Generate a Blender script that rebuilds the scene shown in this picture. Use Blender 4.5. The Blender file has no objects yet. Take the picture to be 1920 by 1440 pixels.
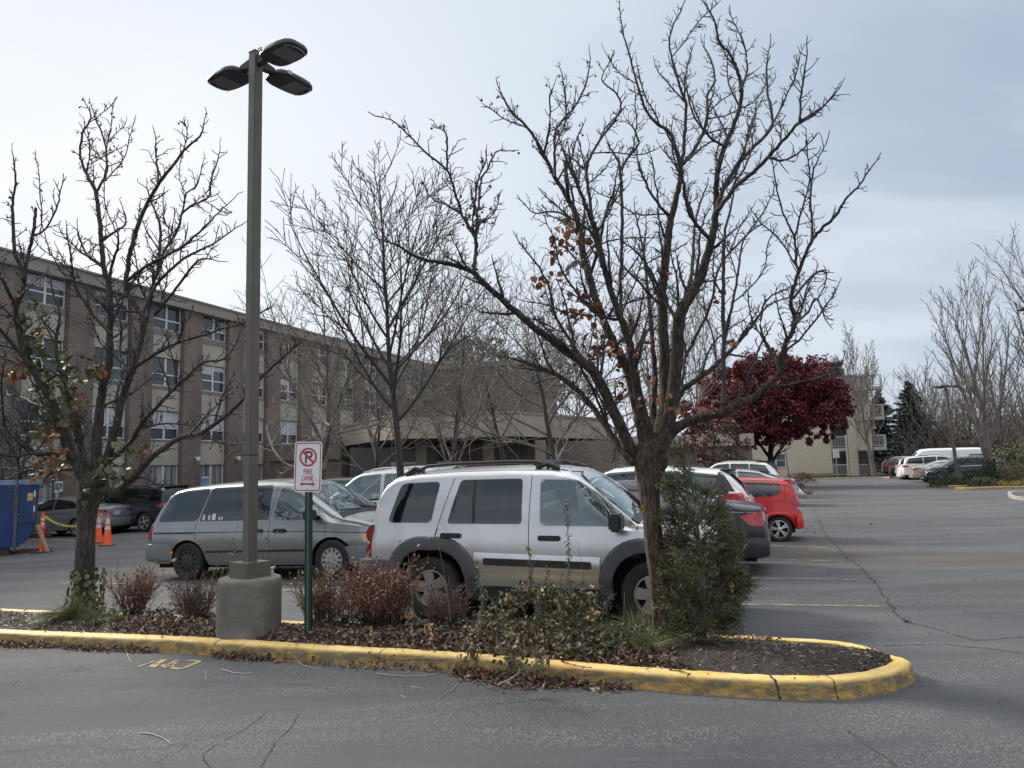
import bpy, bmesh, math, random
import numpy as np
from mathutils import Vector, Matrix
from mathutils.bvhtree import BVHTree
from mathutils.geometry import tessellate_polygon
R = math.radians
sc = bpy.context.scene
COL = sc.collection

# ------------------------------------------------------------------ camera
F = 1442.0
CAM = Vector((0, 0, 1.8))
PITCH, ROLL = R(6.0), R(-1.35)
RM = Matrix.Rotation(math.pi/2+PITCH, 3, 'X') @ Matrix.Rotation(ROLL, 3, 'Z')
camd = bpy.data.cameras.new("camera"); camd.sensor_width = 36; camd.lens = F/1920*36
camd.clip_end = 2000; camd.clip_start = 0.1
camo = bpy.data.objects.new("camera", camd); COL.objects.link(camo)
camo.matrix_world = Matrix.Translation(CAM) @ RM.to_4x4(); sc.camera = camo

def ray(px, py):
    return RM @ Vector(((px-960)/F, -(py-720)/F, -1))
def gz(x, y=0):
    t = -1.0 - x
    if t <= 0: return 0.0
    return -0.028*t if t < 19 else -0.028*19
def P(px, py, d):
    """point on the sight line through a photo pixel at forward distance d"""
    r = ray(px, py); return CAM + r*(d/r.y)
def G(px, py, h=0.0):
    """ground point seen at a photo pixel"""
    r = ray(px, py); z = 0.0
    for _ in range(12):
        t = (z+h-CAM.z)/r.z; q = CAM + r*t; z = gz(q.x, q.y)
    return Vector((q.x, q.y, z+h))
def ZH(px, py, d):
    return P(px, py, d)
UA = R(18.8)
U = Vector((math.sin(UA), math.cos(UA), 0)); V = Vector((math.cos(UA), -math.sin(UA), 0))

# ------------------------------------------------------------------ materials
MATS = {}
def mat(name, col=(.5,.5,.5), rough=.6, metal=0, spec=None, coat=0, var=0, vscale=6, bump=0, bscale=40, col2=None, emit=None, sheen=0, detail=4, vdist=(.35,.65), stretch=None, flake=False):
    if name in MATS: return MATS[name]
    m = bpy.data.materials.new(name); m.use_nodes = True; nt = m.node_tree; N = nt.nodes; L = nt.links
    b = N["Principled BSDF"]; b.inputs["Base Color"].default_value = (*col, 1)
    b.inputs["Roughness"].default_value = rough; b.inputs["Metallic"].default_value = metal
    if spec is not None: b.inputs["Specular IOR Level"].default_value = spec
    if coat: b.inputs["Coat Weight"].default_value = coat; b.inputs["Coat Roughness"].default_value = .04
    if emit: b.inputs["Emission Color"].default_value = (*emit[0], 1); b.inputs["Emission Strength"].default_value = emit[1]
    if var or col2 or bump:
        tc = N.new("ShaderNodeTexCoord"); src = tc.outputs["Object"]
        if stretch:
            mp = N.new("ShaderNodeMapping"); mp.inputs["Scale"].default_value = stretch; L.new(src, mp.inputs[0]); src = mp.outputs[0]
    if var or col2:
        n = N.new("ShaderNodeTexNoise"); n.inputs["Scale"].default_value = vscale; n.inputs["Detail"].default_value = detail; n.inputs["Roughness"].default_value = .65
        L.new(src, n.inputs["Vector"])
        cr = N.new("ShaderNodeValToRGB"); cr.color_ramp.elements[0].position = vdist[0]; cr.color_ramp.elements[1].position = vdist[1]
        c2 = col2 if col2 else tuple(min(1, c*(1+var)) for c in col)
        c1 = col if col2 else tuple(c*(1-var) for c in col)
        cr.color_ramp.elements[0].color = (*c1, 1); cr.color_ramp.elements[1].color = (*c2, 1)
        L.new(n.outputs["Fac"], cr.inputs[0]); L.new(cr.outputs[0], b.inputs["Base Color"])
    if bump:
        n2 = N.new("ShaderNodeTexNoise"); n2.inputs["Scale"].default_value = bscale; n2.inputs["Detail"].default_value = 5
        L.new(src, n2.inputs["Vector"])
        bp = N.new("ShaderNodeBump"); bp.inputs["Strength"].default_value = bump; bp.inputs["Distance"].default_value = .02
        L.new(n2.outputs["Fac"], bp.inputs["Height"]); L.new(bp.outputs[0], b.inputs["Normal"])
    MATS[name] = m; return m

def leafmat(name, c1, c2, c3=None, rough=.55):
    """leaf colour varies from leaf to leaf (per mesh island)"""
    if name in MATS: return MATS[name]
    m = bpy.data.materials.new(name); m.use_nodes = True; nt = m.node_tree; N = nt.nodes; L = nt.links
    b = N["Principled BSDF"]; b.inputs["Roughness"].default_value = rough
    g = N.new("ShaderNodeNewGeometry"); cr = N.new("ShaderNodeValToRGB")
    e = cr.color_ramp.elements; e[0].color = (*c1, 1); e[1].color = (*c2, 1)
    if c3: x = e.new(.6); x.color = (*c2, 1); e[2].color = (*c3, 1)
    L.new(g.outputs["Random Per Island"], cr.inputs[0]); L.new(cr.outputs[0], b.inputs["Base Color"])
    MATS[name] = m; return m

# ------------------------------------------------------------------ mesh buffers
class MB:
    def __init__(s): s.v = []; s.f = []; s.n = 0
    def add(s, vs, fs):
        vs = [tuple(p) for p in vs]; o = s.n; s.v += vs; s.n += len(vs)
        s.f += [tuple(i+o for i in f) for f in fs]; return s
    def box(s, a, b, M=None):
        x0,y0,z0 = a; x1,y1,z1 = b
        vs = [Vector(p) for p in ((x0,y0,z0),(x1,y0,z0),(x1,y1,z0),(x0,y1,z0),(x0,y0,z1),(x1,y0,z1),(x1,y1,z1),(x0,y1,z1))]
        if M is not None: vs = [M @ p for p in vs]
        return s.add(vs, [(0,3,2,1),(4,5,6,7),(0,1,5,4),(1,2,6,5),(2,3,7,6),(3,0,4,7)])
    def tube(s, pts, rad, n=6, cap=True):
        pts = [Vector(p) for p in pts]; k = len(pts)
        if k < 2: return s
        if not hasattr(rad, '__len__'): rad = [rad]*k
        vs = []; fs = []
        ref = None
        for i, p in enumerate(pts):
            t = (pts[min(i+1,k-1)] - pts[max(i-1,0)])
            if t.length < 1e-9: t = Vector((0,0,1))
            t.normalize()
            if ref is None:
                ref = Vector((0,0,1)) if abs(t.z) < .9 else Vector((1,0,0))
            a = t.cross(ref)
            if a.length < 1e-4: a = t.cross(Vector((.3,.8,.5)))
            a.normalize(); b = a.cross(t); ref = -b if False else ref
            r = rad[i]
            for j in range(n):
                w = 2*math.pi*j/n
                vs.append(p + a*(r*math.cos(w)) + b*(r*math.sin(w)))
        for i in range(k-1):
            for j in range(n):
                a0 = i*n+j; a1 = i*n+(j+1)%n
                fs.append((a0, a0+n, a1+n, a1))
        if cap:
            fs.append(tuple(range(n))); fs.append(tuple((k-1)*n+j for j in reversed(range(n))))
        return s.add(vs, fs)
    def prism(s, poly, z0, z1, M=None):
        n = len(poly)
        vs = [Vector((x,y,z0)) for x,y in poly]+[Vector((x,y,z1)) for x,y in poly]
        if M is not None: vs = [M @ p for p in vs]
        return s.add(vs, [tuple(reversed(range(n))), tuple(range(n,2*n))]+[(i,(i+1)%n,(i+1)%n+n,i+n) for i in range(n)])
    def lathe(s, prof, n=24, M=None, axis='Z'):
        vs = []; k = len(prof)
        for r, z in prof:
            for j in range(n):
                w = 2*math.pi*j/n; p = Vector((r*math.cos(w), r*math.sin(w), z))
                if axis == 'Y': p = Vector((p.x, p.z, -p.y))
                vs.append(M @ p if M is not None else p)
        fs = [(i*n+j, i*n+(j+1)%n, (i+1)*n+(j+1)%n, (i+1)*n+j) for i in range(k-1) for j in range(n)]
        fs.append(tuple(reversed(range(n)))); fs.append(tuple((k-1)*n+j for j in range(n)))
        return s.add(vs, fs)
    def build(s, name, m, parent=None, smooth=False, sharp=35, bevel=0):
        me = bpy.data.meshes.new(name); me.from_pydata(s.v, [], s.f)
        me.materials.append(m)
        if bevel:
            bm = bmesh.new(); bm.from_mesh(me)
            bmesh.ops.bevel(bm, geom=[e for e in bm.edges if e.is_manifold and e.calc_face_angle(0) > .5], offset=bevel, segments=2, affect='EDGES', clamp_overlap=True)
            bm.to_mesh(me); bm.free()
        if smooth:
            me.shade_smooth()
            if sharp: me.set_sharp_from_angle(angle=R(sharp))
        me.update()
        o = bpy.data.objects.new(name, me); COL.objects.link(o)
        if parent is not None: o.parent = parent
        return o

def tag(o, label=None, cat=None, group=None, kind=None):
    if label: o["label"] = label
    if cat: o["category"] = cat
    if group: o["group"] = group
    if kind: o["kind"] = kind
    return o
def empty(name, loc=(0,0,0), rz=0, label=None, cat=None, group=None):
    o = bpy.data.objects.new(name, None); COL.objects.link(o); o.location = loc; o.rotation_euler = (0,0,rz)
    o.empty_display_size = .3
    return tag(o, label, cat, group)
def copy_tree(o, parent=None):
    c = o.copy(); COL.objects.link(c); c.parent = parent
    for ch in list(o.children): copy_tree(ch, c)
    return c
def cr_spline(pts, n=6):
    """Catmull-Rom through points (any dimension lists)"""
    pts = [np.array(p, float) for p in pts]; out = []
    for i in range(len(pts)-1):
        p0 = pts[max(i-1,0)]; p1 = pts[i]; p2 = pts[i+1]; p3 = pts[min(i+2,len(pts)-1)]
        for k in range(n):
            t = k/n
            out.append(.5*((2*p1)+(-p0+p2)*t+(2*p0-5*p1+4*p2-p3)*t*t+(-p0+3*p1-3*p2+p3)*t**3))
    out.append(pts[-1]); return out
def interp(x, tab):
    return float(np.interp(x, [a for a,_ in tab], [b for _,b in tab]))
def text_mesh(s, size, mtl, parent, name, extrude=.0006, loc=(0,0,0), rot=(0,0,0), scale=(1,1,1), align='CENTER', offset=0):
    cu = bpy.data.curves.new(name, 'FONT'); cu.body = s; cu.size = size; cu.extrude = extrude; cu.align_x = align; cu.offset = offset
    t = bpy.data.objects.new(name, cu); COL.objects.link(t)
    dg = bpy.context.evaluated_depsgraph_get(); me = bpy.data.meshes.new_from_object(t.evaluated_get(dg))
    bpy.data.objects.remove(t); me.materials.clear(); me.materials.append(mtl)
    o = bpy.data.objects.new(name, me); COL.objects.link(o); o.parent = parent
    o.location = loc; o.rotation_euler = rot; o.scale = scale
    return o

# ------------------------------------------------------------------ world and sun
SUN_AZ, SUN_EL = R(-52), R(32)      # the veiled sun is left of the view
w = bpy.data.worlds.new("World"); sc.world = w; w.use_nodes = True
nt = w.node_tree; N = nt.nodes; L = nt.links
bg = N["Background"]; bg.inputs["Strength"].default_value = 0.1
sky = N.new("ShaderNodeTexSky"); sky.sky_type = 'NISHITA'; sky.sun_disc = False
sky.sun_elevation = SUN_EL; sky.sun_rotation = SUN_AZ
tc = N.new("ShaderNodeTexCoord")
def vmath(op, a, b=None):
    n = N.new("ShaderNodeVectorMath"); n.operation = op
    for i, q in enumerate((a, b)):
        if q is None: continue
        if isinstance(q, (tuple, list)): n.inputs[i].default_value = q
        else: L.new(q, n.inputs[i])
    return n
def fmath(op, a, b=None, clamp=False):
    n = N.new("ShaderNodeMath"); n.operation = op; n.use_clamp = clamp
    for i, q in enumerate((a, b)):
        if q is None: continue
        if isinstance(q, (int, float)): n.inputs[i].default_value = q
        else: L.new(q, n.inputs[i])
    return n.outputs[0]
def mixc(f, a, b):
    n = N.new("ShaderNodeMix"); n.data_type = 'RGBA'
    if isinstance(f, float): n.inputs[0].default_value = f
    else: L.new(f, n.inputs[0])
    for i, q in ((6, a), (7, b)):
        if isinstance(q, tuple): n.inputs[i].default_value = (*q, 1)
        else: L.new(q, n.inputs[i])
    return n.outputs[2]
def ramp(f, stops, inter='LINEAR'):
    n = N.new("ShaderNodeValToRGB"); n.color_ramp.interpolation = inter
    e = n.color_ramp.elements
    while len(e) < len(stops): e.new(.5)
    for k, (p, c) in enumerate(stops): e[k].position = p; e[k].color = (*c, 1) if len(c) == 3 else c
    L.new(f, n.inputs[0]); return n.outputs[0]
dirv = vmath('NORMALIZE', tc.outputs["Generated"]).outputs[0]
sep = N.new("ShaderNodeSeparateXYZ"); L.new(dirv, sep.inputs[0])
# brightness across the sky: bright veil round the hidden sun, slate towards the right
gd = vmath('DOT_PRODUCT', dirv, (math.sin(R(-32))*math.cos(R(12)), math.cos(R(-32))*math.cos(R(12)), math.sin(R(12)))).outputs["Value"]
veil = ramp(gd, [(0.0,(3.5,4.1,4.9)), (.45,(3.1,3.85,4.85)), (.66,(4.2,4.9,5.8)), (.84,(5.8,6.3,7.0)), (.95,(6.9,7.2,7.6)), (1.0,(8.2,8.2,8.2))])
# long soft cloud bands, stretched along the horizon by dividing by height
zz = fmath('MAXIMUM', sep.outputs[2], .02); zz = fmath('ADD', zz, .12)
px_ = fmath('DIVIDE', sep.outputs[0], zz); py_ = fmath('DIVIDE', sep.outputs[1], zz)
cmb = N.new("ShaderNodeCombineXYZ"); L.new(px_, cmb.inputs[0]); L.new(py_, cmb.inputs[1])
mp = N.new("ShaderNodeMapping"); mp.inputs["Rotation"].default_value = (0,0,R(35)); mp.inputs["Scale"].default_value = (.55,1.25,1); L.new(cmb.outputs[0], mp.inputs[0])
n1 = N.new("ShaderNodeTexNoise"); n1.inputs["Scale"].default_value = .9; n1.inputs["Detail"].default_value = 7; n1.inputs["Roughness"].default_value = .5; n1.inputs["Distortion"].default_value = .5
L.new(mp.outputs[0], n1.inputs["Vector"])
cl = ramp(n1.outputs["Fac"], [(.40,(0,0,0)), (.66,(1,1,1))], 'EASE')
lowb = ramp(sep.outputs[2], [(0.0,(1,1,1)), (.14,(.55,.55,.55)), (.4,(0,0,0))])
c_a = mixc(fmath('MULTIPLY', cl, .72), veil, (6.0,6.4,7.1))
c_b = mixc(fmath('MULTIPLY', lowb, .55), c_a, (5.6,6.0,6.8))
fin0 = mixc(.92, sky.outputs[0], c_b)
# an overcast dome: brighter overhead and behind the viewer than along the horizon
zen = ramp(sep.outputs[2], [(.50,(1,1,1)), (.62,(.999,.999,.999)), (.95,(1,1,1))])
zf = fmath('MULTIPLY', fmath('MAXIMUM', fmath('SUBTRACT', sep.outputs[2], .56), 0.0), 5.4)
bf = fmath('MULTIPLY', fmath('MAXIMUM', fmath('SUBTRACT', fmath('MULTIPLY', sep.outputs[1], -1.0), .1), 0.0), .30)
gain = fmath('ADD', fmath('ADD', zf, bf), 1.0)
warm = mixc(fmath("MULTIPLY", fmath("SUBTRACT", gain, 1.0), 1.2, True), (1.0,1.0,1.0), (1.14,1.0,.86))
wm = N.new("ShaderNodeVectorMath"); wm.operation = "MULTIPLY"; L.new(fin0, wm.inputs[0]); L.new(warm, wm.inputs[1])
gm = N.new("ShaderNodeVectorMath"); gm.operation = 'SCALE'; L.new(wm.outputs[0], gm.inputs[0]); L.new(gain, gm.inputs["Scale"])
fin = gm.outputs[0]
L.new(fin, bg.inputs["Color"])
sd = bpy.data.lights.new("sun", 'SUN'); sd.energy = 3.4; sd.angle = R(12); sd.color = (1.0,.93,.82)
so = bpy.data.objects.new("sun", sd); COL.objects.link(so)
sdir = Vector((math.sin(SUN_AZ)*math.cos(SUN_EL), math.cos(SUN_AZ)*math.cos(SUN_EL), math.sin(SUN_EL)))
so.rotation_euler = sdir.to_track_quat('Z', 'Y').to_euler(); so.location = (-20,20,30)
sc.view_settings.view_transform = 'Standard'; sc.view_settings.look = 'None'; sc.view_settings.exposure = 0.42; sc.view_settings.gamma = 1
sc.cycles.max_bounces = 6; sc.cycles.diffuse_bounces = 3; sc.cycles.glossy_bounces = 3; sc.cycles.transparent_max_bounces = 8; sc.cycles.sample_clamp_indirect = 4
# ------------------------------------------------------------------ asphalt
def asphalt_material():
    m = bpy.data.materials.new("asphalt"); m.use_nodes = True; nt = m.node_tree; N = nt.nodes; L = nt.links
    b = N["Principled BSDF"]; b.inputs["Roughness"].default_value = .85; b.inputs["Specular IOR Level"].default_value = .3
    tc = N.new("ShaderNodeTexCoord"); O = tc.outputs["Object"]
    def noise(s, d=4, r=.6, stretch=None, dist=0):
        n = N.new("ShaderNodeTexNoise"); n.inputs["Scale"].default_value = s; n.inputs["Detail"].default_value = d; n.inputs["Roughness"].default_value = r; n.inputs["Distortion"].default_value = dist
        if stretch:
            mp = N.new("ShaderNodeMapping"); mp.inputs["Scale"].default_value = stretch; mp.inputs["Rotation"].default_value = (0,0,UA); L.new(O, mp.inputs[0]); L.new(mp.outputs[0], n.inputs["Vector"])
        else: L.new(O, n.inputs["Vector"])
        return n.outputs["Fac"]
    def rmp(f, stops):
        n = N.new("ShaderNodeValToRGB"); e = n.color_ramp.elements
        while len(e) < len(stops): e.new(.5)
        for k, (p, c) in enumerate(stops): e[k].position = p; e[k].color = (*c, 1)
        L.new(f, n.inputs[0]); return n.outputs[0]
    def mix(f, a, c, bt='MIX'):
        n = N.new("ShaderNodeMix"); n.data_type = 'RGBA'; n.blend_type = bt
        if isinstance(f, float): n.inputs[0].default_value = f
        else: L.new(f, n.inputs[0])
        for i, q in ((6, a), (7, c)):
            if isinstance(q, tuple): n.inputs[i].default_value = (*q, 1)
            else: L.new(q, n.inputs[i])
        return n.outputs[2]
    base = rmp(noise(.35, 5, .6, (.5,1.3,1)), [(.3,(.064,.068,.076)), (.5,(.083,.086,.093)), (.7,(.106,.108,.111))])
    brown = rmp(noise(.22, 3, .5, None, .6), [(.54,(0,0,0)), (.68,(1,1,1))])
    c = mix(brown, base, (.090,.079,.068)); 
    # light stone flecks standing out where the binder has worn away
    worn = rmp(noise(.8, 5, .65, (.25,1.5,1), .4), [(.44,(0,0,0)), (.62,(1,1,1))])
    vo = N.new("ShaderNodeTexVoronoi"); vo.inputs["Scale"].default_value = 105; L.new(O, vo.inputs["Vector"])
    fl = rmp(vo.outputs["Color"], [(.66,(0,0,0)), (.76,(1,1,1))])
    fl2 = rmp(vo.outputs["Color"], [(.93,(0,0,0)), (.97,(1,1,1))])
    n = N.new("ShaderNodeMath"); n.operation = 'MULTIPLY'; L.new(worn, n.inputs[0]); L.new(fl, n.inputs[1])
    n2 = N.new("ShaderNodeMath"); n2.operation = 'MULTIPLY_ADD'; n2.use_clamp = True; L.new(fl2, n2.inputs[0]); n2.inputs[1].default_value = .3; L.new(n.outputs[0], n2.inputs[2])
    c = mix(n2.outputs[0], c, (.21,.21,.21))
    grit = rmp(noise(95, 5, .8), [(.3,(.78,.78,.78)), (.7,(1.18,1.18,1.18))])
    c = mix(1.0, c, grit, 'MULTIPLY')
    streak = rmp(noise(.5, 6, .7, (.12,2.6,1)), [(.3,(.87,.87,.88)), (.7,(1.09,1.09,1.08))])
    c = mix(1.0, c, streak, 'MULTIPLY')
    # fine cracks
    vc = N.new("ShaderNodeTexVoronoi"); vc.feature = 'DISTANCE_TO_EDGE'; vc.inputs["Scale"].default_value = .42
    nn = N.new("ShaderNodeTexNoise"); nn.inputs["Scale"].default_value = 2.2; nn.inputs["Detail"].default_value = 6; L.new(O, nn.inputs["Vector"])
    va = N.new("ShaderNodeVectorMath"); va.operation = 'MULTIPLY_ADD'; L.new(nn.outputs["Color"], va.inputs[0]); va.inputs[1].default_value = (.7,.7,.7); L.new(O, va.inputs[2])
    L.new(va.outputs[0], vc.inputs["Vector"])
    ck = rmp(vc.outputs["Distance"], [(.0,(.35,.35,.35)), (.006,(1,1,1))])
    ckm = rmp(noise(.5, 2, .5), [(.46,(0,0,0)), (.56,(1,1,1))])
    ckc = mix(ckm, (1.,1.,1.), ck)
    c = mix(.6, c, mix(1.0, c, ckc, 'MULTIPLY'))
    # oil drips and tyre-dark patches
    oil = rmp(noise(1.1, 3, .5, None, 1.2), [(.66,(0,0,0)), (.74,(1,1,1))])
    c = mix(.45, c, mix(oil, c, (.045,.044,.044)))
    L.new(c, b.inputs["Base Color"])
    bp = N.new("ShaderNodeBump"); bp.inputs["Strength"].default_value = .8; bp.inputs["Distance"].default_value = .008
    L.new(noise(110, 4, .7), bp.inputs["Height"]); L.new(bp.outputs[0], b.inputs["Normal"])
    return m
ASPH = asphalt_material()
xs = sorted(set([-600,-300,-150,-80,-50,-30,-25]+[-20+.5*i for i in range(0,40)]+[-1,0,10,20,40,80,150,300,700])); ys = [-40,-10,0,10,20,40,80,150,300,1200]
vs = [(x,y,gz(x,y)) for y in ys for x in xs]; nx = len(xs)
fs = [(j*nx+i, j*nx+i+1, (j+1)*nx+i+1, (j+1)*nx+i) for j in range(len(ys)-1) for i in range(nx-1)]
gr = MB().add(vs, fs).build("parking_lot", ASPH, smooth=True, sharp=None); tag(gr, kind="structure")

def strip(mb, pts, wdt, h=.004, rag=0, rng=random):
    """flat ribbon on the ground along world points"""
    pts = [Vector(p) for p in pts]; n = len(pts); vs = []
    for i, p in enumerate(pts):
        t = pts[min(i+1,n-1)] - pts[max(i-1,0)]; t.z = 0; t.normalize(); s = Vector((-t.y, t.x, 0))
        wl = wdt/2*(1+rag*rng.uniform(-1,1)); wr = wdt/2*(1+rag*rng.uniform(-1,1))
        for q in (p+s*wl, p-s*wr): vs.append((q.x, q.y, gz(q.x,q.y)+h))
    return mb.add(vs, [(2*i, 2*i+1, 2*i+3, 2*i+2) for i in range(n-1)])
def seg(a, b, st=.25):
    n = max(2, int((b-a).length/st)+1); return [a.lerp(b, i/(n-1)) for i in range(n)]

YP = mat("worn_yellow_line", (.34,.29,.16), .8, col2=(.10,.10,.098), vscale=6, vdist=(.36,.60), detail=8)
mk = MB()
lines = [((1300,1132),(1655,1137),.09), ((1380,1083.5),(1608,1087),.09), ((1430,1049),(1580,1052),.09),
         ((1430,1022.5),(1552,1027),.09), ((1470,1005.5),(1540,1008),.09), ((1490,988.5),(1535,990),.09), ((1490,974),(1528,976),.09), ((1490,962),(1520,963),.09),
         ((530,1106),(700,1110),.10), ((115,1093),(300,1096),.08)]
rl = random.Random(3)
for a, b, wd in lines:
    mk_pts = seg(G(*a), G(*b), .2); strip(mk, mk_pts, wd, .004, .25, rl)
tag(mk.build("parking_lines", YP), kind="structure")
# far pale lines by the building and at the right
WP = mat("worn_white_line", (.42,.41,.38), .8, col2=(.13,.13,.13), vscale=3, vdist=(.4,.62), detail=8)
mk = MB()
for a, b, wd in [((1560,912),(1760,909),.12), ((1800,948),(1905,945),.1), ((1500,921),(1740,919),.1), ((1640,905),(1700,902),.2)]:
    strip(mk, seg(G(*a), G(*b), .5), wd, .004, .5, rl)
tag(mk.build("faded_lines", WP), kind="structure")
# tar-dark cracks
CK = mat("open_crack", (.022,.022,.022), .95, col2=(.075,.075,.075), vscale=12, vdist=(.45,.62))
def crackline(mb, pix, wd, jit, rng, n=14):
    pts = cr_spline([tuple(G(*p)) for p in pix], n)
    q = [Vector((p[0]+rng.uniform(-jit,jit), p[1]+rng.uniform(-jit,jit), 0)) for p in pts]
    strip(mb, q, wd, .003, .9, rng)
rc = random.Random(5); mk = MB()
crackline(mk, [(1525,950),(1536,975),(1548,1003),(1566,1020),(1585,1043),(1610,1060),(1632,1083),(1655,1113),(1690,1158),(1702,1167)], .032, .035, rc, 14)
crackline(mk, [(1702,1167),(1740,1175),(1790,1190),(1830,1200),(1920,1194)], .015, .02, rc, 12)
crackline(mk, [(1655,1211),(1720,1209),(1800,1211),(1920,1225)], .013, .012, rc, 16)
crackline(mk, [(502,1334),(480,1352),(455,1370),(418,1390),(383,1412),(385,1428),(398,1445)], .006, .010, rc, 14)
crackline(mk, [(560,1340),(548,1360),(520,1390),(505,1412),(488,1440)], .007, .009, rc, 14)
crackline(mk, [(1640,1185),(1600,1190),(1560,1200)], .006, .01, rc, 10)
crackline(mk, [(1536,975),(1520,985),(1505,1000)], .02, .04, rc, 8)
crackline(mk, [(860,1330),(905,1322),(960,1318),(1040,1310)], .005, .008, rc, 10)
crackline(mk, [(640,1300),(600,1290),(560,1284),(470,1278)], .004, .008, rc, 10)
crackline(mk, [(1590,1370),(1620,1395),(1660,1420),(1690,1445)], .006, .009, rc, 10)
tag(mk.build("pavement_cracks", CK), kind="structure")
# faint painted letters by the kerb: "NO", worn and partly gone
np_ = MB()
YN = mat("worn_yellow_letters", (.40,.31,.13), .8, col2=(.10,.095,.085), vscale=14, vdist=(.44,.60), detail=8)
def gp(pix): return [G(*p) for p in pix]
for pts, wd in [([(258,1251),(282,1243),(290,1240)],.05), ([(284,1252),(296,1244),(309,1237)],.085), ([(302,1247),(318,1253),(316,1248),(332,1238)],.05),
                ([(338,1239),(322,1247),(322,1253),(340,1254),(356,1248),(372,1241),(362,1239),(348,1240)],.055)]:
    strip(np_, [Vector(q) for q in cr_spline([tuple(p) for p in gp(pts)], 5)], wd, .0045, .2, rc)
tag(np_.build("painted_letters", YN), kind="structure")

# ------------------------------------------------------------------ planted island: kerb and bed
front_px = [(-300,1187),(-140,1196),(0,1209),(150,1216),(390,1229),(640,1248),(900,1266),(1200,1294),(1400,1309),(1500,1313),(1580,1312),(1650,1304),(1697,1290),(1717,1275)]
back_px = [(-300,1128),(-140,1134),(60,1143),(200,1147),(540,1163),(800,1170),(1100,1180),(1370,1190),(1500,1196),(1570,1201),(1630,1212),(1680,1229)]
fr = [G(*p) for p in front_px]; bk = [G(px,py,.13) for px,py in back_px]
tip = [(fr[-1]+bk[-1])/2 + Vector((.045,.0,0))]
loop = cr_spline([(p.x,p.y) for p in fr]+[(tip[0].x,tip[0].y)]+[(p.x,p.y) for p in reversed(bk)], 10)
loop = [Vector((p[0],p[1],0)) for p in loop]
# resample evenly
def resample(pts, st):
    out = [pts[0]]; acc = 0
    for a, b in zip(pts[:-1], pts[1:]):
        d = (b-a).length
        while acc + d >= st:
            t = (st-acc)/d; a = a.lerp(b, t); out.append(a.copy()); d = (b-a).length; acc = 0
        acc += d
    out.append(pts[-1]); return out
loop = resample(loop, .06); nL = len(loop)
nrm = []
for i in range(nL):
    t = loop[min(i+2,nL-1)] - loop[max(i-2,0)]; t.normalize(); nrm.append(Vector((-t.y, t.x, 0)))
from mathutils import noise as mnoise
rk = random.Random(9)
KH = .14; KW = .165
def kerb_profile():
    return [(0.0,0.0),(.012,.035),(.016,.075),(.022,.108),(.04,.130),(.065,KH),(.11,KH+.003),(KW-.012,KH),(KW,KH-.012),(KW+.004,.0)]
prof = kerb_profile(); kv = []; kf = []; m_ = len(prof)
wob = [rk.uniform(-1,1) for _ in range(nL)]
joints = []; dist = 0
for i in range(nL):
    if i: dist += (loop[i]-loop[i-1]).length
    for j, (o, h) in enumerate(prof):
        chip = (.0045*rk.uniform(-1,1)+.009*mnoise.noise(Vector((loop[i].x*2.2,loop[i].y*2.2,j*.3))) if 0 < j < 7 else .0015*rk.uniform(-1,1))
        p = loop[i] + nrm[i]*(o+chip) ; kv.append((p.x, p.y, gz(p.x,p.y)+h+(.003*rk.uniform(-1,1) if 2<j<8 else 0)))
for i in range(nL-1):
    for j in range(m_-1): kf.append((i*m_+j, (i+1)*m_+j, (i+1)*m_+j+1, i*m_+j+1))
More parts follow.
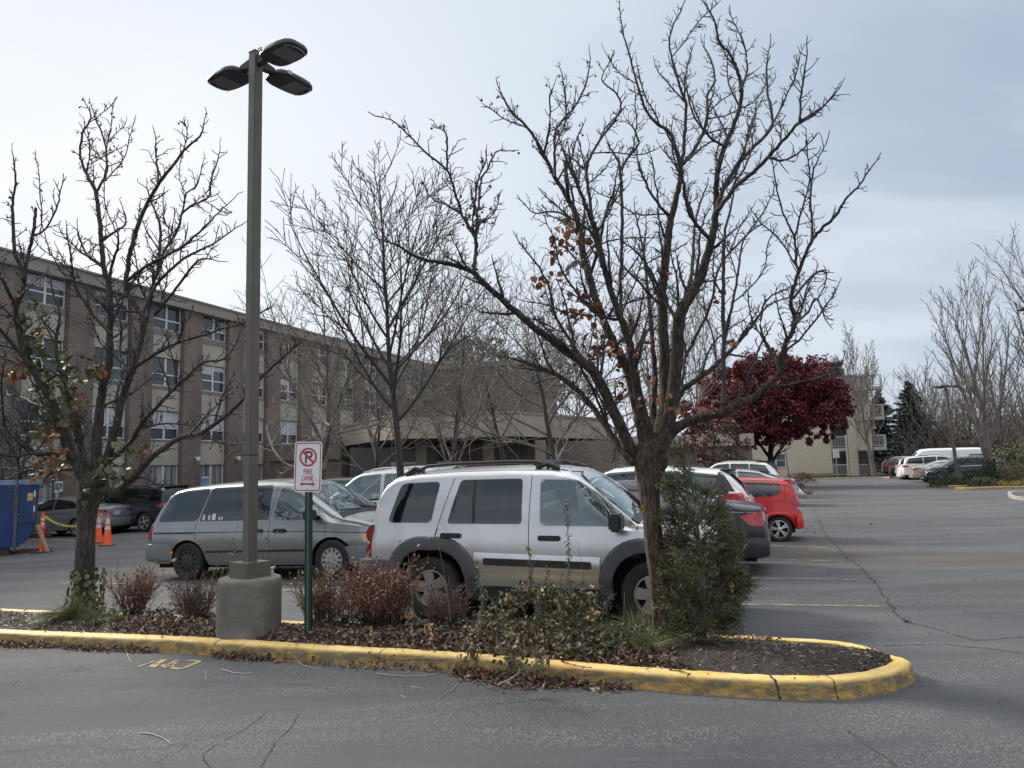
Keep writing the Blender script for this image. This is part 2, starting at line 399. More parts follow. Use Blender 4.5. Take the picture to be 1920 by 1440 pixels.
def kerb_material():
    m = bpy.data.materials.new("yellow_kerb_paint"); m.use_nodes = True; nt = m.node_tree; N = nt.nodes; L = nt.links
    b = N["Principled BSDF"]; b.inputs["Roughness"].default_value = .6
    tc = N.new("ShaderNodeTexCoord"); O = tc.outputs["Object"]
    def noise(s, d=6, r=.65, st=None):
        n = N.new("ShaderNodeTexNoise"); n.inputs["Scale"].default_value = s; n.inputs["Detail"].default_value = d; n.inputs["Roughness"].default_value = r
        if st:
            mp = N.new("ShaderNodeMapping"); mp.inputs["Scale"].default_value = st; L.new(O, mp.inputs[0]); L.new(mp.outputs[0], n.inputs["Vector"])
        else: L.new(O, n.inputs["Vector"])
        return n.outputs["Fac"]
    def rmp(f, a, c, ca=(0,0,0), cb=(1,1,1)):
        n = N.new("ShaderNodeValToRGB"); e = n.color_ramp.elements; e[0].position = a; e[1].position = c; e[0].color = (*ca,1); e[1].color = (*cb,1); L.new(f, n.inputs[0]); return n.outputs[0]
    def mix(f, a, c, bt='MIX'):
        n = N.new("ShaderNodeMix"); n.data_type = 'RGBA'; n.blend_type = bt
        if isinstance(f, float): n.inputs[0].default_value = f
        else: L.new(f, n.inputs[0])
        for i, q in ((6, a), (7, c)):
            if isinstance(q, tuple): n.inputs[i].default_value = (*q, 1)
            else: L.new(q, n.inputs[i])
        return n.outputs[2]
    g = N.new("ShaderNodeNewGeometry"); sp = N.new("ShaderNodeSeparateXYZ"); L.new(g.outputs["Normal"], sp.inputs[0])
    face = rmp(sp.outputs[2], .35, .85, (1,1,1), (0,0,0))       # 1 on the scuffed, shaded face, 0 on top
    y = mix(rmp(noise(3), .35, .65), (.70,.45,.11), (.80,.60,.23))
    y = mix(rmp(noise(22), .55, .72), y, (.44,.30,.09))
    dirt = rmp(noise(7, 8, .75, (1,1,2.5)), .33, .55)
    dn = N.new("ShaderNodeMath"); dn.operation = 'MULTIPLY'; L.new(dirt, dn.inputs[0]); L.new(face, dn.inputs[1])
    dn2 = N.new("ShaderNodeMath"); dn2.operation = 'MULTIPLY'; L.new(dn.outputs[0], dn2.inputs[0]); dn2.inputs[1].default_value = .92
    fy = mix(face, y, (.52,.31,.045))  # upright face toned darker than the top, its shade put into the colour
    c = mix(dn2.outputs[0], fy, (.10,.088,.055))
    # paint chipped back to bare concrete low on the face and along the arris
    chp = rmp(noise(11, 9, .8, (1,1,1.6)), .56, .60); cn = N.new("ShaderNodeMath"); cn.operation = 'MULTIPLY'; L.new(chp, cn.inputs[0]); L.new(face, cn.inputs[1])
    c = mix(cn.outputs[0], c, (.19,.175,.15))
    tch = rmp(noise(26, 9, .85), .66, .69); c = mix(tch, c, (.26,.23,.17))
    sp2 = rmp(noise(60, 3), .64, .72)
    c = mix(sp2, c, (.20,.17,.11))
    L.new(c, b.inputs["Base Color"])
    bp = N.new("ShaderNodeBump"); bp.inputs["Strength"].default_value = .5; bp.inputs["Distance"].default_value = .01
    L.new(noise(45, 6), bp.inputs["Height"]); L.new(bp.outputs[0], b.inputs["Normal"])
    return m
KM = kerb_material()
tag(MB().add(kv, kf).build("kerb", KM, smooth=True, sharp=50), kind="structure")
# joints and cracks through the kerb
jm = MB(); prof2 = [(o-.003 if j < 5 else o, h+.004) for j, (o, h) in enumerate(prof[:9])]
def joint(px, py, wd=.008, slant=0):
    q = G(px, py); i = min(range(nL), key=lambda k: (loop[k]-Vector((q.x,q.y,0))).length)
    t = (loop[min(i+2,nL-1)]-loop[max(i-2,0)]).normalized(); vs = []
    for j, (o, h) in enumerate(prof2):
        c = loop[i]+nrm[i]*o + t*(rk.uniform(-.006,.006)+slant*(h if j < 5 else KH+o*.6)); ww = wd/2*rk.uniform(.5,1.5)
        for s in (-1,1): vs.append(((c+t*ww*s).x, (c+t*ww*s).y, gz(c.x,c.y)+h))
    jm.add(vs, [(2*k,2*k+1,2*k+3,2*k+2) for k in range(len(prof2)-1)])
for px, py, wd, sl in [(111,1213,.008,.3),(392,1229,.009,.35),(713,1252,.008,.1),(860,1262,.004,-.4),(1468,1312,.018,-.25),(1567,1312,.007,-.1),(1000,1274,.005,.2),(540,1238,.004,.2)]: joint(px, py, wd, sl)
tag(jm.build("kerb_joints", CK), kind="structure")
# bed inside the kerb, mounded a little
iF = [i for i in range(nL)]; half = min(range(nL), key=lambda k: (loop[k]-Vector((tip[0].x,tip[0].y,0))).length)
inner = [loop[i]+nrm[i]*(KW-.004) for i in range(nL)]
fa = inner[:half+1]; fb = inner[half:][::-1]
def res_n(pts, n):
    d = [0]
    for a, b in zip(pts[:-1], pts[1:]): d.append(d[-1]+(b-a).length)
    t = np.linspace(0, d[-1], n)
    return [Vector((float(np.interp(s, d, [p.x for p in pts])), float(np.interp(s, d, [p.y for p in pts])), 0)) for s in t]
NB = 260; MBn = 26
fa = res_n(fa, NB); fb = res_n(fb, NB)
from mathutils import noise as mnoise
def bed_h(x, y, t):
    e = min(t, 1-t)*2
    return gz(x,y) + .115 + .06*min(1, e*1.6) + .035*mnoise.noise(Vector((x*1.3,y*1.3,0))) + .014*mnoise.noise(Vector((x*9,y*9,2))) 
bv = []; 
for i in range(NB):
    for j in range(MBn+1):
        t = j/MBn; p = fa[i].lerp(fb[i], t); bv.append((p.x, p.y, bed_h(p.x,p.y,t) if 0 < j < MBn else gz(p.x,p.y)+.115))
bf = [(i*(MBn+1)+j, (i+1)*(MBn+1)+j, (i+1)*(MBn+1)+j+1, i*(MBn+1)+j+1) for i in range(NB-1) for j in range(MBn)]
SOIL = mat("mulch_soil", (.020,.015,.012), .95, col2=(.085,.062,.048), vscale=38, bump=1.0, bscale=55, detail=8, vdist=(.42,.72))
tag(MB().add(bv, bf).build("planting_bed", SOIL, smooth=True, sharp=None), kind="structure")
def bed_point(s, t):
    """s,t in 0..1 along/across the bed"""
    k = s*(NB-1); i = min(int(k), NB-2); a = fa[i].lerp(fa[i+1], k-i); b = fb[i].lerp(fb[i+1], k-i); p = a.lerp(b, t)
    return Vector((p.x, p.y, bed_h(p.x, p.y, t)))
def bed_s_of(px, py):
    """bed coordinates under a photo pixel"""
    q = G(px, py, .13); best = None
    for i in range(0, NB, 2):
        for j in range(0, 21):
            p = fa[i].lerp(fb[i], j/20); d = (p.x-q.x)**2+(p.y-q.y)**2
            if best is None or d < best[0]: best = (d, i/(NB-1), j/20)
    return best[1], best[2]
def B(px, py):
    s, t = bed_s_of(px, py); return bed_point(s, min(max(t,.05),.95))
# ------------------------------------------------------------------ tree engine
BARK = mat("grey_brown_bark", (.024,.020,.017), .95, col2=(.095,.082,.066), vscale=13, bump=1.0, bscale=20, stretch=(3.0,3.0,.7), detail=8, vdist=(.4,.68))
BARK_RED = mat("shredding_red_brown_bark", (.026,.018,.014), .95, col2=(.165,.112,.080), vscale=13, bump=1.0, bscale=18, stretch=(3.2,3.2,.75), detail=8, vdist=(.4,.68))
TWIG = mat("dark_twig", (.020,.017,.018), .8, col2=(.048,.041,.040), vscale=5)
TWIG_MID = mat("grey_twig", (.085,.076,.068), .85, col2=(.19,.17,.15), vscale=3)
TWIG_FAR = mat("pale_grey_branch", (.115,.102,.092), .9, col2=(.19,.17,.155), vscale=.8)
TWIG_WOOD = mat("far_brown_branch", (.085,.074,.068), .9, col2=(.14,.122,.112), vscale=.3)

def pear_bark():
    """shredding red-brown low on the bole, weathering to grey-black up in the limbs"""
    m = BARK_RED; nt = m.node_tree; N = nt.nodes; L = nt.links; b = N["Principled BSDF"]; old = b.inputs["Base Color"].links[0].from_socket
    tc = N.new("ShaderNodeTexCoord"); sp = N.new("ShaderNodeSeparateXYZ"); L.new(tc.outputs["Object"], sp.inputs[0])
    n = N.new("ShaderNodeTexNoise"); n.inputs["Scale"].default_value = 3; n.inputs["Detail"].default_value = 6; L.new(tc.outputs["Object"], n.inputs["Vector"])
    a = N.new("ShaderNodeMath"); a.operation = 'MULTIPLY_ADD'; L.new(n.outputs["Fac"], a.inputs[0]); a.inputs[1].default_value = 1.4; L.new(sp.outputs[2], a.inputs[2])
    mr = N.new("ShaderNodeMapRange"); L.new(a.outputs[0], mr.inputs[0]); mr.inputs[1].default_value = 1.5; mr.inputs[2].default_value = 3.0
    g = N.new("ShaderNodeMix"); g.data_type = 'RGBA'; g.blend_type = 'MULTIPLY'; L.new(mr.outputs[0], g.inputs[0]); L.new(old, g.inputs[6]); g.inputs[7].default_value = (.52,.62,.68,1)
    L.new(g.outputs[2], b.inputs["Base Color"])
pear_bark()
def perp(d, rng):
    a = Vector((rng.gauss(0,1), rng.gauss(0,1), rng.gauss(0,1))); a -= d*a.dot(d)
    return a.normalized() if a.length > 1e-4 else Vector((1,0,0))
def tilt(d, ang, rng, bias=None):
    a = perp(d, rng)
    if bias is not None:
        a = a + bias*.6; a -= d*a.dot(d); a.normalize()
    return (d*math.cos(ang) + a*math.sin(ang)).normalized()
def spur(mb, p, d, L, r, rng, lvl=0, maxl=2, kink=.5, buds=None):
    """crooked pear shoot with short spurs"""
    n = max(2, int(L/.075)); pts = [p]; c = p.copy(); dd = d.copy()
    for i in range(n):
        dd = (dd + perp(dd, rng)*kink*rng.uniform(.2,1)*.62 + Vector((0,0,.16))).normalized(); c = c + dd*(L/n); pts.append(c)
    k = len(pts); rr = [r*(1-.35*i/(k-1)) for i in range(k)]; mb.tube(pts, rr, 4 if lvl else 5, cap=False)
    if buds is not None and rng.random() < .06: buds.append(c + Vector((0,0,-.03)))
    if lvl < maxl:
        for i in range(1, k):
            if rng.random() < (.80 if L > .2 else .55):
                dq = (pts[i]-pts[i-1]).normalized()
                spur(mb, pts[i], tilt(dq, rng.uniform(.6,1.25), rng), max(.035, L*rng.uniform(.22,.5)), max(.0032, r*.72), rng, lvl+1, maxl, kink, buds)
def dress(mb, pts, rad, rng, spacing=.11, lo=.08, hi=.42, mid=.3, t0=.12, buds=None, far=None, rs=.0062):
    """side shoots along a limb"""
    acc = 0; total = sum((b-a).length for a, b in zip(pts[:-1], pts[1:])); run = 0; nxt = spacing
    for i in range(len(pts)-1):
        a, b = pts[i], pts[i+1]; sl = (b-a).length
        if sl < 1e-6: continue
        while run + sl > nxt:
            q = a.lerp(b, (nxt-run)/sl); tt = nxt/total; nxt += spacing*rng.uniform(.5,1.5)
            if tt < t0: continue
            d = (b-a).normalized(); R_ = rad[i]
            if rng.random() < mid*(1-tt*.5) and R_ > .012:
                L = rng.uniform(.35, 1.0)*(1.1-tt*.6); dd = tilt(d, rng.uniform(.5,1.0), rng, Vector((0,0,.6)))
                n = max(4, int(L/.1)); c = q.copy(); pp = [c]
                for _ in range(n):
                    dd = (dd+perp(dd,rng)*.22+Vector((0,0,.07))).normalized(); c = c+dd*(L/n); pp.append(c)
                r0 = min(R_*.55, .017); rr = [r0+(.006-r0)*j/n for j in range(n+1)]
                mb.tube(pp, rr, 5, cap=False); dress(mb, pp, rr, rng, spacing*.8, lo*.7, hi*.6, 0, .1, buds, None, rs)
                spur(mb, pp[-1], dd, .12, rs, rng, 1, 2, .5, buds)
            else:
                L = rng.uniform(lo, hi)*(1.15-.6*tt)
                spur(mb, q, tilt(d, rng.uniform(.6,1.3), rng, Vector((0,0,.5))), L, rs if R_ > rs else R_, rng, 0, 2, .55, buds)
        run += sl
def slim(w):
    return w*(.68 if w > 16 else .68+(16-w)/16*.30)
def limb(spec, d0, d1, rng, n=5, wob=.010, thin=True):
    """spec: [(px,py,width_px)...]; depth runs d0 -> d1 along the limb"""
    if thin: spec = [(a, b, slim(c)) for a, b, c in spec]
    raw = cr_spline(spec, n); k = len(raw); pts = []; rad = []
    # depth progresses with drawn length
    L = [0]
    for i in range(1, k): L.append(L[-1]+math.hypot(raw[i][0]-raw[i-1][0], raw[i][1]-raw[i-1][1]))
    for i, q in enumerate(raw):
        t = L[i]/max(L[-1],1e-6); d = d0+(d1-d0)*t + .05*math.sin(6*t+d1*7)
        p = P(q[0], q[1], d); rr = max(q[2],1.2)*.5/F*d
        wq = min(wob, rr*.6)
        pts.append(p+Vector((rng.uniform(-1,1),rng.uniform(-1,1),rng.uniform(-1,1)))*wq); rad.append(rr)
    return pts, rad
def grow(mb, mt, p, d, L, r, lvl, prm, rng):
    n = max(3, int(L/prm['seg'][lvl])); pts = [p]; c = p.copy(); dd = d.copy(); st = L/n
    for i in range(n):
        dd = (dd + perp(dd, rng)*prm['wob'][lvl] + Vector((0,0,prm['up'][lvl]))).normalized(); c = c + dd*st; pts.append(c)
    tr = prm['tip'][lvl]; rad = [max(prm['rmin'], r*(1-(1-tr)*i/n)) for i in range(n+1)]
    (mt if lvl == 0 else mb).tube(pts, rad, prm['sides'][lvl], cap=(lvl == 0))
    if lvl+1 >= len(prm['n']): return
    k = prm['n'][lvl]; s0 = prm['start'][lvl]; k = max(1, int(k*rng.uniform(.85,1.15))); az = rng.uniform(0, 6.28)
    for j in range(k):
        t = s0 + (1-s0)*(j+rng.uniform(.1,.9))/k; t = min(t, .995); f = t*n; i = min(int(f), n-1)
        q = pts[i].lerp(pts[i+1], f-i); dq = (pts[i+1]-pts[i]).normalized()
        ang = prm['ang'][lvl]*rng.uniform(.75,1.25); az += 2.4+rng.uniform(-.4,.4)
        e1 = dq.orthogonal().normalized(); e2 = dq.cross(e1); a = e1*math.cos(az)+e2*math.sin(az)
        dc = (dq*math.cos(ang)+a*math.sin(ang)).normalized()
        Lc = L*prm['len'][lvl]*(1-prm['fall'][lvl]*(t-s0)/(1-s0))*rng.uniform(.75,1.2)
        grow(mb, mt, q, dc, Lc, min(rad[i]*.62, r*prm['rr'][lvl]), lvl+1, prm, rng)
MAPLE = dict(seg=[.4,.3,.2,.16,.12], wob=[.03,.05,.07,.10,.12], up=[.02,.07,.08,.07,.05], tip=[.12,.22,.3,.45,.6], rmin=.0045, sides=[9,6,5,4,3],
             n=[17,9,6,4], start=[.28,.22,.15,.15], ang=[.85,.62,.65,.7], len=[.52,.48,.48,.42], fall=[.45,.45,.4,.3], rr=[.42,.5,.55,.6])
CRAB = dict(seg=[.3,.25,.18,.14,.1], wob=[.08,.13,.15,.16,.18], up=[.03,.03,.05,.05,.04], tip=[.3,.3,.35,.45,.6], rmin=.0045, sides=[8,6,5,4,3],
             n=[11,10,7,5], start=[.35,.15,.12,.15], ang=[1.0,.75,.75,.8], len=[.80,.55,.5,.42], fall=[.2,.4,.35,.3], rr=[.5,.5,.55,.6])
def bare_tree(name, loc, H, r, prm, seed, label, group=None, mats=(BARK, TWIG), lean=(0,0), cat="tree", rmin=None):
    rng = random.Random(seed); prm = dict(prm)
    if rmin: prm['rmin'] = rmin
    t = empty(name, loc, 0, label, cat, group); mt, mb = MB(), MB()
    grow(mb, mt, Vector((0,0,-.1)), Vector((lean[0],lean[1],1)).normalized(), H, r, 0, prm, rng)
    mt.build("trunk", mats[0], t, smooth=True, sharp=None); mb.build("crown", mats[1], t, smooth=True, sharp=None)
    return t
def leaf(mb, p, nrm_, axis, s, rng, w=.62, fold=.25):
    """one curled leaf: six faces"""
    a = axis - nrm_*axis.dot(nrm_)
    if a.length < 1e-4: a = nrm_.orthogonal()
    a.normalize(); b = nrm_.cross(a); u = nrm_
    c1, c2 = rng.uniform(-.3,.3), rng.uniform(-.3,.35)
    vs = [p, p+a*s*.35+b*s*w*.5+u*s*fold, p+a*s*.35+u*s*c1*.3, p+a*s*.35-b*s*w*.5+u*s*fold, p+a*s*.75+b*s*w*.36+u*s*(fold+c2*.4), p+a*s*.75-b*s*w*.36+u*s*(fold*.8+c2*.4), p+a*s+u*s*c2]
    mb.add(vs, [(0,2,1),(0,3,2),(1,2,6,4),(2,3,5,6)])
def rv(rng): 
    v = Vector((rng.gauss(0,1),rng.gauss(0,1),rng.gauss(0,1))); return v.normalized()
def leaf_cluster(mb, c, rad, n, s, rng, hang=.0, w=.7):
    for _ in range(n):
        o = rv(rng)*rad*rng.random()**.5; ax = (rv(rng)+Vector((0,0,-hang))).normalized()
        leaf(mb, c+o, rv(rng), ax, s*rng.uniform(.6,1.2), rng, w, rng.uniform(0,.35))

# ------------------------------------------------------------------ big pear tree by the sign (right foreground)
RL = leafmat("dry_red_brown_leaf", (.16,.045,.028), (.24,.095,.045), (.22,.16,.05))
rt = random.Random(11); BD = 7.35
big = empty("pear_tree", P(1243,1190,BD), 0, "large leafless pear tree with shredding red-brown bark beside the juniper", "tree")
def rel(pts, o): return [p-o for p in pts]
OB = big.location.copy()
tm, cm = MB(), MB(); buds = []
trunk_spec = [(1248,1212,44),(1243,1185,37),(1237,1096,35),(1230,1050,34),(1224,1000,33),(1221,950,34),(1218,915,40),(1217,885,54),(1219,860,62),(1221,838,58),(1222,820,34)]
pts, rad = limb(trunk_spec, BD, BD, rt, 5, 0, False)
def bark_tube(mb, pts, rad, n, rng, amp=.10):
    """thick limb with ridged, fluted bark"""
    k = len(pts); vs = []; ph = [rng.uniform(0,6.28) for _ in range(3)]
    for i, p in enumerate(pts):
        t = (pts[min(i+1,k-1)]-pts[max(i-1,0)]).normalized(); a = t.cross(Vector((0,1,0.01))).normalized(); b = a.cross(t)
        for j in range(n):
            w_ = 2*math.pi*j/n
            r = rad[i]*(1+amp*(.5*math.sin(3*w_+ph[0]+i*.13)+.45*math.sin(5*w_+ph[1]-i*.21)+.35*math.sin(11*w_+ph[2]+i*.1))+amp*.5*mnoise.noise(Vector((w_*3,i*.7,ph[0]))))
            vs.append(p+a*(r*math.cos(w_))+b*(r*math.sin(w_)))
    fs = [(i*n+j,(i+1)*n+j,(i+1)*n+(j+1)%n,i*n+(j+1)%n) for i in range(k-1) for j in range(n)]
    mb.add(vs, fs+[tuple(range(n)), tuple((k-1)*n+j for j in reversed(range(n)))])
fine = []; 
for a, b in zip(pts[:-1], pts[1:]): fine += [a, a.lerp(b,.5)]
fr_ = []
for a, b in zip(rad[:-1], rad[1:]): fr_ += [a, (a+b)/2]
bark_tube(tm, rel(fine+[pts[-1]], OB), fr_+[rad[-1]], 44, rt, .085)
TRK0 = tm; tm = MB()
limbs = [ # (spec, depth end offset, density)
 ([(1205,872,34),(1185,845,32),(1155,783,31),(1126,721,30),(1104,688,28),(1057,655,22),(991,604,19),(936,557,17),(900,524,15),(885,510,13),(840,495,10),(782,482,7),(745,460,5),(722,452,3)], -.9, 1),
 ([(889,512,10),(892,480,9),(892,451,8),(878,425,7),(866,401,6),(849,347,5.5),(837,319,5),(801,288,4.5),(756,243,3.5),(735,226,3),(718,220,2)], -1.0, 1, -.85),
 ([(892,448,7),(894,410,6),(897,385,5),(901,342,4.5),(920,305,4),(930,285,3),(944,283,2)], -.7, 1, -.85),
 ([(838,320,5),(838,290,4.5),(838,257,4),(832,245,3),(822,240,2)], -1.0, 1, -.95),
 ([(866,402,5),(840,385,4),(815,375,3),(800,362,2.5)], -.8, 1, -.9),
 ([(1190,868,20),(1166,848,19),(1130,790,17),(1097,746,15),(1057,710,12),(998,684,8),(962,673,4.5),(940,668,3)], .5, 1),
 ([(1212,850,38),(1207,815,36),(1192,750,32),(1177,692,29),(1155,655,25),(1133,604,22),(1116,560,20),(1104,520,19),(1093,473,18),(1082,411,16),(1062,368,13),(1041,333,10),(1013,278,8),(992,243,6),(958,208,5),(945,185,4),(937,170,2.5)], .3, 1),
 ([(1070,385,11),(1062,347,9),(1060,302,8)], .1, .3, .2),
 ([(1041,333,8),(1040,290,6),(1041,250,5.5),(1055,225,5),(1079,198,4.5),(1097,160,4),(1107,111,2.5)], .5, 1, .25),
 ([(1020,290,6),(1031,230,4.5),(1031,180,3.5),(1036,165,2.5)], .1, 1, .25),
 ([(1060,225,4.5),(1060,180,3.5),(1053,135,2.5)], .6, 1, .35),
 ([(1218,845,34),(1213,800,30),(1203,765,28),(1190,700,25),(1177,633,21),(1155,575,19),(1138,520,17),(1128,480,15),(1117,434,13),(1100,390,10),(1080,340,7),(1062,300,5),(1050,262,3)], -.6, 1),
 ([(1130,500,9),(1117,451,8),(1107,382,7.5),(1100,326,7),(1110,288,6),(1149,229,5),(1164,200,4.5),(1155,175,4),(1128,149,3),(1142,118,2)], -.3, 1, -.3),
 ([(1228,850,44),(1240,800,42),(1249,746,36),(1246,680,32),(1243,619,29),(1241,560,27),(1246,510,25),(1252,450,22),(1258,411,19),(1268,370,16),(1275,340,14),(1277,312,12),(1266,275,9),(1256,250,8),(1221,222,6.5),(1201,180,5.5),(1190,140,4.5),(1180,104,4),(1168,60,3),(1162,16,2)], .7, 1),
 ([(1277,315,10),(1282,280,9),(1284,243,8),(1286,194,7),(1275,165,6),(1262,120,5),(1255,87,4.5),(1261,50,3.5),(1276,22,3),(1281,8,2)], .9, 1, .55),
 ([(1279,310,9),(1308,271,8),(1326,222,7),(1326,180,6),(1340,150,5),(1332,110,4),(1318,85,2.5)], 1.0, 1, .55),
 ([(1236,845,46),(1252,800,40),(1264,728,36),(1270,660,34),(1275,590,32),(1301,546,27),(1323,491,24),(1337,436,21),(1343,392,18),(1343,340,15),(1357,278,13),(1378,229,11),(1390,180,9),(1386,145,8),(1378,121,7),(1366,97,6),(1350,80,5),(1340,42,4),(1322,7,3)], -.5, 1),
 ([(1332,450,11),(1310,425,10),(1294,403,9),(1284,370,7.5),(1281,340,6.5),(1267,285,5),(1250,250,3)], -.9, 1, -.4),
 ([(1342,400,12),(1360,345,11),(1395,295,9),(1444,243,7.5),(1446,205,6),(1440,174,5.5),(1438,121,4),(1443,87,2)], .1, 1, -.4),
 ([(1346,395,12),(1380,350,11),(1412,323,10),(1440,295,9),(1468,264,8),(1499,229,6.5),(1537,205,4.5),(1562,180,2.5)], -1.2, 1, -.45),
 ([(1498,230,6),(1503,174,5),(1508,140,4),(1513,100,2.5)], -1.2, 1, -1.1),
 ([(1387,170,6),(1400,140,5),(1398,95,4),(1385,60,3),(1370,30,2)], -.2, 1, -.45),
 ([(1240,850,34),(1257,812,32),(1283,794,27),(1310,785,25),(1337,779,23),(1372,765,20),(1410,746,17),(1440,722,15),(1461,699,14),(1469,655,12),(1484,625,11),(1491,604,10),(1483,564,9),(1498,509,8),(1520,455,7.5),(1540,430,7),(1562,410,6.5),(1586,375,5),(1612,345,4),(1635,312,2.5)], -.7, .9),
 ([(1520,457,6),(1523,420,5),(1520,382,4.5),(1523,330,4),(1533,300,3),(1548,271,2)], -.4, .8, -.55),
 ([(1497,512,6),(1492,480,5.5),(1489,444,5),(1475,415,4),(1461,375,3.5),(1452,330,3),(1447,288,2)], -.2, .8, -.5),
 ([(1489,448,5),(1503,395,4),(1517,340,3.5),(1515,300,3),(1513,271,2)], -.7, .8, -.45),
 ([(1488,560,6),(1520,520,5),(1548,507,4),(1545,540,2)], -.4, 1, -.55),
 ([(1485,610,6),(1515,585,5),(1530,560,4),(1548,600,2)], -.3, 1, -.6),
 ([(1462,700,8),(1440,650,6),(1425,610,5),(1440,560,4),(1480,540,3)], -.2, .8, -.5),
 ([(1236,838,24),(1250,800,22),(1270,750,19),(1283,728,17),(1319,703,12),(1356,673,10),(1385,640,9),(1403,619,8),(1425,590,6),(1440,572,4),(1470,560,2.5)], .7, 1),
 ([(1356,760,13),(1357,700,12),(1357,630,11),(1356,550,9),(1356,480,8),(1360,430,6),(1372,380,4.5),(1380,330,3)], .0, .5, -.3),
 ([(1357,640,7),(1375,560,6),(1385,500,5),(1395,450,4),(1430,400,3),(1450,360,2)], .3, .6, .1),
 ([(1230,830,22),(1225,780,20),(1228,700,14),(1222,630,11),(1217,568,9),(1210,500,6),(1200,440,4),(1190,395,2.5)], 1.0, .9),
 ([(1180,640,10),(1168,604,9),(1163,540,8.5),(1166,470,8),(1166,400,8),(1164,340,7),(1160,305,6),(1148,285,4.5),(1140,268,3)], .6, .6, .0),
 ([(1164,318,7),(1178,295,6),(1197,271,5),(1190,245,4),(1175,225,2.5)], .7, 1, .5),
 ([(1250,740,14),(1290,660,9),(1320,600,7),(1336,560,6),(1350,500,5),(1400,440,4),(1430,420,2.5)], .9, .8, .4),
 ([(1268,600,10),(1245,560,7),(1215,500,6),(1190,470,4),(1170,455,2.5)], -.2, .9, -.3),
 ([(1110,700,9),(1070,640,7),(1040,590,6),(1030,540,5),(1010,500,4),(990,475,3),(975,458,2)], -.4, 1, -.2),
 ([(1090,450,7),(1060,405,5),(1030,396,4),(1003,400,3),(985,385,2)], .3, 1, .1),
 ([(1165,600,8),(1120,590,6),(1075,540,5),(1050,500,4),(1040,450,3),(1025,420,2)], -.6, .9, -.2),
 ([(1275,590,12),(1295,520,9),(1300,470,8),(1302,430,6),(1310,390,5),(1325,350,3)], 1.2, .8, .3),
 ([(1105,520,8),(1125,455,7),(1135,400,6),(1150,360,4),(1155,330,2.5)], -.5, .8, .0),
 ([(1395,295,5),(1400,260,4),(1410,225,3),(1425,195,2)], .1, 1, -.1),
 ([(1440,295,6),(1470,300,5),(1500,285,4),(1520,265,2)], -1.0, 1, -.9),
 ([(1360,275,6),(1330,255,5),(1300,215,4),(1290,180,3)], -.9, 1, -.5),
 ([(1258,411,8),(1225,370,6),(1205,330,5),(1195,300,3)], .2, 1, .4),
]
for L_ in limbs:
    spec, dz, dens = L_[0], L_[1], L_[2]; s0 = L_[3] if len(L_) > 3 else 0
    pts, rad = limb(spec, BD+s0, BD+dz, rt, 5, .006)
    pts = rel(pts, OB)
    if spec[0][2] >= 20:
        fi = []; fr2 = []
        for a, b, ra, rb in zip(pts[:-1], pts[1:], rad[:-1], rad[1:]): fi += [a, a.lerp(b,.5)]; fr2 += [ra, (ra+rb)/2]
        bark_tube(tm, fi+[pts[-1]], fr2+[rad[-1]], 14, rt, .07)
    else: cm.tube(pts, rad, 7)
    if dens: dress(cm, pts, rad, rt, .046/dens, .05, .22, .22, .2 if len(L_) < 4 else .08, buds, rs=.0050)
    if spec[-1][2] <= 5: spur(cm, pts[-1], (pts[-1]-pts[-3]).normalized(), .14, .006, rt, 1, 2, .5, buds)
TRK0.build("trunk", BARK_RED, big, smooth=True, sharp=None); tm.build("limbs", BARK_RED, big, smooth=True, sharp=None)
for b in buds[:160]:
    cm.lathe([(.002,-.011),(.010,-.006),(.0125,.0),(.009,.008),(.002,.012)], 7, Matrix.Translation(b))
cm.build("crown", TWIG, big, smooth=True, sharp=None)
lm = MB()
for px, py, n, s, rad_ in [(1065,440,16,.10,.16),(1045,470,7,.09,.10),(1010,545,6,.09,.09),(1035,520,5,.09,.1),(1080,560,10,.09,.14),(1110,585,12,.09,.16),(1075,595,6,.09,.1),(1120,640,8,.08,.16),(1110,665,9,.10,.12),(1145,640,8,.08,.16),(1165,660,6,.08,.12),(1265,648,3,.11,.04),(1225,640,4,.09,.08),(1160,740,7,.08,.13),(1235,740,4,.09,.08),(1270,760,5,.09,.1),(1335,775,5,.09,.12),(1240,510,2,.09,.05),(1345,560,4,.08,.1),(1375,640,4,.08,.08),(1205,745,3,.08,.06),(1215,710,5,.07,.1),(1175,700,7,.08,.12),(1180,610,4,.07,.1)]:
    leaf_cluster(lm, P(px,py,BD-.15+rt.uniform(-.25,.25))-OB, rad_, int(n*1.7), s, rt, .4)
lm.build("leaves", RL, big)
# torn plastic bag caught in the limbs
bagp = P(1092,488,BD-.1); bm_ = MB(); vs = []; nx_ = 13; ny_ = 6; rbg = random.Random(4)
for i in range(nx_):
    u_ = i/(nx_-1); wd = .075*(.35+abs(math.sin(5.2*u_+.6)))*(1.1-.6*u_)
    for j in range(ny_):
        v_ = j/(ny_-1)-.5
        vs.append(Vector((-.17+.33*u_+.02*math.sin(7*u_), .035*math.sin(9*u_+7*v_)+rbg.uniform(-.012,.012), -.12+.26*u_+.03*math.sin(8*u_)+v_*wd+rbg.uniform(-.01,.01))))
fs_ = [(i*ny_+j,(i+1)*ny_+j,(i+1)*ny_+j+1,i*ny_+j+1) for i in range(nx_-1) for j in range(ny_-1) if rbg.random() > .12]
bm_.add(vs, fs_)
bag = bm_.build("plastic_bag", mat("torn_white_plastic", (.42,.42,.43), .4, var=.25, vscale=30)); bag.location = bagp
tag(bag, "torn grey white plastic bag snagged among the limbs of the big pear tree", "plastic bag")

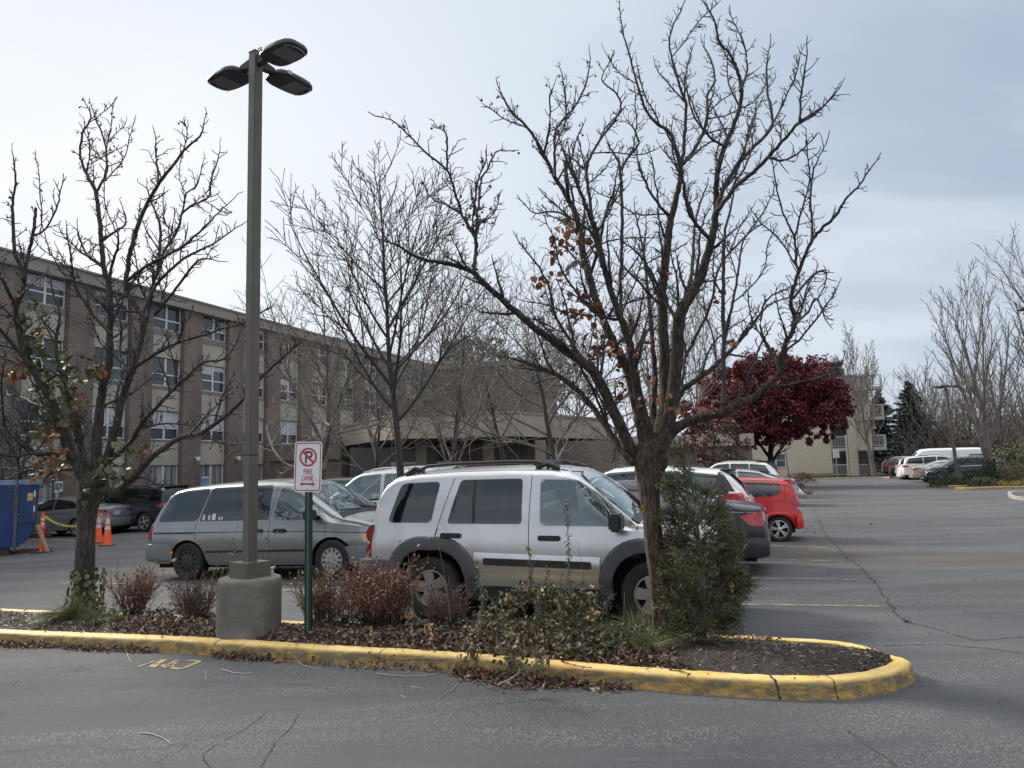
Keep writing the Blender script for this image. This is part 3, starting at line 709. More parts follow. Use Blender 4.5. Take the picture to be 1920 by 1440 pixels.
# ------------------------------------------------------------------ left pear tree
rt = random.Random(23); LD = 10.1
lft = empty("pear_tree", P(157,1158,LD), 0, "leafless pear tree with ivied trunk, beside the blue dumpster", "tree")
OL = lft.location.copy(); tm, cm = MB(), MB(); buds = []
pts, rad = limb([(152,1172,48),(155,1150,42),(157,1100,36),(159,1050,33),(161,1000,31),(164,960,34),(168,930,44),(174,905,52),(180,885,36)], LD, LD, rt, 5, 0, False)
fine = []; fr_ = []
for a, b, ra, rb in zip(pts[:-1], pts[1:], rad[:-1], rad[1:]): fine += [a, a.lerp(b,.5)]; fr_ += [ra, (ra+rb)/2]
bark_tube(tm, rel(fine+[pts[-1]], OL), fr_+[rad[-1]], 40, rt, .07)
limbs = [
 ([(172,935,32),(155,895,30),(130,840,28),(120,810,27),(106,775,26),(90,740,24),(72,710,22),(58,685,20),(42,650,17),(34,612,15),(30,580,13),(42,545,11),(45,512,10),(34,490,9),(27,470,8),(24,412,6.5),(24,375,5),(29,335,4),(25,295,2.5)], -.6, 1),
 ([(44,525,9),(52,480,8),(62,440,7.5),(65,415,7),(67,390,6.5)], -.3, .6, -.4),
 ([(62,442,5),(85,430,4),(107,387,3.5),(113,360,3),(117,345,2)], -.2, .9, -.35),
 ([(30,575,8),(12,540,7),(-5,510,5),(-30,480,4)], -.9, 1, -.5),
 ([(60,690,12),(20,640,9),(-15,600,7),(-50,540,5)], -1.2, 1, -.4),
 ([(172,910,20),(158,860,19),(146,819,17),(137,781,15),(125,731,12),(112,690,10),(105,640,8),(112,590,6),(100,550,4),(95,515,2.5)], .6, .9),
 ([(182,900,34),(181,860,30),(182,819,27),(187,780,24),(192,731,22),(199,700,21),(204,673,20),(206,630,18),(207,586,17),(204,536,15),(196,510,13),(192,480,12),(190,450,11),(187,412,10),(180,362,9),(172,345,7.5),(162,325,6.5),(152,300,5.5),(150,287,5),(155,250,4.5),(170,222,3.5),(165,202,2)], .2, 1),
 ([(180,362,6),(192,340,5.5),(200,320,5),(198,275,4),(190,248,3.5),(180,225,3),(175,208,2)], .4, 1, .1),
 ([(162,325,4),(168,290,3.5),(167,262,3)], .2, 1, .3),
 ([(188,905,28),(200,865,25),(212,819,22),(222,780,20),(232,740,19),(248,694,18),(262,645,16),(268,600,14),(255,575,12),(236,545,12),(240,505,11),(242,480,11),(251,450,10),(260,420,9.5),(277,380,8.5),(300,340,7.5),(325,310,6),(350,277,5),(375,255,4),(382,232,2.5)], -.5, 1),
 ([(298,342,6),(295,315,5),(292,290,4),(292,258,2.5)], -.4, 1, -.5),
 ([(186,912,27),(205,925,24),(222,923,20),(254,891,18),(280,862,16),(327,827,13),(350,817,12),(376,812,11),(423,780,9),(455,749,7),(480,720,6),(496,702,5),(530,670,4),(560,645,2.5)], -1.6, .9),
 ([(190,895,15),(204,865,14),(242,832,12),(262,800,11),(280,778,10),(320,735,8),(345,712,7),(380,680,5),(420,672,4),(445,640,2.5)], -.9, .9),
 ([(252,690,10),(290,665,9),(329,644,8),(376,630,6),(420,615,5),(455,606,4),(500,580,2.5)], -1.2, .9, -.3),
 ([(262,650,10),(275,600,9),(282,560,8.5),(290,525,8),(297,500,8),(300,460,7),(300,425,6),(292,400,5),(287,387,4),(275,350,2.5)], .6, 1, -.1),
 ([(297,500,7),(308,470,6.5),(322,450,6),(335,425,5.5),(342,400,5),(360,385,4.5),(390,370,4),(395,340,3.5),(405,310,3),(412,285,2)], .9, 1, .5),
 ([(342,400,4),(350,362,3.5),(368,350,3),(380,307,2)], .9, 1, .7),
 ([(240,525,9),(262,508,8),(287,492,7.5),(315,478,7),(345,460,6),(368,440,5),(390,420,4),(410,398,3),(430,380,2)], -.9, 1, -.4),
 ([(262,600,9),(282,555,8),(300,525,7),(342,487,6),(370,472,5),(400,457,4),(425,440,3),(445,425,2)], .3, 1, -.1),
 ([(290,590,7),(320,555,6),(345,520,5.5),(370,490,5),(385,485,4),(400,487,2)], -.5, 1, .1),
 ([(210,630,8),(175,590,6),(155,560,5),(140,530,4),(126,435,3)], -.4, .9, -.1),
 ([(192,500,6),(165,480,5),(150,450,4),(145,430,2.5)], .3, 1, .1),
 ([(190,450,6),(215,435,5),(235,420,4),(232,395,3)], .1, 1, .1),
 ([(204,530,7),(212,490,6),(222,460,5),(220,430,3)], -.3, 1, .1),
 ([(130,860,12),(98,852,11),(60,849,9),(35,828,8),(12,805,6),(5,770,5),(3,720,4),(8,680,2.5)], -1.4, .8, -.1),
 ([(60,849,7),(20,856,6),(-15,845,5),(-60,830,3)], -1.6, 1, -.6),
 ([(150,880,11),(120,880,9),(85,885,7),(55,880,5),(20,895,3)], 1.2, 1, .2),
 ([(240,700,7),(225,660,6),(228,610,5),(218,570,4),(222,540,2.5)], .7, .9, -.2),
 ([(105,770,9),(70,760,7),(40,745,5),(15,740,3)], .8, 1, -.2),
]
for L_ in limbs:
    spec, dz, dens = L_[0], L_[1], L_[2]; s0 = L_[3] if len(L_) > 3 else 0
    pts, rad = limb(spec, LD+s0, LD+dz, rt, 5, .006); pts = rel(pts, OL)
    if spec[0][2] >= 20:
        fi = []; fr2 = []
        for a, b, ra, rb in zip(pts[:-1], pts[1:], rad[:-1], rad[1:]): fi += [a, a.lerp(b,.5)]; fr2 += [ra, (ra+rb)/2]
        bark_tube(tm, fi+[pts[-1]], fr2+[rad[-1]], 14, rt, .06)
    else: cm.tube(pts, rad, 7)
    if dens: dress(cm, pts, rad, rt, .075/dens, .07, .30, .26, .15 if len(L_) < 4 else .08, buds, rs=.0075)
    if spec[-1][2] <= 5: spur(cm, pts[-1], (pts[-1]-pts[-3]).normalized(), .16, .0075, rt, 1, 2, .5, buds)
tm.build("trunk", BARK, lft, smooth=True, sharp=None); 
for b in buds[:160]: cm.lathe([(.002,-.013),(.012,-.007),(.015,.0),(.010,.010),(.002,.014)], 7, Matrix.Translation(b))
cm.build("crown", TWIG, lft, smooth=True, sharp=None)
GL = leafmat("olive_vine_leaf", (.045,.060,.022), (.10,.115,.040), (.19,.17,.06)); OLF = leafmat("orange_vine_leaf", (.20,.07,.03), (.30,.14,.06), (.26,.20,.05))
lm, lo = MB(), MB()
for px, py, n, s, r_ in [(35,610,12,.11,.22),(60,640,14,.12,.22),(75,660,14,.12,.24),(50,690,12,.12,.2),(85,700,22,.12,.3),(110,715,22,.12,.3),(120,740,20,.12,.3),(105,770,18,.12,.24),(140,690,12,.12,.2),(160,700,9,.12,.2),(85,795,16,.12,.22),(75,815,14,.11,.18),(130,800,12,.11,.2),(230,850,10,.11,.18),(250,850,10,.11,.16),(215,890,14,.12,.2),(200,880,12,.12,.22),(150,925,8,.1,.12),(70,575,8,.11,.14)]:
    leaf_cluster(lm, P(px,py,LD-.2+rt.uniform(-.2,.2))-OL, r_, n, s, rt, .6, .85)
for px, py, n, s, r_ in [(35,695,16,.10,.13),(190,695,5,.11,.08),(98,880,30,.10,.22),(100,845,16,.09,.14),(95,815,10,.1,.12),(108,790,8,.1,.12),(85,870,12,.09,.14),(268,840,9,.1,.1),(260,805,3,.09,.06),(25,560,6,.09,.1),(150,755,6,.1,.1),(72,625,6,.1,.1),(178,1240,0,.1,.1)]:
    leaf_cluster(lo, P(px,py,LD-.3+rt.uniform(-.15,.15))-OL, r_, n, s, rt, .8, .8)
# ivy wound round the foot of the trunk
for k in range(150):
    h = rt.uniform(.0,.62); a = rt.uniform(0,6.28); rr_ = .20+.04*rt.random()-.08*min(h,.5)
    leaf(lm, Vector((rr_*math.cos(a)+h*.07, rr_*math.sin(a), h+.02)), Vector((math.cos(a),math.sin(a),.2)).normalized(), (Vector((0,0,-1))+rv(rt)*.5).normalized(), rt.uniform(.05,.09), rt, .9, .2)
lm.build("vine_leaves", GL, lft); lo.build("dead_leaves", OLF, lft)
# ------------------------------------------------------------------ vehicles
def paint(name, col, metal=.35, rough=.32, coat=.6, dirt=.06):
    if name in MATS: return MATS[name]
    m = mat(name, col, rough, metal, coat=coat, col2=tuple(min(1,c*(1+dirt)) for c in col), vscale=2.5, vdist=(.3,.7), detail=6)
    return m
def car_glass(name, tint, base=.07):
    m = bpy.data.materials.new(name); m.use_nodes = True; nt = m.node_tree; N = nt.nodes; L = nt.links
    N.remove(N["Principled BSDF"]); out = N["Material Output"]
    t = N.new("ShaderNodeBsdfTransparent"); t.inputs[0].default_value = (*tint,1); g = N.new("ShaderNodeBsdfGlossy"); g.inputs["Roughness"].default_value = .03; g.inputs[0].default_value = (.86,.96,.97,1)
    fr_ = N.new("ShaderNodeFresnel"); fr_.inputs[0].default_value = 1.5; ad = N.new("ShaderNodeMath"); ad.operation = 'ADD'; ad.use_clamp = True; L.new(fr_.outputs[0], ad.inputs[0]); ad.inputs[1].default_value = base
    mx = N.new("ShaderNodeMixShader"); L.new(ad.outputs[0], mx.inputs[0]); L.new(t.outputs[0], mx.inputs[1]); L.new(g.outputs[0], mx.inputs[2]); L.new(mx.outputs[0], out.inputs[0]); MATS[name] = m; return m
GLASS = car_glass("dark_tinted_glass", (.10,.11,.115), .05)
GLASS2 = car_glass("clear_car_glass", (.62,.74,.73), .14)
TRIMI = mat("interior_trim", (.055,.055,.058), .9); SEATM = mat("grey_seat_cloth", (.22,.215,.205), .9, var=.15, vscale=8)
BLK = mat("black_trim_plastic", (.018,.018,.02), .45, var=.15, vscale=20)
GRYP = mat("charcoal_cladding", (.070,.075,.085), .55, var=.12, vscale=8)
TYRE = mat("tyre_rubber", (.020,.020,.021), .8, bump=.3, bscale=60)
RIMS = mat("alloy_rim", (.55,.55,.56), .32, .75)
STEEL = mat("black_steel_wheel", (.045,.045,.047), .5, .4)
RED_L = mat("red_lamp_lens", (.32,.012,.012), .12, coat=.8, col2=(.12,.006,.008), vscale=9)
RED_B = mat("bright_red_lamp_lens", (.50,.02,.018), .1, coat=.8, col2=(.25,.01,.01), vscale=9)
AMB = mat("amber_lamp_lens", (.55,.30,.12), .2, coat=.8, col2=(.62,.48,.33), vscale=12)
CLR = mat("clear_headlamp_lens", (.42,.44,.46), .12, .3, coat=.8, col2=(.12,.12,.13), vscale=9)
CHR = mat("chrome_trim", (.62,.63,.65), .12, 1.0)
SEAM = mat("panel_shadow_gap", (.008,.008,.009), .8)
UNDER = mat("black_underbody", (.008,.008,.009), .9)

ALLCARS = []
class Car:
    def __init__(s, sp, name, label, cat, loc, rz, group=None):
        s.sp = sp; s.root = empty(name, loc, rz, label, cat, group)
        
        if loc[0] < -2:
            s.root.rotation_euler = (math.atan(-.028*math.sin(rz)), -math.atan(.028*math.cos(rz)), rz); s.root.location.z = gz(loc[0])
        s.L, s.W, s.H = sp['L'], sp['W'], sp['H']; s.seams = MB(); ALLCARS.append(s); s.body()
    def half(s, x, z):
        sp = s.sp; w_ = s.W/2*interp(x, sp['plan']); b0 = sp['sill']; b1 = interp(x, sp['belt'])
        q = (z-b0)/max(b1-b0,.1)
        return w_*interp(q, sp.get('sec', [(-.5,.90),(0,.945),(.25,.985),(.55,1),(.82,.985),(1,.955)]))
    def body(s):
        sp = s.sp; xs = set(np.linspace(-s.L/2, s.L/2, 70))
        for xw in (sp['xr'], sp['xf']):
            for k in range(25): xs.add(xw + sp['Ra']*math.cos(math.pi*k/24))
        for x, _ in sp['top']+sp['plan']+sp['belt']: xs.add(x)
        for e in (-1, 1):
            for k in (.004,.015,.03,.05): xs.add(e*(s.L/2-k))
        xs = sorted(x for x in xs if -s.L/2 <= x <= s.L/2)
        o = [xs[0]]
        for x in xs[1:]:
            if x-o[-1] > .004: o.append(x)
        xs = o
        NL, NS, NC, NR = 9, 6, 6, 6; rows = NL+NS+NC+NR; vs = []; ncol = len(xs)
        for x in xs:
            zt = interp(x, sp['top']); zs = min(interp(x, sp['belt']), zt-.012)
            zb = interp(x, sp['bot'])
            for xw in (sp['xr'], sp['xf']):
                if abs(x-xw) < sp['Ra']: zb = max(zb, sp['Rw']*.98+math.sqrt(max(0, sp['Ra']**2-(x-xw)**2))*.98)
            zb = min(zb, zs-.01); col = []
            for i in range(NL):
                z = zb+(zs-zb)*i/(NL-1); col.append((s.half(x,z), z))
            w1 = col[-1][0]; wr = w1*interp(x, sp['roofw']); h = zt-zs; c = min(sp.get('rc',.13), h*.55); crown = min(.035, h*.3)
            for i in range(1, NS+1):
                t = i/NS; z = zs+(h-c-crown)*t; y = w1+(wr+c*.4-w1)*t + .018*math.sin(math.pi*t)*min(1,h/.4); col.append((y, z))
            y0, z0 = col[-1]; cx = max(y0-c*1.3, .02)
            for i in range(1, NC+1):
                a = math.pi/2*i/NC; col.append((cx+(y0-cx)*math.cos(a), z0+c*math.sin(a)))
            y1, z1 = col[-1]
            for i in range(1, NR+1):
                t = i/NR; col.append((y1*(1-t), z1+(zt-z1)*(1-(1-t)**2)))
            for y, z in col: vs.append((x, y, z))
        K = len(vs)//ncol; n0 = len(vs); mv = [(x,-y,z) for x,y,z in vs]; fs = []
        for i in range(ncol-1):
            for j in range(K-1):
                a = i*K+j; fs.append((a, a+1, a+K+1, a+K)); b = a+n0; fs.append((b, b+K, b+K+1, b+1))
        for e, i in ((0,0),(1,ncol-1)):
            for j in range(K-1):
                a = i*K+j; f = (a, a+n0, a+1+n0, a+1); fs.append(f if e == 0 else f[::-1])
        me = MB().add(vs+mv, fs); b = me.build("body", sp['paint'], s.root)
        bm = bmesh.new(); bm.from_mesh(b.data); bmesh.ops.remove_doubles(bm, verts=bm.verts, dist=.0012); bmesh.ops.recalc_face_normals(bm, faces=bm.faces)
        bm.to_mesh(b.data); s.bvh = BVHTree.FromBMesh(bm); s.bmo = bm
        b.data.shade_smooth(); b.data.set_sharp_from_angle(angle=R(32)); s.b = b
        # underbody and wheel housings
        u = MB(); u.box((-s.L/2+.18,-s.W/2+.27,.2),(s.L/2-.18,s.W/2-.27,min(interp(sp['xr'],sp['belt']),.95)*.86)); Ra = sp['Ra']; 
        for xw in (sp['xr'], sp['xf']):
            for sg in (-1, 1):
                vs = []
                for k in range(13):
                    a = math.pi*k/12; yo = s.half(xw, sp['Rw']+Ra*.6)-.02
                    for y in (yo, s.W/2-.30): vs.append((xw+Ra*math.cos(a)*1.0, sg*y, sp['Rw']+Ra*math.sin(a)*.99))
                u.add(vs, [(2*k,2*k+1,2*k+3,2*k+2) for k in range(12)])
        u.build("underbody", UNDER, s.root)
        for xw in (sp['xr'], sp['xf']):
            for sg in (-1, 1): s.wheel(xw, sg)
    def wheel(s, xw, sg):
        sp = s.sp; Rw = sp['Rw']; tw = sp.get('tw',.21); y = sg*(s.W/2-.035-sp.get('inset',0)); st = sp.get('rim','alloy5'); r = Rw*sp.get('rr',.64)
        M = Matrix.Translation((xw, y, Rw)) @ Matrix.Rotation(0 if sg < 0 else math.pi, 4, 'Z')
        T = MB(); T.lathe([(r*.96,.0),(r*1.0,-.012),(r*1.10,-.022),(Rw*.93,-.02),(Rw*.985,.004),(Rw,.03),(Rw,tw-.03),(Rw*.97,tw-.005),(r,tw)], 40, M, axis='Y')
        T.f = T.f[:-2]
        w_ = T.build("wheel", TYRE, s.root, smooth=True, sharp=40)
        Q = MB(); 
        def pt(rad, a, dep): return M @ Vector((rad*math.cos(a), dep, rad*math.sin(a)))
        # rim barrel + dish
        n = 40
        prof = [(r*1.0,-.006),(r*.93,-.010),(r*.90,.012),(r*.88,.10)]
        vs = [pt(pr, 2*math.pi*j/n, dp) for pr, dp in prof for j in range(n)]
        Q.add(vs, [(i*n+j,(i+1)*n+j,(i+1)*n+(j+1)%n,i*n+(j+1)%n) for i in range(3) for j in range(n)])
        D = MB()
        D.add([pt(r*.9, 2*math.pi*j/n, .06) for j in range(n)], [tuple(range(n))])
        sps = {'alloy5':(5,.16,.10,1),'alloy10':(5,.10,.07,2),'jeep':(5,.30,.26,1),'cover':(12,.17,.11,1),'steel':(12,.16,.12,1),'alloy7':(7,.12,.08,1),'alloy6':(6,.16,.1,1)}[st]
        ns, wo, wi, dbl = sps
        for k in range(ns):
            for q in range(dbl):
                a = 2*math.pi*k/ns + .5 + (0 if dbl == 1 else (q-.5)*.30)
                def sp_pt(rad, off, dep): 
                    return M @ Vector((rad*math.cos(a)-off*math.sin(a), dep, rad*math.sin(a)+off*math.cos(a)))
                a0, a1 = r*.16, r*.92; w0, w1 = r*wi*.9, r*wo*(1 if dbl == 1 else .8)
                if st in ('cover','steel'): w0 = r*.05; a0 = r*.5
                vs = [sp_pt(a0,-w0,-.004), sp_pt(a0,w0,-.004), sp_pt(a1,w1,.0), sp_pt(a1,-w1,.0), sp_pt(a0,-w0,.04), sp_pt(a0,w0,.04), sp_pt(a1,w1,.05), sp_pt(a1,-w1,.05)]
                Q.add(vs, [(0,1,2,3),(0,4,5,1),(1,5,6,2),(3,2,6,7),(0,3,7,4)])
        hr = r*(.62 if st in ('cover','steel') else .24)
        vs = [pt(hr, 2*math.pi*j/20, -.006) for j in range(20)]+[pt(hr*.55, 2*math.pi*j/20, -.014) for j in range(20)]+[pt(hr*1.02, 2*math.pi*j/20, .04) for j in range(20)]
        Q.add(vs, [tuple(range(20,40))]+[(j,(j+1)%20,20+(j+1)%20,20+j) for j in range(20)]+[(40+j,40+(j+1)%20,(j+1)%20,j) for j in range(20)])
        rm = Q.build("rim", STEEL if st == 'steel' else sp.get('rimmat', RIMS), w_, smooth=True, sharp=30)
        for j in range(5):
            a = 2*math.pi*j/5; c = pt(r*(.30 if st not in('jeep',) else .18), a, -.008); D.lathe([(.011,-.01),(.011,.01)], 8, Matrix.Translation(c) @ Matrix.Rotation(math.pi/2,4,'X'))
        D.build("brake_disc", UNDER, w_)
    def cut(s, poly, side):
        """open the bodywork behind a pane"""
        raw = getattr(poly, 'raw', None); rr = getattr(poly, 'r', 0)
        q = rnd(raw, rr, 1) if raw else list(poly); cx = sum(p[0] for p in q)/len(q); cy = sum(p[1] for p in q)/len(q)
        q = [(cx+(x-cx)*(1-.012/max(math.hypot(x-cx,y-cy),.05)), cy+(y-cy)*(1-.012/max(math.hypot(x-cx,y-cy),.05))) for x, y in q]
        bm = s.bmo; ia, ib = (0, 2) if side in 'RL' else ((1, 2) if side in 'BF' else (0, 1)); ax = 3-ia-ib
        x0, x1 = min(p[0] for p in q)-.12, max(p[0] for p in q)+.12; y0, y1 = min(p[1] for p in q)-.12, max(p[1] for p in q)+.12
        sg = {'R':-1,'L':1,'B':-1,'F':1,'T':1}[side]
        lo = .3 if side in 'RL' else (.0 if side in 'BF' else .6)
        def near(f):
            c = f.calc_center_median(); return x0 < c[ia] < x1 and y0 < c[ib] < y1 and c[ax]*sg > lo
        for i in range(len(q)):
            a = q[i]; b = q[(i+1)%len(q)]; d = (b[0]-a[0], b[1]-a[1]); ln = math.hypot(*d)
            if ln < .004: continue
            co = Vector((0,0,0)); co[ia] = a[0]; co[ib] = a[1]; no = Vector((0,0,0)); no[ia] = d[1]/ln; no[ib] = -d[0]/ln
            fs = [f for f in bm.faces if near(f)]
            if not fs: return
            es = {e for f in fs for e in f.edges}; vs = {v for f in fs for v in f.verts}
            bmesh.ops.bisect_plane(bm, geom=list(vs)+list(es)+fs, dist=1e-5, plane_co=co, plane_no=no)
        def inside(x, y):
            r = False; n = len(q)
            for i in range(n):
                (xa,ya),(xb,yb) = q[i], q[(i+1)%n]
                if (ya > y) != (yb > y) and x < (xb-xa)*(y-ya)/(yb-ya)+xa: r = not r
            return r
        dl = []
        for f in bm.faces:
            if near(f):
                c = f.calc_center_median(); n = f.normal
                if side in 'RL' and abs(n.y) < .55: continue
                if side in 'BF' and abs(n.x) < .3: continue
                if side == 'T' and (n.z < .12 or abs(n.y) > .8): continue
                if inside(c[ia], c[ib]): dl.append(f)
        bmesh.ops.delete(bm, geom=dl, context='FACES_ONLY')
    def interior(s):
        sp = s.sp; k = s.L/4.7; bz = interp(0, sp['belt']); w2 = s.W/2
        t = MB(); t.box((-s.L/2+.4,-w2+.14,bz*.80),(1.25*k,w2-.14,bz*.82)); t.box((1.02*k,-w2+.14,bz*.7),(1.32*k,w2-.14,bz*1.0)); t.build("dashboard", TRIMI, s.root, bevel=.02)
        st_ = MB()
        for x in (-.05*k, -.95*k):
            for y in (-.38, .38):
                T = Matrix.Translation((x,y,0)) @ Matrix.Rotation(R(-12),4,'Y')
                st_.box((-.07,-.23,bz*.55),(.07,.23,bz*1.14), T); st_.box((-.05,-.12,bz*1.17),(.05,.12,min(bz*1.17+.19,s.H-.2)), T); st_.box((-.02,-.03,bz*1.1),(.02,.03,bz*1.2), T)
        st_.build("seats", SEATM, s.root, smooth=True, bevel=.045)
        w_ = MB(); w_.tube([(.80*k+.05*math.cos(a)*.5-.0, .38+.17*math.sin(a), bz*1.0+.17*math.cos(a)) for a in np.linspace(0,2*math.pi,19)], .014, 6); w_.build("steering_wheel", BLK, s.root, smooth=True)
    def finish(s):
        s.bmo.to_mesh(s.b.data)
        s.bmo.normal_update(); lin = s.bmo.copy()
        for v in lin.verts: v.co = v.co - v.normal*.014
        bmesh.ops.reverse_faces(lin, faces=lin.faces)
        zc = interp(0, s.sp['belt'])*.8
        bmesh.ops.delete(lin, geom=[f for f in lin.faces if f.calc_center_median().z < zc], context='FACES')
        me = bpy.data.meshes.new("interior_lining"); lin.to_mesh(me); lin.free(); me.materials.append(TRIMI); o = bpy.data.objects.new("interior_lining", me); COL.objects.link(o); o.parent = s.root
        s.b.data.set_sharp_from_angle(angle=R(32))
        for p in s.b.data.polygons: p.use_smooth = True
        s.bmo.free(); s.interior()
        if not s.seams.v: return
        bm = bmesh.new(); bm.from_mesh(s.b.data); s.b.data.materials.append(SEAM)
        vv = [bm.verts.new(p) for p in s.seams.v]
        for f in s.seams.f:
            try: q = bm.faces.new([vv[i] for i in f]); q.material_index = 1
            except ValueError: pass
        bm.to_mesh(s.b.data); bm.free()
    # ---- project flat outlines on to the bodywork
    def cast(s, p, side):
        if side == 'R': o, d = Vector((p[0], -3, p[1])), Vector((0,1,0))
        elif side == 'L': o, d = Vector((p[0], 3, p[1])), Vector((0,-1,0))
        elif side == 'B': o, d = Vector((-5, p[0], p[1])), Vector((1,0,0))
        elif side == 'F': o, d = Vector((5, p[0], p[1])), Vector((-1,0,0))
        else: o, d = Vector((p[0], p[1], 5)), Vector((0,0,-1))
        h, n, i, ds = s.bvh.ray_cast(o, d, 8)
        return h, n, d
    def panel(s, poly, side, name, m, off=.004, sub=.07, both=False, skirt=True, parent=None, label=None):
        if m in (GLASS, GLASS2) and name != "pane": s.cut(poly, side)
        bm = bmesh.new(); vs = [bm.verts.new((p[0], p[1], 0)) for p in poly]
        tris = tessellate_polygon([[Vector((p[0],p[1],0)) for p in poly]])
        for t in tris:
            try: bm.faces.new([vs[i] for i in t])
            except ValueError: pass
        for _ in range(6):
            es = [e for e in bm.edges if e.calc_length() > sub]
            if not es: break
            bmesh.ops.subdivide_edges(bm, edges=es, cuts=1); bmesh.ops.triangulate(bm, faces=[f for f in bm.faces if len(f.verts) > 3])
        bad = []; last = None; nn = {}
        for v in bm.verts:
            h, n, d = s.cast((v.co.x, v.co.y), side)
            if h is None: bad.append(v); continue
            if n.dot(d) > 0: n = -n
            nn[v] = (h, n, d)
        if bad: bmesh.ops.delete(bm, geom=bad, context='VERTS')
        for v in bm.verts:
            h, n, d = nn[v]; v.co = h + n*off
        if skirt:
            be = [e for e in bm.edges if e.is_boundary]; ds = {v: nn[v] for v in bm.verts}
            r = bmesh.ops.extrude_edge_only(bm, edges=be)
            for g in r['geom']:
                if isinstance(g, bmesh.types.BMVert):
                    src = min((v for e in g.link_edges for v in [e.other_vert(g)] if v in ds), key=lambda v: (v.co-g.co).length, default=None)
                    if src: g.co = ds[src][0] - ds[src][1]*.008
        bmesh.ops.recalc_face_normals(bm, faces=bm.faces)
        # outward
        me = bpy.data.meshes.new(name); bm.to_mesh(me); bm.free(); me.materials.append(m); me.shade_smooth(); me.set_sharp_from_angle(angle=R(40))
        o = bpy.data.objects.new(name, me); COL.objects.link(o); o.parent = parent or s.root
        if label: o['label'] = label
        if both and side in 'RL':
            s.panel(poly, 'L' if side == 'R' else 'R', name, m, off, sub, False, skirt)
        return o
    def line(s, pts, side, wd=.008, off=.0015, name="panel_gap", m=None, both=False):
        """thin strip following the body"""
        raw = [Vector((p[0],p[1],0)) for p in pts]; q = []
        for a, b in zip(raw[:-1], raw[1:]):
            n = max(1, int((b-a).length/.06)); q += [a.lerp(b,i/n) for i in range(n)]
        q.append(raw[-1]); vs = []; ok = []
        for i, p in enumerate(q):
            t = (q[min(i+1,len(q)-1)]-q[max(i-1,0)]).normalized(); sd = Vector((-t.y,t.x,0))*wd/2; row = []
            for g in (p+sd, p-sd):
                h, n, d = s.cast((g.x,g.y), side)
                if h is not None:
                    if n.dot(d) > 0: n = -n
                    row.append(h+n*off)
            ok.append(len(row) == 2); vs += row if len(row) == 2 else [Vector((0,0,.5)),Vector((0,0,.5))]
        fs = [(2*i,2*i+1,2*i+3,2*i+2) for i in range(len(q)-1) if ok[i] and ok[i+1]]
        if fs:
            if name == "panel_gap": s.seams.add(vs, fs)
            else: MB().add(vs, fs).build(name, m or SEAM, s.root)
        if both: s.line(pts, 'L' if side == 'R' else 'R', wd, off, name, m)
    def handle(s, x, z, side, m=BLK, L=.17, h=.032):
        sg = -1 if side == 'R' else 1; hh, n, d = s.cast((x,z), side)
        if hh is None: return
        mb = MB(); mb.box((x-L/2, hh.y+sg*.004 if sg>0 else hh.y-.038, z-h/2), (x+L/2, hh.y+.038 if sg>0 else hh.y-.004, z+h/2))
        mb.build("door_handle", m, s.root, smooth=True, bevel=.011)
    def mirror(s, x, z, side, m=BLK, size=(.11,.2,.15)):
        sg = -1 if side == 'R' else 1; hh, n, d = s.cast((x,z), side); y = hh.y if hh else sg*s.W/2*.85
        mb = MB(); mb.box((x-size[0]/2, -size[1]/2, -size[2]/2),(x+size[0]/2, size[1]/2, size[2]/2))
        mb.v = [(p[0] , p[1]+y+sg*(size[1]/2+.045), p[2]+z+.05) for p in mb.v]
        mb.box((x-.03, min(y,y+sg*.09), z-.02),(x+.04, max(y,y+sg*.09), z+.03))
        mb.build("side_mirror", m, s.root, smooth=True, bevel=.028)
    def rails(s, x0, x1, m=BLK, r=.014, lift=.06, feet=(0,.5,1)):
        for sg in (-1,1):
            pts = []; n = 14
            for i in range(n+1):
                x = x0+(x1-x0)*i/n; y = sg*(s.half(x, interp(x,s.sp['belt']))*interp(x,s.sp['roofw'])-.06)
                h, nn, d = s.cast((x,y), 'T'); e = min(i, n-i); lf = lift*min(1, e/2.0)
                pts.append(Vector((x,y,(h.z if h else s.H)+lf+.004)))
            mb = MB(); mb.tube(pts, r, 8); 
            for f in feet:
                i = int(f*n*.999) if f < 1 else n; i = min(max(i,1),n-1); p = pts[i]; mb.tube([p, p-Vector((0,0,lift+.02))], r*.9, 6)
            mb.build("roof_rail", m, s.root, smooth=True, sharp=50)
    def plate(s, y, z, x=None, col=None):
        h, n, d = s.cast((y,z), 'B'); xx = h.x if h else -s.L/2
        mb = MB(); mb.box((xx-.014, y-.155, z-.076),(xx-.002, y+.155, z+.076)); mb.build("licence_plate", col or mat("pale_licence_plate",(.45,.50,.56),.4,col2=(.25,.30,.42),vscale=25), s.root, bevel=.004)
def mirrorx(poly): return [(x, z) for x, z in poly]
class PL(list): pass
def rnd(poly, r=.05, n=4):
    """round polygon corners"""
    out = []; k = len(poly)
    for i in range(k):
        p0 = Vector(poly[i-1]); p = Vector(poly[i]); p2 = Vector(poly[(i+1)%k]); rr = min(r, (p0-p).length*.45, (p2-p).length*.45)
        a = p+(p0-p).normalized()*rr; b = p+(p2-p).normalized()*rr
        for j in range(n+1):
            t = j/n; q = a*(1-t)**2 + p*2*t*(1-t) + b*t*t; out.append((q.x, q.y))
    out = PL(out); out.raw = list(poly); out.r = r; return out
def place(px, py, lx, ly, rz, h=0):
    """vehicle origin so that local ground point (lx,ly) falls on the ground at a photo pixel"""
    g = G(px, py); c, s_ = math.cos(rz), math.sin(rz); x = g.x-(c*lx-s_*ly); y = g.y-(s_*lx+c*ly)
    return Vector((x, y, g.z))
HR = -UA; HL = math.pi-UA      # nose to the right / nose to the left, square to the stalls

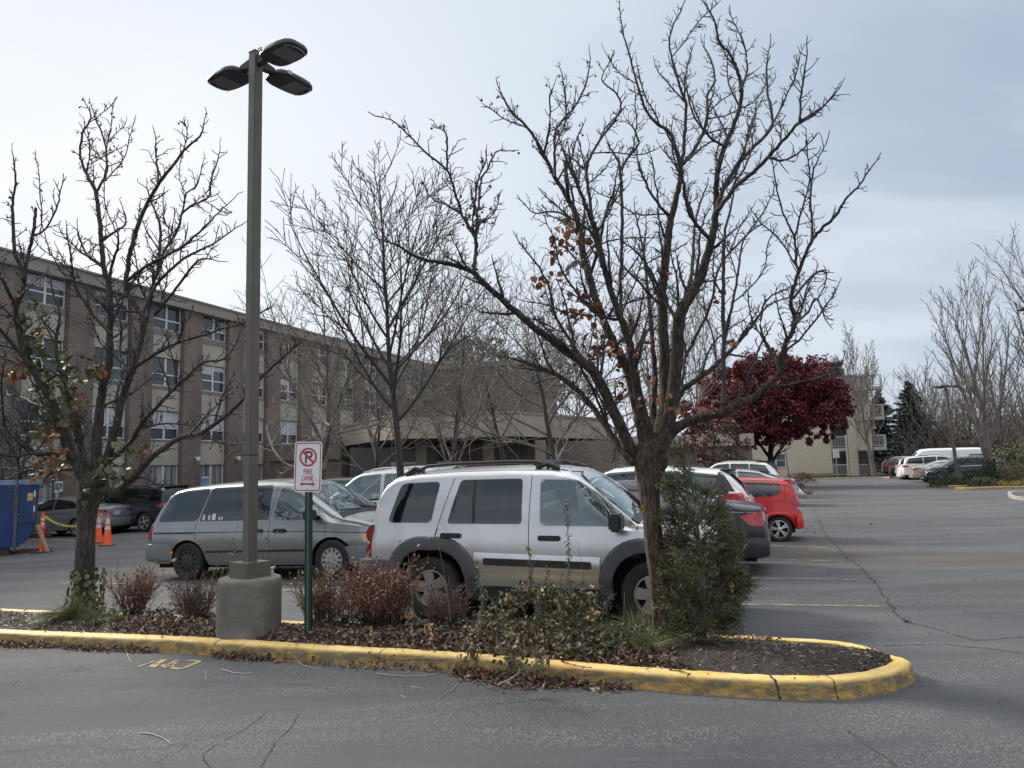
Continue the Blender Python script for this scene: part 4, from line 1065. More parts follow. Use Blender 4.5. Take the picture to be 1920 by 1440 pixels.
# ---- silver off-roader nearest the camera
sp = dict(L=4.37, W=1.80, H=1.80, paint=paint("silver_paint_suv",(.56,.56,.565),.82,.32,.7,.1), sill=.36, xr=-1.27, xf=1.38, Rw=.365, Ra=.505, tw=.235, rr=.60, rim='jeep', rimmat=mat("dull_cast_rim",(.40,.38,.36),.4,.5,col2=(.27,.25,.23),vscale=10),
  top=[(-2.185,.98),(-2.15,1.10),(-2.10,1.28),(-2.03,1.49),(-1.93,1.64),(-1.80,1.72),(-1.5,1.765),(-1.0,1.79),(-.3,1.80),(.2,1.785),(.42,1.75),(.55,1.69),(.85,1.46),(1.12,1.215),(1.2,1.165),(1.6,1.13),(1.95,1.07),(2.06,1.02),(2.12,.94),(2.15,.80),(2.185,.62)],
  belt=[(-2.185,.96),(-2.0,1.06),(-1.0,1.075),(0,1.065),(1.15,1.05),(1.9,.99),(2.1,.9),(2.185,.6)],
  plan=[(-2.185,.86),(-2.14,.93),(-2.0,.965),(-1.6,.98),(0,.985),(1.5,.97),(1.9,.92),(2.05,.85),(2.13,.76),(2.185,.62)],
  roofw=[(-2.185,.92),(-1.9,.84),(-1,.83),(.3,.83),(.6,.82),(1.15,.86),(1.3,.84),(2.2,.82)], bot=[(-2.185,.50),(-1.8,.44),(-.6,.37),(.8,.37),(1.9,.44),(2.185,.5)], rc=.11,
  sec=[(-.5,.90),(0,.93),(.12,.945),(.2,.985),(.32,1.0),(.36,.985),(.7,.99),(.9,.975),(1,.955)])
c = Car(sp, "silver_suv", "silver boxy suv with charcoal fender flares, parked nearest behind the planted island", "car", place(806,1163,-1.27,-.90,HR-.015), HR-.015)
jeep = c
c.panel(rnd([(-1.86,1.13),(-1.70,1.60),(-1.17,1.62),(-1.27,1.13)],.07), 'R', "rear_quarter_window", GLASS, both=True)
c.panel(rnd([(-1.06,1.12),(-.90,1.635),(-.115,1.64),(-.115,1.12)],.05), 'R', "rear_door_window", GLASS, both=True)
c.panel(rnd([(.10,1.10),(.10,1.63),(.52,1.62),(.80,1.44),(1.20,1.09)],.05), 'R', "front_door_window", GLASS2, both=True)
c.panel([(-.735,1.13),(-.735,1.635),(-.70,1.635),(-.70,1.13)], 'R', "window_bar", BLK, .009, both=True)
c.panel([(1.17,-.66),(1.17,.66),(.62,.60),(.62,-.60)], 'T', "windshield", GLASS2, .005)
c.panel([(1.22,-.70),(1.22,.70),(1.13,.69),(1.13,-.69)], 'T', "cowl", BLK, .012)
c.panel(rnd([(-.62,1.17),(.62,1.17),(.55,1.58),(-.55,1.58)],.06), 'B', "rear_window", GLASS, .004)
for pts in ([(-1.24,.87),(-1.185,1.08),(-.97,1.71)],[(-.02,.37),(-.03,1.1),(.0,1.735)],[(1.25,.39),(1.235,.9),(1.20,1.13)],[(1.20,1.125),(2.0,1.01)],[(-1.18,1.06),(-1.24,.87)],[(1.2,1.12),(.5,1.70),(.3,1.735)]): c.line(pts, 'R', both=True)
def flare(c, xw, r0, r1, z0, name="fender_flare", m=GRYP, a0=-8, a1=188, out=.035, low=None):
    for sg in (-1,1):
        vs = []; n = 26
        for i in range(n+1):
            a = R(a0+(a1-a0)*i/n); ca, sa = math.cos(a), math.sin(a)
            # squared-off arch
            k = 1+.10*abs(math.sin(2*a)) if sa > 0 else 1
            for rr, oo in ((r0,-.015),(r0,out),(r0+.03,out+.008),(r1*.96,out-.004),(r1,-.004)):
                x = xw+rr*k*ca; z = max(c.sp['Rw']+rr*k*sa, .30); y = c.half(x, min(z,interp(x,c.sp['belt'])))+oo; vs.append((x, sg*y, z))
        m_ = 5; fs = [(i*m_+j,i*m_+j+1,(i+1)*m_+j+1,(i+1)*m_+j) for i in range(n) for j in range(m_-1)]
        MB().add(vs, fs).build(name, m, c.root, smooth=True, sharp=40)
flare(c, -1.27, .445, .60, 0); flare(c, 1.38, .445, .60, 0)
c.line([(-1.24,.85),(-1.235,.97)], 'R', off=.044)
c.panel(rnd([(-.58,.655),(-.58,.735),(.70,.712),(.70,.632)],.02), 'R', "door_moulding", BLK, .034, both=True)
for sg in (-1,1):
    vs = []
    for i in range(21):
        x = -.70+1.50*i/20; zz_ = .80-.035*i/20; y0 = c.half(x, zz_)
        vs += [(x, sg*(y0-.002), zz_), (x, sg*(y0+.016), zz_-.045), (x, sg*(y0+.014), zz_-.15), (x, sg*(y0-.004), zz_-.20)]
    MB().add(vs, [(4*i+j,4*i+j+1,4*i+j+5,4*i+j+4) for i in range(20) for j in range(3)]).build("body_crease", sp['paint'], c.root, smooth=True, sharp=30)
c.panel([(-.72,.41),(-.72,.375),(.82,.375),(.82,.41)], 'R', "sill_strip", BLK, .012, both=True)
mb = MB(); mb.box((-.78,-.86,.24),(.88,.86,.375)); mb.build("rocker_panel", BLK, c.root, bevel=.02)
c.handle(-1.00,.985,'R', L=.26, h=.06); c.handle(.22,.965,'R', L=.26, h=.06); c.handle(-1.00,.985,'L', L=.26, h=.06); c.handle(.22,.965,'L',L=.26,h=.06)
c.mirror(1.02,1.10,'R', size=(.14,.22,.19)); c.mirror(1.02,1.10,'L', size=(.14,.22,.19))
# bumpers
def bumper(c, x0, x1, z0, z1, m, name, yw=None, wrap=.45):
    """moulded bumper wrapping round the end"""
    e = 1 if x1 > 0 else -1; xe = x1 if e > 0 else x0; n = 18; vs = []; W2 = (yw or c.W/2-.02)
    for i in range(n+1):
        t = -1+2*i/n; y = W2*math.sin(t*math.pi/2)*1.0; s_ = abs(t); x = xe - e*wrap*max(0, (s_-.62)/.38)**2
        if s_ > .97: y = W2*(1 if t > 0 else -1)
        for o, z in ((-.10,z0),(-.01,z0+.02),(0,z0+.08),(0,z1-.05),(-.02,z1-.01),(-.10,z1)): vs.append((x+e*o*(1 if s_<.8 else .3), y*(1+o*(0.0 if s_<.8 else .35)), z))
    m_ = 6; fs = [(i*m_+j,i*m_+j+1,(i+1)*m_+j+1,(i+1)*m_+j) for i in range(n) for j in range(m_-1)]
    return MB().add(vs, fs).build(name, m, c.root, smooth=True, sharp=45)
bumper(c, -2.29, 0, .40, .69, GRYP, "rear_bumper", .91, .62); bumper(c, 0, 2.20, .45, .66, mat("silver_grey_bumper",(.13,.135,.145),.45), "front_bumper", .87, .5)
# tail lamps: two stacked bulging lenses each side
for sg in (-1,1):
    for zc, rz_ in ((.99,.115),(.80,.10)):
        mb = MB(); n = 10
        mb.lathe([(.001,.085),(.035,.078),(.062,.058),(.078,.03),(.085,0),(.085,-.03)], 20, Matrix.Translation((-2.08, sg*.80, zc)) @ Matrix.Rotation(R(-90)*1,4,'Y') @ Matrix.Rotation(R(-sg*52)*-1,4,'X') @ Matrix.Diagonal((rz_/.085,1.05,1,1)))
        o = mb.build("tail_lamp", RED_L, c.root, smooth=True, sharp=60)
# spare wheel on tailgate
mb = MB(); mb.lathe([(.02,.0),(.20,.0),(.22,-.01),(.335,.01),(.36,.05),(.36,.17),(.33,.21),(.05,.21)], 36, Matrix.Translation((-2.155,.12,.98)) @ Matrix.Rotation(-math.pi/2,4,'Y') @ Matrix.Translation((0,0,0)))
mb.build("spare_wheel", TYRE, c.root, smooth=True, sharp=45)
# roof rails: main bars, cross pieces
c.rails(-1.66, .30, BLK, .021, .075, (0,1))
for sg in (-1,1):
    y = sg*.64
    for x0, x1 in ((-1.70,-1.45),(.02,.30)):
        hz = c.cast((x0,y),'T')[0].z; hz1 = c.cast((x1,y),'T')[0].z
        mb = MB(); mb.tube([(x0,y,hz+.01),((x0+x1)/2,y,max(hz,hz1)+.055),(x1,y,hz1+.02)], [.03,.026,.03], 8)
        mb.build("rail_foot", BLK, c.root, smooth=True)
mb = MB(); mb.tube([(.0,-.64,1.80),(.0,0,1.83),(.0,.64,1.80)], .016, 6); mb.build("roof_crossbar", BLK, c.root, smooth=True)
# aerial, wipers, stickers
a0 = c.cast((1.40,1.0),'R')[0]
mb = MB(); mb.lathe([(.030,0),(.034,.01),(.026,.03),(.006,.035)], 14, Matrix.Translation((1.40,a0.y+.003,1.0)) @ Matrix.Rotation(math.pi/2,4,'X')); mb.tube([(1.40,a0.y-.02,1.0),(1.33,a0.y-.01,1.30),(1.22,a0.y+.02,1.78)], [.0035,.003,.002], 5); mb.build("aerial", BLK, c.root, smooth=True)
for y0, y1 in ((-.45,.05),(.12,.6)):
    q0 = c.cast((1.14,y0),'T')[0]; q1 = c.cast((1.02,y1),'T')[0]; q2 = c.cast((1.16,y1+.05),'T')[0]
    MB().tube([q2+Vector((0,0,.02)), (q0+q1)/2+Vector((0,0,.04)), q1+Vector((0,0,.02))], .008, 5).tube([q0+Vector((0,0,.014)), q1+Vector((0,0,.014))], .010, 5).build("wiper", BLK, c.root)
STK = mat("pale_window_sticker",(.45,.60,.58),.5,col2=(.6,.66,.62),vscale=60)
for x, y in ((.86,-.50),(.80,-.53),(1.08,-.48)): c.panel([(x-.035,y-.04),(x+.035,y-.04),(x+.035,y+.04),(x-.035,y+.04)], 'T', "sticker", STK, .008, skirt=False)
# grille, headlamps
for k in range(7):
    y = -.24+.08*k; c.panel(rnd([(y-.022,.72),(y+.022,.72),(y+.022,.97),(y-.022,.97)],.015), 'F', "grille_slot", UNDER, .004)
for sg in (-1,1):
    c.panel([(sg*.50+.10*math.cos(a),.86+.095*math.sin(a)) for a in np.linspace(0,6.28,20)[:-1]], 'F', "headlamp", CLR, .012)
c.panel(rnd([(1.93,.70),(1.93,.80),(2.08,.80),(2.08,.70)],.02), 'R', "corner_lamp", AMB, .01, both=True)
# rust eaten along the sill
RUST = mat("rusted_sill_edge",(.05,.025,.015),.95,col2=(.015,.012,.010),vscale=30)
rr_ = random.Random(4)
for x0, x1 in ((-.52,-.18),(-.02,.24),(.24,.62)):
    up = [(x, .372+(.018+.022*rr_.random())*math.sin(math.pi*(x-x0)/(x1-x0))) for x in np.linspace(x0,x1,12)]
    c.panel([(x0,.368)]+[(x1,.368)]+up[::-1], 'R', "rust_patch", RUST, .005, skirt=False)

# ---- grey-green minivan
vanp = paint("blue_grey_van_paint",(.25,.265,.27),.8,.30,.55,.12)
sp = dict(L=5.11, W=1.93, H=1.74, paint=vanp, sill=.27, xr=-1.52, xf=1.48, Rw=.335, Ra=.40, tw=.22, rr=.62, rim='cover', rimmat=mat("dusty_wheel_cover",(.42,.41,.39),.45,.3,col2=(.30,.29,.27),vscale=14),
  top=[(-2.555,.80),(-2.50,.98),(-2.40,1.20),(-2.25,1.42),(-2.10,1.57),(-1.95,1.645),(-1.7,1.69),(-1.0,1.725),(-.2,1.74),(.35,1.72),(.6,1.675),(.8,1.60),(1.15,1.39),(1.55,1.13),(1.62,1.085),(2.0,1.0),(2.3,.90),(2.45,.80),(2.52,.66),(2.555,.5)],
  belt=[(-2.555,.78),(-2.4,1.0),(-1.8,1.03),(0,1.0),(1.4,.965),(2.0,.88),(2.4,.74),(2.555,.48)],
  plan=[(-2.555,.80),(-2.5,.88),(-2.35,.94),(-1.9,.985),(0,.99),(1.5,.975),(2.0,.92),(2.3,.82),(2.45,.70),(2.555,.5)],
  roofw=[(-2.555,.9),(-2.2,.80),(-1.5,.79),(.4,.78),(.8,.78),(1.5,.85),(2.555,.8)], bot=[(-2.555,.36),(-2.2,.30),(-.5,.26),(1,.26),(2.1,.27),(2.555,.32)], rc=.15)
c = Car(sp, "grey_minivan", "blue-grey older minivan behind the lamp post, between the planted bed and building", "minivan", place(349,1089,-1.52,-.965,HR), HR)
c.panel(rnd([(-2.22,1.05),(-2.22,1.16),(-2.02,1.50),(-1.85,1.60),(-1.12,1.63),(-1.32,1.05)],.10), 'R', "rear_quarter_window", GLASS, both=True)
c.panel(rnd([(-1.27,1.045),(-1.08,1.63),(.22,1.635),(.22,1.03)],.05), 'R', "sliding_door_window", GLASS, both=True)
c.panel(rnd([(.30,1.02),(.40,1.61),(.62,1.60),(.85,1.49),(1.20,1.20),(1.38,1.01)],.06), 'R', "front_door_window", GLASS2, both=True)
c.panel([(1.58,-.74),(1.58,.74),(.72,.62),(.72,-.62)], 'T', "windshield", GLASS2, .005)
c.panel([(1.64,-.76),(1.64,.76),(1.54,.74),(1.54,-.74)], 'T', "cowl", BLK, .01)
c.panel(rnd([(-.66,1.05),(.66,1.05),(.56,1.5),(-.56,1.5)],.07), 'B', "rear_window", GLASS)
for pts in ([(-1.35,.66),(-1.335,1.0),(-1.07,1.70)],[(.22,.28),(.25,1.1),(.34,1.70)],[(1.37,.66),(1.36,1.0),(1.42,1.03)],[(1.42,1.04),(2.36,.80)],[(-1.35,.66),(-1.2,.45),(-1.12,.30)],[(-2.38,.62),(-2.38,.95)],[(1.05,1.46),(1.5,1.12)]): c.line(pts, 'R', both=True)
c.line([(-2.32,.85),(-1.36,.845)], 'R', .032, .004, "slide_rail", BLK, both=True); c.line([(-1.34,.85),(.24,.835),(1.36,.81),(2.2,.76)], 'R', .014, .003, both=True)
c.line([(-1.24,.505),(1.18,.505)], 'R', .036, .012, "door_moulding", BLK, both=True)
c.handle(-.02,.85,'R',L=.26,h=.07); c.handle(.46,.845,'R',L=.24,h=.07); c.handle(-.02,.85,'L',L=.26,h=.07); c.handle(.46,.845,'L',L=.24,h=.07)
c.mirror(1.15,1.05,'R',size=(.15,.24,.17)); c.mirror(1.15,1.05,'L',size=(.15,.24,.17))
c.panel(rnd([(-2.50,.74),(-2.50,.98),(-2.36,1.0),(-2.38,.74)],.02), 'R', "tail_lamp", RED_B, .012, both=True)
c.panel(rnd([(-.9,.74),(-.72,.74),(-.72,1.0),(-.86,1.0)],.02), 'B', "tail_lamp", RED_B, .01)
c.panel(rnd([(.9,.74),(.72,.74),(.72,1.0),(.86,1.0)],.02), 'B', "tail_lamp", RED_B, .01)
c.panel(rnd([(2.06,.62),(2.02,.76),(2.30,.75),(2.40,.62)],.02), 'R', "corner_lamp", AMB, .010, both=True)
bumper(c, -2.60, 0, .33, .66, paint("grey_van_bumper",(.155,.175,.19),.4,.45,.2), "rear_bumper", .95, .75)
bumper(c, 0, 2.60, .24, .56, paint("grey_van_bumper",(.155,.175,.19),.4,.45,.2), "front_bumper", .93, .9)
c.line([(-2.36,.655),(-2.36,.40)], 'R')
for y0, y1 in ((-.62,-.05),(.05,.62)):
    q0 = c.cast((1.50,y0),'T')[0]; q1 = c.cast((1.56,y1),'T')[0]; MB().tube([q0+Vector((0,0,.02)), q1+Vector((0,0,.02))], .011, 5).build("wiper", BLK, c.root)
MB().tube([(-2.45,-.45,.27),(-2.66,-.45,.27)], .03, 10).build("exhaust_pipe", STEEL, c.root, smooth=True)
# small plain window stickers in a row (generic shapes)
sw = [mat("cream_sticker",(.62,.56,.46),.5,col2=(.5,.36,.26),vscale=45), mat("white_sticker",(.72,.74,.72),.5,col2=(.4,.52,.5),vscale=45)]
for x, w_, h_, k in ((-1.17,.055,.10,0),(-1.05,.05,.09,0),(-.95,.075,.11,1),(-.83,.03,.05,1),(-.775,.03,.06,1)):
    c.panel(rnd([(x-w_/2,1.06),(x+w_/2,1.06),(x+w_/2,1.06+h_),(x-w_/2,1.06+h_)],.02), 'R', "window_sticker", sw[k], .008, skirt=False)
# dark steel wheel at the rear near side
for ch in list(c.root.children):
    if ch.name.startswith("wheel") and not ch.name.startswith("wheel_h"):
        xm = sum(v.co.x for v in ch.data.vertices)/len(ch.data.vertices)
        if xm < 0:
            for q in ch.children:
                if q.name.startswith("rim"): q.data.materials.clear(); q.data.materials.append(STEEL)

# ---- generic bodies
def suv(name, label, pm, loc, rz, L=4.7, W=1.88, H=1.70, hatch='slant', rails=None, rim='alloy5', glass=GLASS, tail=None, group=None, spoiler=True, cat="suv", clad=False, front=True, rearlow=0, plate=True):
    k = L/4.7; h = H/1.70; b = L/2
    rear = {'slant':[(-b,.86),(-b+.03,1.02),(-b+.20,1.30),(-b+.42,1.52),(-b+.55,1.60)], 'tall':[(-b,.86),(-b+.04,1.05),(-b+.12,1.35),(-b+.22,1.55),(-b+.34,1.62)], 'coupe':[(-b,.92),(-b+.05,1.06),(-b+.35,1.18),(-b+.8,1.40),(-b+1.15,1.53)]}[hatch]
    sp = dict(L=L, W=W, H=H, paint=pm, sill=.30, xr=-1.37*k, xf=1.40*k, Rw=.355, Ra=.43, rr=.68, rim=rim,
      top=[(x,z*h) for x,z in rear]+[(-.9*k,1.675*h),(-.2*k,1.70*h),(.35*k,1.665*h),(.55*k,1.60*h),(1.25*k,1.14*h),(1.35*k,1.09*h),(1.9*k,1.0*h),(b-.15,.88*h),(b-.05,.74),(b,.55)],
      belt=[(-b,.84),(-b+.15,1.10*h),(-1.2*k,1.07*h),(0,1.03*h),(1.2*k,.99*h),(1.9*k,.90*h),(b,.53)],
      plan=[(-b,.80),(-b+.05,.88),(-b+.2,.95),(-1.6*k,.985),(0,.985),(1.5*k,.97),(b-.35,.90),(b-.12,.76),(b,.56)],
      roofw=[(-b,.9),(-b+.5,.80),(0,.80),(.6*k,.79),(1.3*k,.86),(b,.8)], bot=[(-b,.42),(-b+.4,.34),(-.5,.30),(1,.30),(b-.4,.30),(b,.36)], rc=.13)
    c = Car(sp, name, label, cat, loc, rz, group); T = lambda x, z: (x*k, z*h)
    re = -b+.34 if hatch == 'tall' else -b+.52
    if hatch == 'coupe': re = -b+1.0
    c.panel(rnd([(re-.10,1.13*h),(re+.12,1.50*h if hatch!='coupe' else 1.38*h),T(-1.05,1.58),T(-1.05,1.12)],.06), 'R', "rear_quarter_window", glass, both=True)
    c.panel(rnd([T(-1.0,1.12),T(-1.0,1.58),T(-.20,1.60),T(-.20,1.085)],.04), 'R', "rear_door_window", glass, both=True)
    c.panel(rnd([T(-.13,1.08),T(-.13,1.60),T(.42,1.57),T(.75,1.37),T(1.12,1.05)],.05), 'R', "front_door_window", glass, both=True)
    c.panel([(1.27*k,-.70),(1.27*k,.70),(.55*k,.60),(.55*k,-.60)], 'T', "windshield", GLASS2, .005)
    x0, z1 = (1.12, 1.5) if hatch == 'slant' else (1.14, 1.5)
    if hatch == 'coupe': c.panel([(-b+.30,-.60),(-b+.30,.60),(-b+1.0,.52),(-b+1.0,-.52)], 'T', "rear_window", GLASS, .005)
    else: c.panel(rnd([(-.68,1.10*h),(.68,1.10*h),(.56,z1*h),(-.56,z1*h)],.06), 'B', "rear_window", GLASS, .005)
    for pts in ([T(-1.1,.55),T(-1.03,1.1),T(-1.03,1.62)],[T(-.16,.32),T(-.165,1.1),T(-.16,1.66)],[T(1.05,.6),T(1.08,1.02)],): c.line(pts, 'R', both=True)
    c.line([T(-.95,.99),T(1.0,.93)], 'R', .012, .002, both=True)
    c.handle(-.82*k,.98*h,'R',pm); c.handle(.06*k,.95*h,'R',pm); c.handle(-.82*k,.98*h,'L',pm); c.handle(.06*k,.95*h,'L',pm)
    c.mirror(.98*k,1.04*h,'R',pm,(.12,.2,.14)); c.mirror(.98*k,1.04*h,'L',pm,(.12,.2,.14))
    tl = tail or [(-b+.02,.86*h),(-b+.04,1.02*h),(-b+.46,.98*h),(-b+.30,.88*h)]
    c.panel(tl, 'R', "tail_lamp", RED_B, .012, both=True)
    for sg in (-1,1): c.panel([(sg*.86,.86*h),(sg*.84,1.02*h),(sg*.52,.99*h),(sg*.52,.90*h)], 'B', "tail_lamp", RED_B, .012)
    if spoiler and hatch != 'coupe':
        q = c.cast((-b+.62,0),'T')[0]; mb = MB(); mb.box((-b+.16 if hatch=='tall' else -b+.34,-.60,q.z-.05),(-b+.60,.60,q.z-.005)); mb.build("rear_spoiler", BLK if hatch == 'slant' else pm, c.root, bevel=.018)
    bumper(c, -b-.04, 0, .36, .62, GRYP if clad else pm, "rear_bumper", W/2-.02, .6); bumper(c, 0, b+.03, .26, .50, GRYP if clad else pm, "front_bumper", W/2-.03, .8)
    if clad: flare(c, sp['xr'], .415, .50, 0, "arch_trim", GRYP, out=.012); flare(c, sp['xf'], .415, .50, 0, "arch_trim", GRYP, out=.012)
    c.panel(rnd([(b-.55,.78*h),(b-.62,.86*h),(b-.22,.80*h),(b-.16,.72*h)],.02), 'R', "headlamp", CLR, .01, both=True)
    c.panel(rnd([(-.42,.55),(.42,.55),(.46,.78),(-.46,.78)],.03), 'F', "grille", BLK, .006)
    if rails: c.rails(-1.5*k, .35*k, rails, .017, .05)
    if plate: c.plate(0, .80*h)
    return c
def sedan(name, label, pm, loc, rz, tail=None, tlm=None, L=4.7, W=1.82, H=1.45, rim='alloy5', glass=GLASS, group=None, cat="sedan", chrome=False):
    k = L/4.7; h = H/1.45; b = L/2
    sp = dict(L=L, W=W, H=H, paint=pm, sill=.24, xr=-1.35*k, xf=1.38*k, Rw=.325, Ra=.385, rr=.68, rim=rim,
      top=[(-b,.70),(-b+.03,.93*h),(-b+.08,1.03*h),(-b+.45,1.075*h),(-1.62*k,1.12*h),(-1.0*k,1.34*h),(-.6*k,1.42*h),(-.1*k,1.45*h),(.3*k,1.42*h),(.5*k,1.36*h),(1.15*k,1.03*h),(1.25*k,.99*h),(1.9*k,.88*h),(b-.15,.75*h),(b-.04,.62),(b,.45)],
      belt=[(-b,.68),(-b+.08,.94*h),(-1.2*k,.95*h),(0,.92*h),(1.1*k,.88*h),(1.9*k,.79*h),(b,.44)],
      plan=[(-b,.78),(-b+.05,.86),(-b+.2,.93),(-1.6*k,.98),(0,.985),(1.5*k,.97),(b-.35,.88),(b-.12,.72),(b,.52)],
      roofw=[(-b,.9),(-1.7*k,.86),(-1.0*k,.76),(0,.76),(.5*k,.76),(1.2*k,.86),(b,.8)], bot=[(-b,.34),(-b+.4,.26),(-.5,.24),(1,.24),(b-.4,.22),(b,.26)], rc=.12)
    c = Car(sp, name, label, cat, loc, rz, group); T = lambda x, z: (x*k, z*h)
    c.panel(rnd([T(-1.38,1.02),T(-.98,1.26),T(-.16,1.36),T(-.20,.98)],.05), 'R', "rear_door_window", glass, both=True)
    c.panel(rnd([T(-.12,.98),T(-.08,1.365),T(.38,1.33),T(.70,1.18),T(.98,.95)],.05), 'R', "front_door_window", glass, both=True)
    c.panel([(1.16*k,-.68),(1.16*k,.68),(.48*k,.55),(.48*k,-.55)], 'T', "windshield", GLASS2, .005)
    c.panel([(-1.62*k,-.62),(-1.62*k,.62),(-.98*k,.54),(-.98*k,-.54)], 'T', "rear_window", GLASS, .005)
    for pts in ([T(-1.02,.5),T(-1.1,.96)],[T(-.15,.28),T(-.16,1.0),T(-.10,1.40)],[T(.98,.5),T(1.02,.92)],[(-b+.40,.98*h),(-1.62*k,1.08*h)]): c.line(pts, 'R', both=True)
    c.line([(-b+.3,.84*h),T(-.9,.85),T(1.0,.80)], 'R', .012, .002, both=True)
    if chrome: c.line([T(-1.35,1.0),T(-.2,.965),T(.95,.935)], 'R', .014, .004, "window_trim", CHR, both=True)
    c.handle(-.75*k,.85*h,'R',pm); c.handle(.05*k,.83*h,'R',pm); c.handle(-.75*k,.85*h,'L',pm); c.handle(.05*k,.83*h,'L',pm)
    c.mirror(.88*k,.93*h,'R',pm,(.12,.19,.13)); c.mirror(.88*k,.93*h,'L',pm,(.12,.19,.13))
    c.panel(tail or [(-b+.03,.80*h),(-b+.05,.96*h),(-b+.42,.93*h),(-b+.30,.84*h)], 'R', "tail_lamp", tlm or RED_L, .010, both=True)
    for sg in (-1,1): c.panel([(sg*.84,.80*h),(sg*.82,.95*h),(sg*.42,.91*h),(sg*.42,.83*h)], 'B', "tail_lamp", RED_L, .012)
    bumper(c, -b-.03, 0, .28, .60, pm, "rear_bumper", W/2-.02, .6); bumper(c, 0, b+.03, .20, .46, pm, "front_bumper", W/2-.03, .8)
    c.panel(rnd([(b-.50,.66*h),(b-.60,.75*h),(b-.22,.69*h),(b-.16,.60*h)],.02), 'R', "headlamp", CLR, .01, both=True)
    c.plate(0, .78*h)
    return c
silver2 = paint("bright_silver_paint",(.30,.31,.335),.75,.3,.5); white = paint("white_paint",(.72,.73,.74),.05,.3,.7,.05)
black = paint("black_paint",(.012,.014,.020),.3,.22,.8); darkp = paint("dark_charcoal_paint",(.010,.011,.014),.0,.3,.35)
redp = paint("red_paint",(.50,.013,.010),.0,.28,.35,.1); maroon = paint("maroon_paint",(.10,.018,.022),.3,.3,.8); beige = paint("beige_paint",(.42,.37,.31),.4,.35,.6)
# left of the van, nosed towards the building
cj = sedan("silver_sedan", "silver sedan parked behind the orange delineator, rear towards the lot", silver2, place(141,1007,-1.35,.91,HL-.03), HL-.03, L=4.68, H=1.46)
mdx = suv("dark_suv", "dark blue-black suv just left of the minivan, with roof rails", paint("midnight_blue_paint",(.018,.024,.038),.4,.25,.8), place(266,998,-1.37,.96,HL-.05), HL-.05, L=4.85, H=1.72, rails=BLK, rim='alloy5', hatch='tall')
g = P(560,1010,30); suv("dark_suv", "dark suv mostly hidden behind the no parking sign and minivan roof", darkp, (g.x+1.5,g.y,gz(g.x)), HL, L=4.5, H=1.64, hatch='tall')
# white van-like car behind the first two
g = P(742,1000,17.5); suv("white_suv", "white suv facing left behind the grey minivan's bonnet, with roof rails", white, (g.x,g.y,gz(g.x)), HL, L=4.9, W=1.95, H=1.84, hatch='tall', rails=CHR, glass=GLASS2)
g = P(1120,960,24.5); sedan("white_sedan", "white sedan seen past the silver suv's windshield", white, (g.x,g.y,0), HL, L=4.6, H=1.46, glass=GLASS2)
# row to the right of the big tree, tails towards the aisle
sedan("charcoal_sedan", "charcoal sedan directly beyond the silver suv's bonnet, large red tail lamp", darkp, place(1440,1082,-2.40,.86,HL), HL, L=4.85, W=1.88, H=1.49, tail=[(-2.42,.76),(-2.40,.95),(-2.26,.97),(-2.02,.92),(-2.18,.78)], tlm=RED_B)
rg = suv("white_suv", "white suv with black spoiler and arrow-shaped tail lamp, left of the red hatchback", white, place(1418,1044,-2.34,.88,HL), HL, L=4.69, W=1.84, H=1.72, hatch='slant', clad=True, tail=[(-2.28,.90),(-2.30,1.03),(-2.13,1.17),(-1.85,1.16),(-1.62,1.02),(-1.82,.93)])
rg.panel([(-2.02,1.20),(-1.60,1.21),(-1.72,1.57),(-1.80,1.56)], 'L', "black_rear_pillar", BLK, .005)
# small red hatchback
sp = dict(L=3.68, W=1.60, H=1.55, paint=redp, sill=.28, xr=-1.30, xf=1.10, Rw=.30, Ra=.355, tw=.18, rr=.72, rim='alloy10', rimmat=mat("polished_rim",(.68,.68,.70),.3,.7),
  top=[(-1.84,.62),(-1.82,.80),(-1.78,.98),(-1.70,1.20),(-1.60,1.42),(-1.55,1.475),(-1.50,1.49),(-1.0,1.53),(-.3,1.55),(.2,1.51),(.5,1.42),(1.05,1.09),(1.2,1.02),(1.5,.95),(1.7,.84),(1.80,.70),(1.84,.5)],
  belt=[(-1.84,.60),(-1.78,.93),(-1.6,1.04),(-1.0,1.03),(0,.97),(1.0,.93),(1.5,.86),(1.84,.48)],
  plan=[(-1.84,.74),(-1.78,.86),(-1.6,.95),(-1.2,1.0),(0,.97),(1.2,.985),(1.5,.92),(1.72,.78),(1.84,.55)],
  roofw=[(-1.84,.92),(-1.6,.80),(-1,.79),(.3,.78),(1.1,.84),(1.84,.8)], bot=[(-1.84,.34),(-1.5,.30),(0,.27),(1.5,.27),(1.84,.3)], rc=.12,
  sec=[(-.5,.90),(0,.93),(.3,.985),(.5,1),(.62,.975),(.8,.965),(1,.945)])
c = Car(sp, "red_hatchback", "small red hatchback with silver ten-spoke wheels at the end of the row", "hatchback", place(1463,1016,-1.30*.9,.78*.9,HL), HL); c.root.scale = (.9,.9,.9)
c.panel(rnd([(-1.42,1.20),(-1.36,1.40),(-.82,1.45),(-.25,1.47),(-.22,1.06),(-1.18,1.08)],.08), 'R', "rear_window_side", GLASS, both=True)
c.panel(rnd([(-.12,1.05),(-.10,1.47),(.28,1.43),(.70,1.20),(.92,1.0)],.05), 'R', "front_door_window", GLASS, both=True)
c.panel([(1.08,-.6),(1.08,.6),(.48,.5),(.48,-.5)], 'T', "windshield", GLASS2, .005)
c.panel(rnd([(-.5,1.05),(.5,1.05),(.45,1.38),(-.45,1.38)],.06), 'B', "rear_window", GLASS, .006)
for pts in ([(-1.50,.90),(-1.45,1.10),(-1.50,1.46)],[(-1.0,.66),(-1.08,.92),(-1.50,1.0)],[(-.17,.30),(-.17,1.5)],[(.9,.5),(.95,.98)],[(-1.50,1.44),(-.3,1.50)]): c.line(pts,'R',both=True)
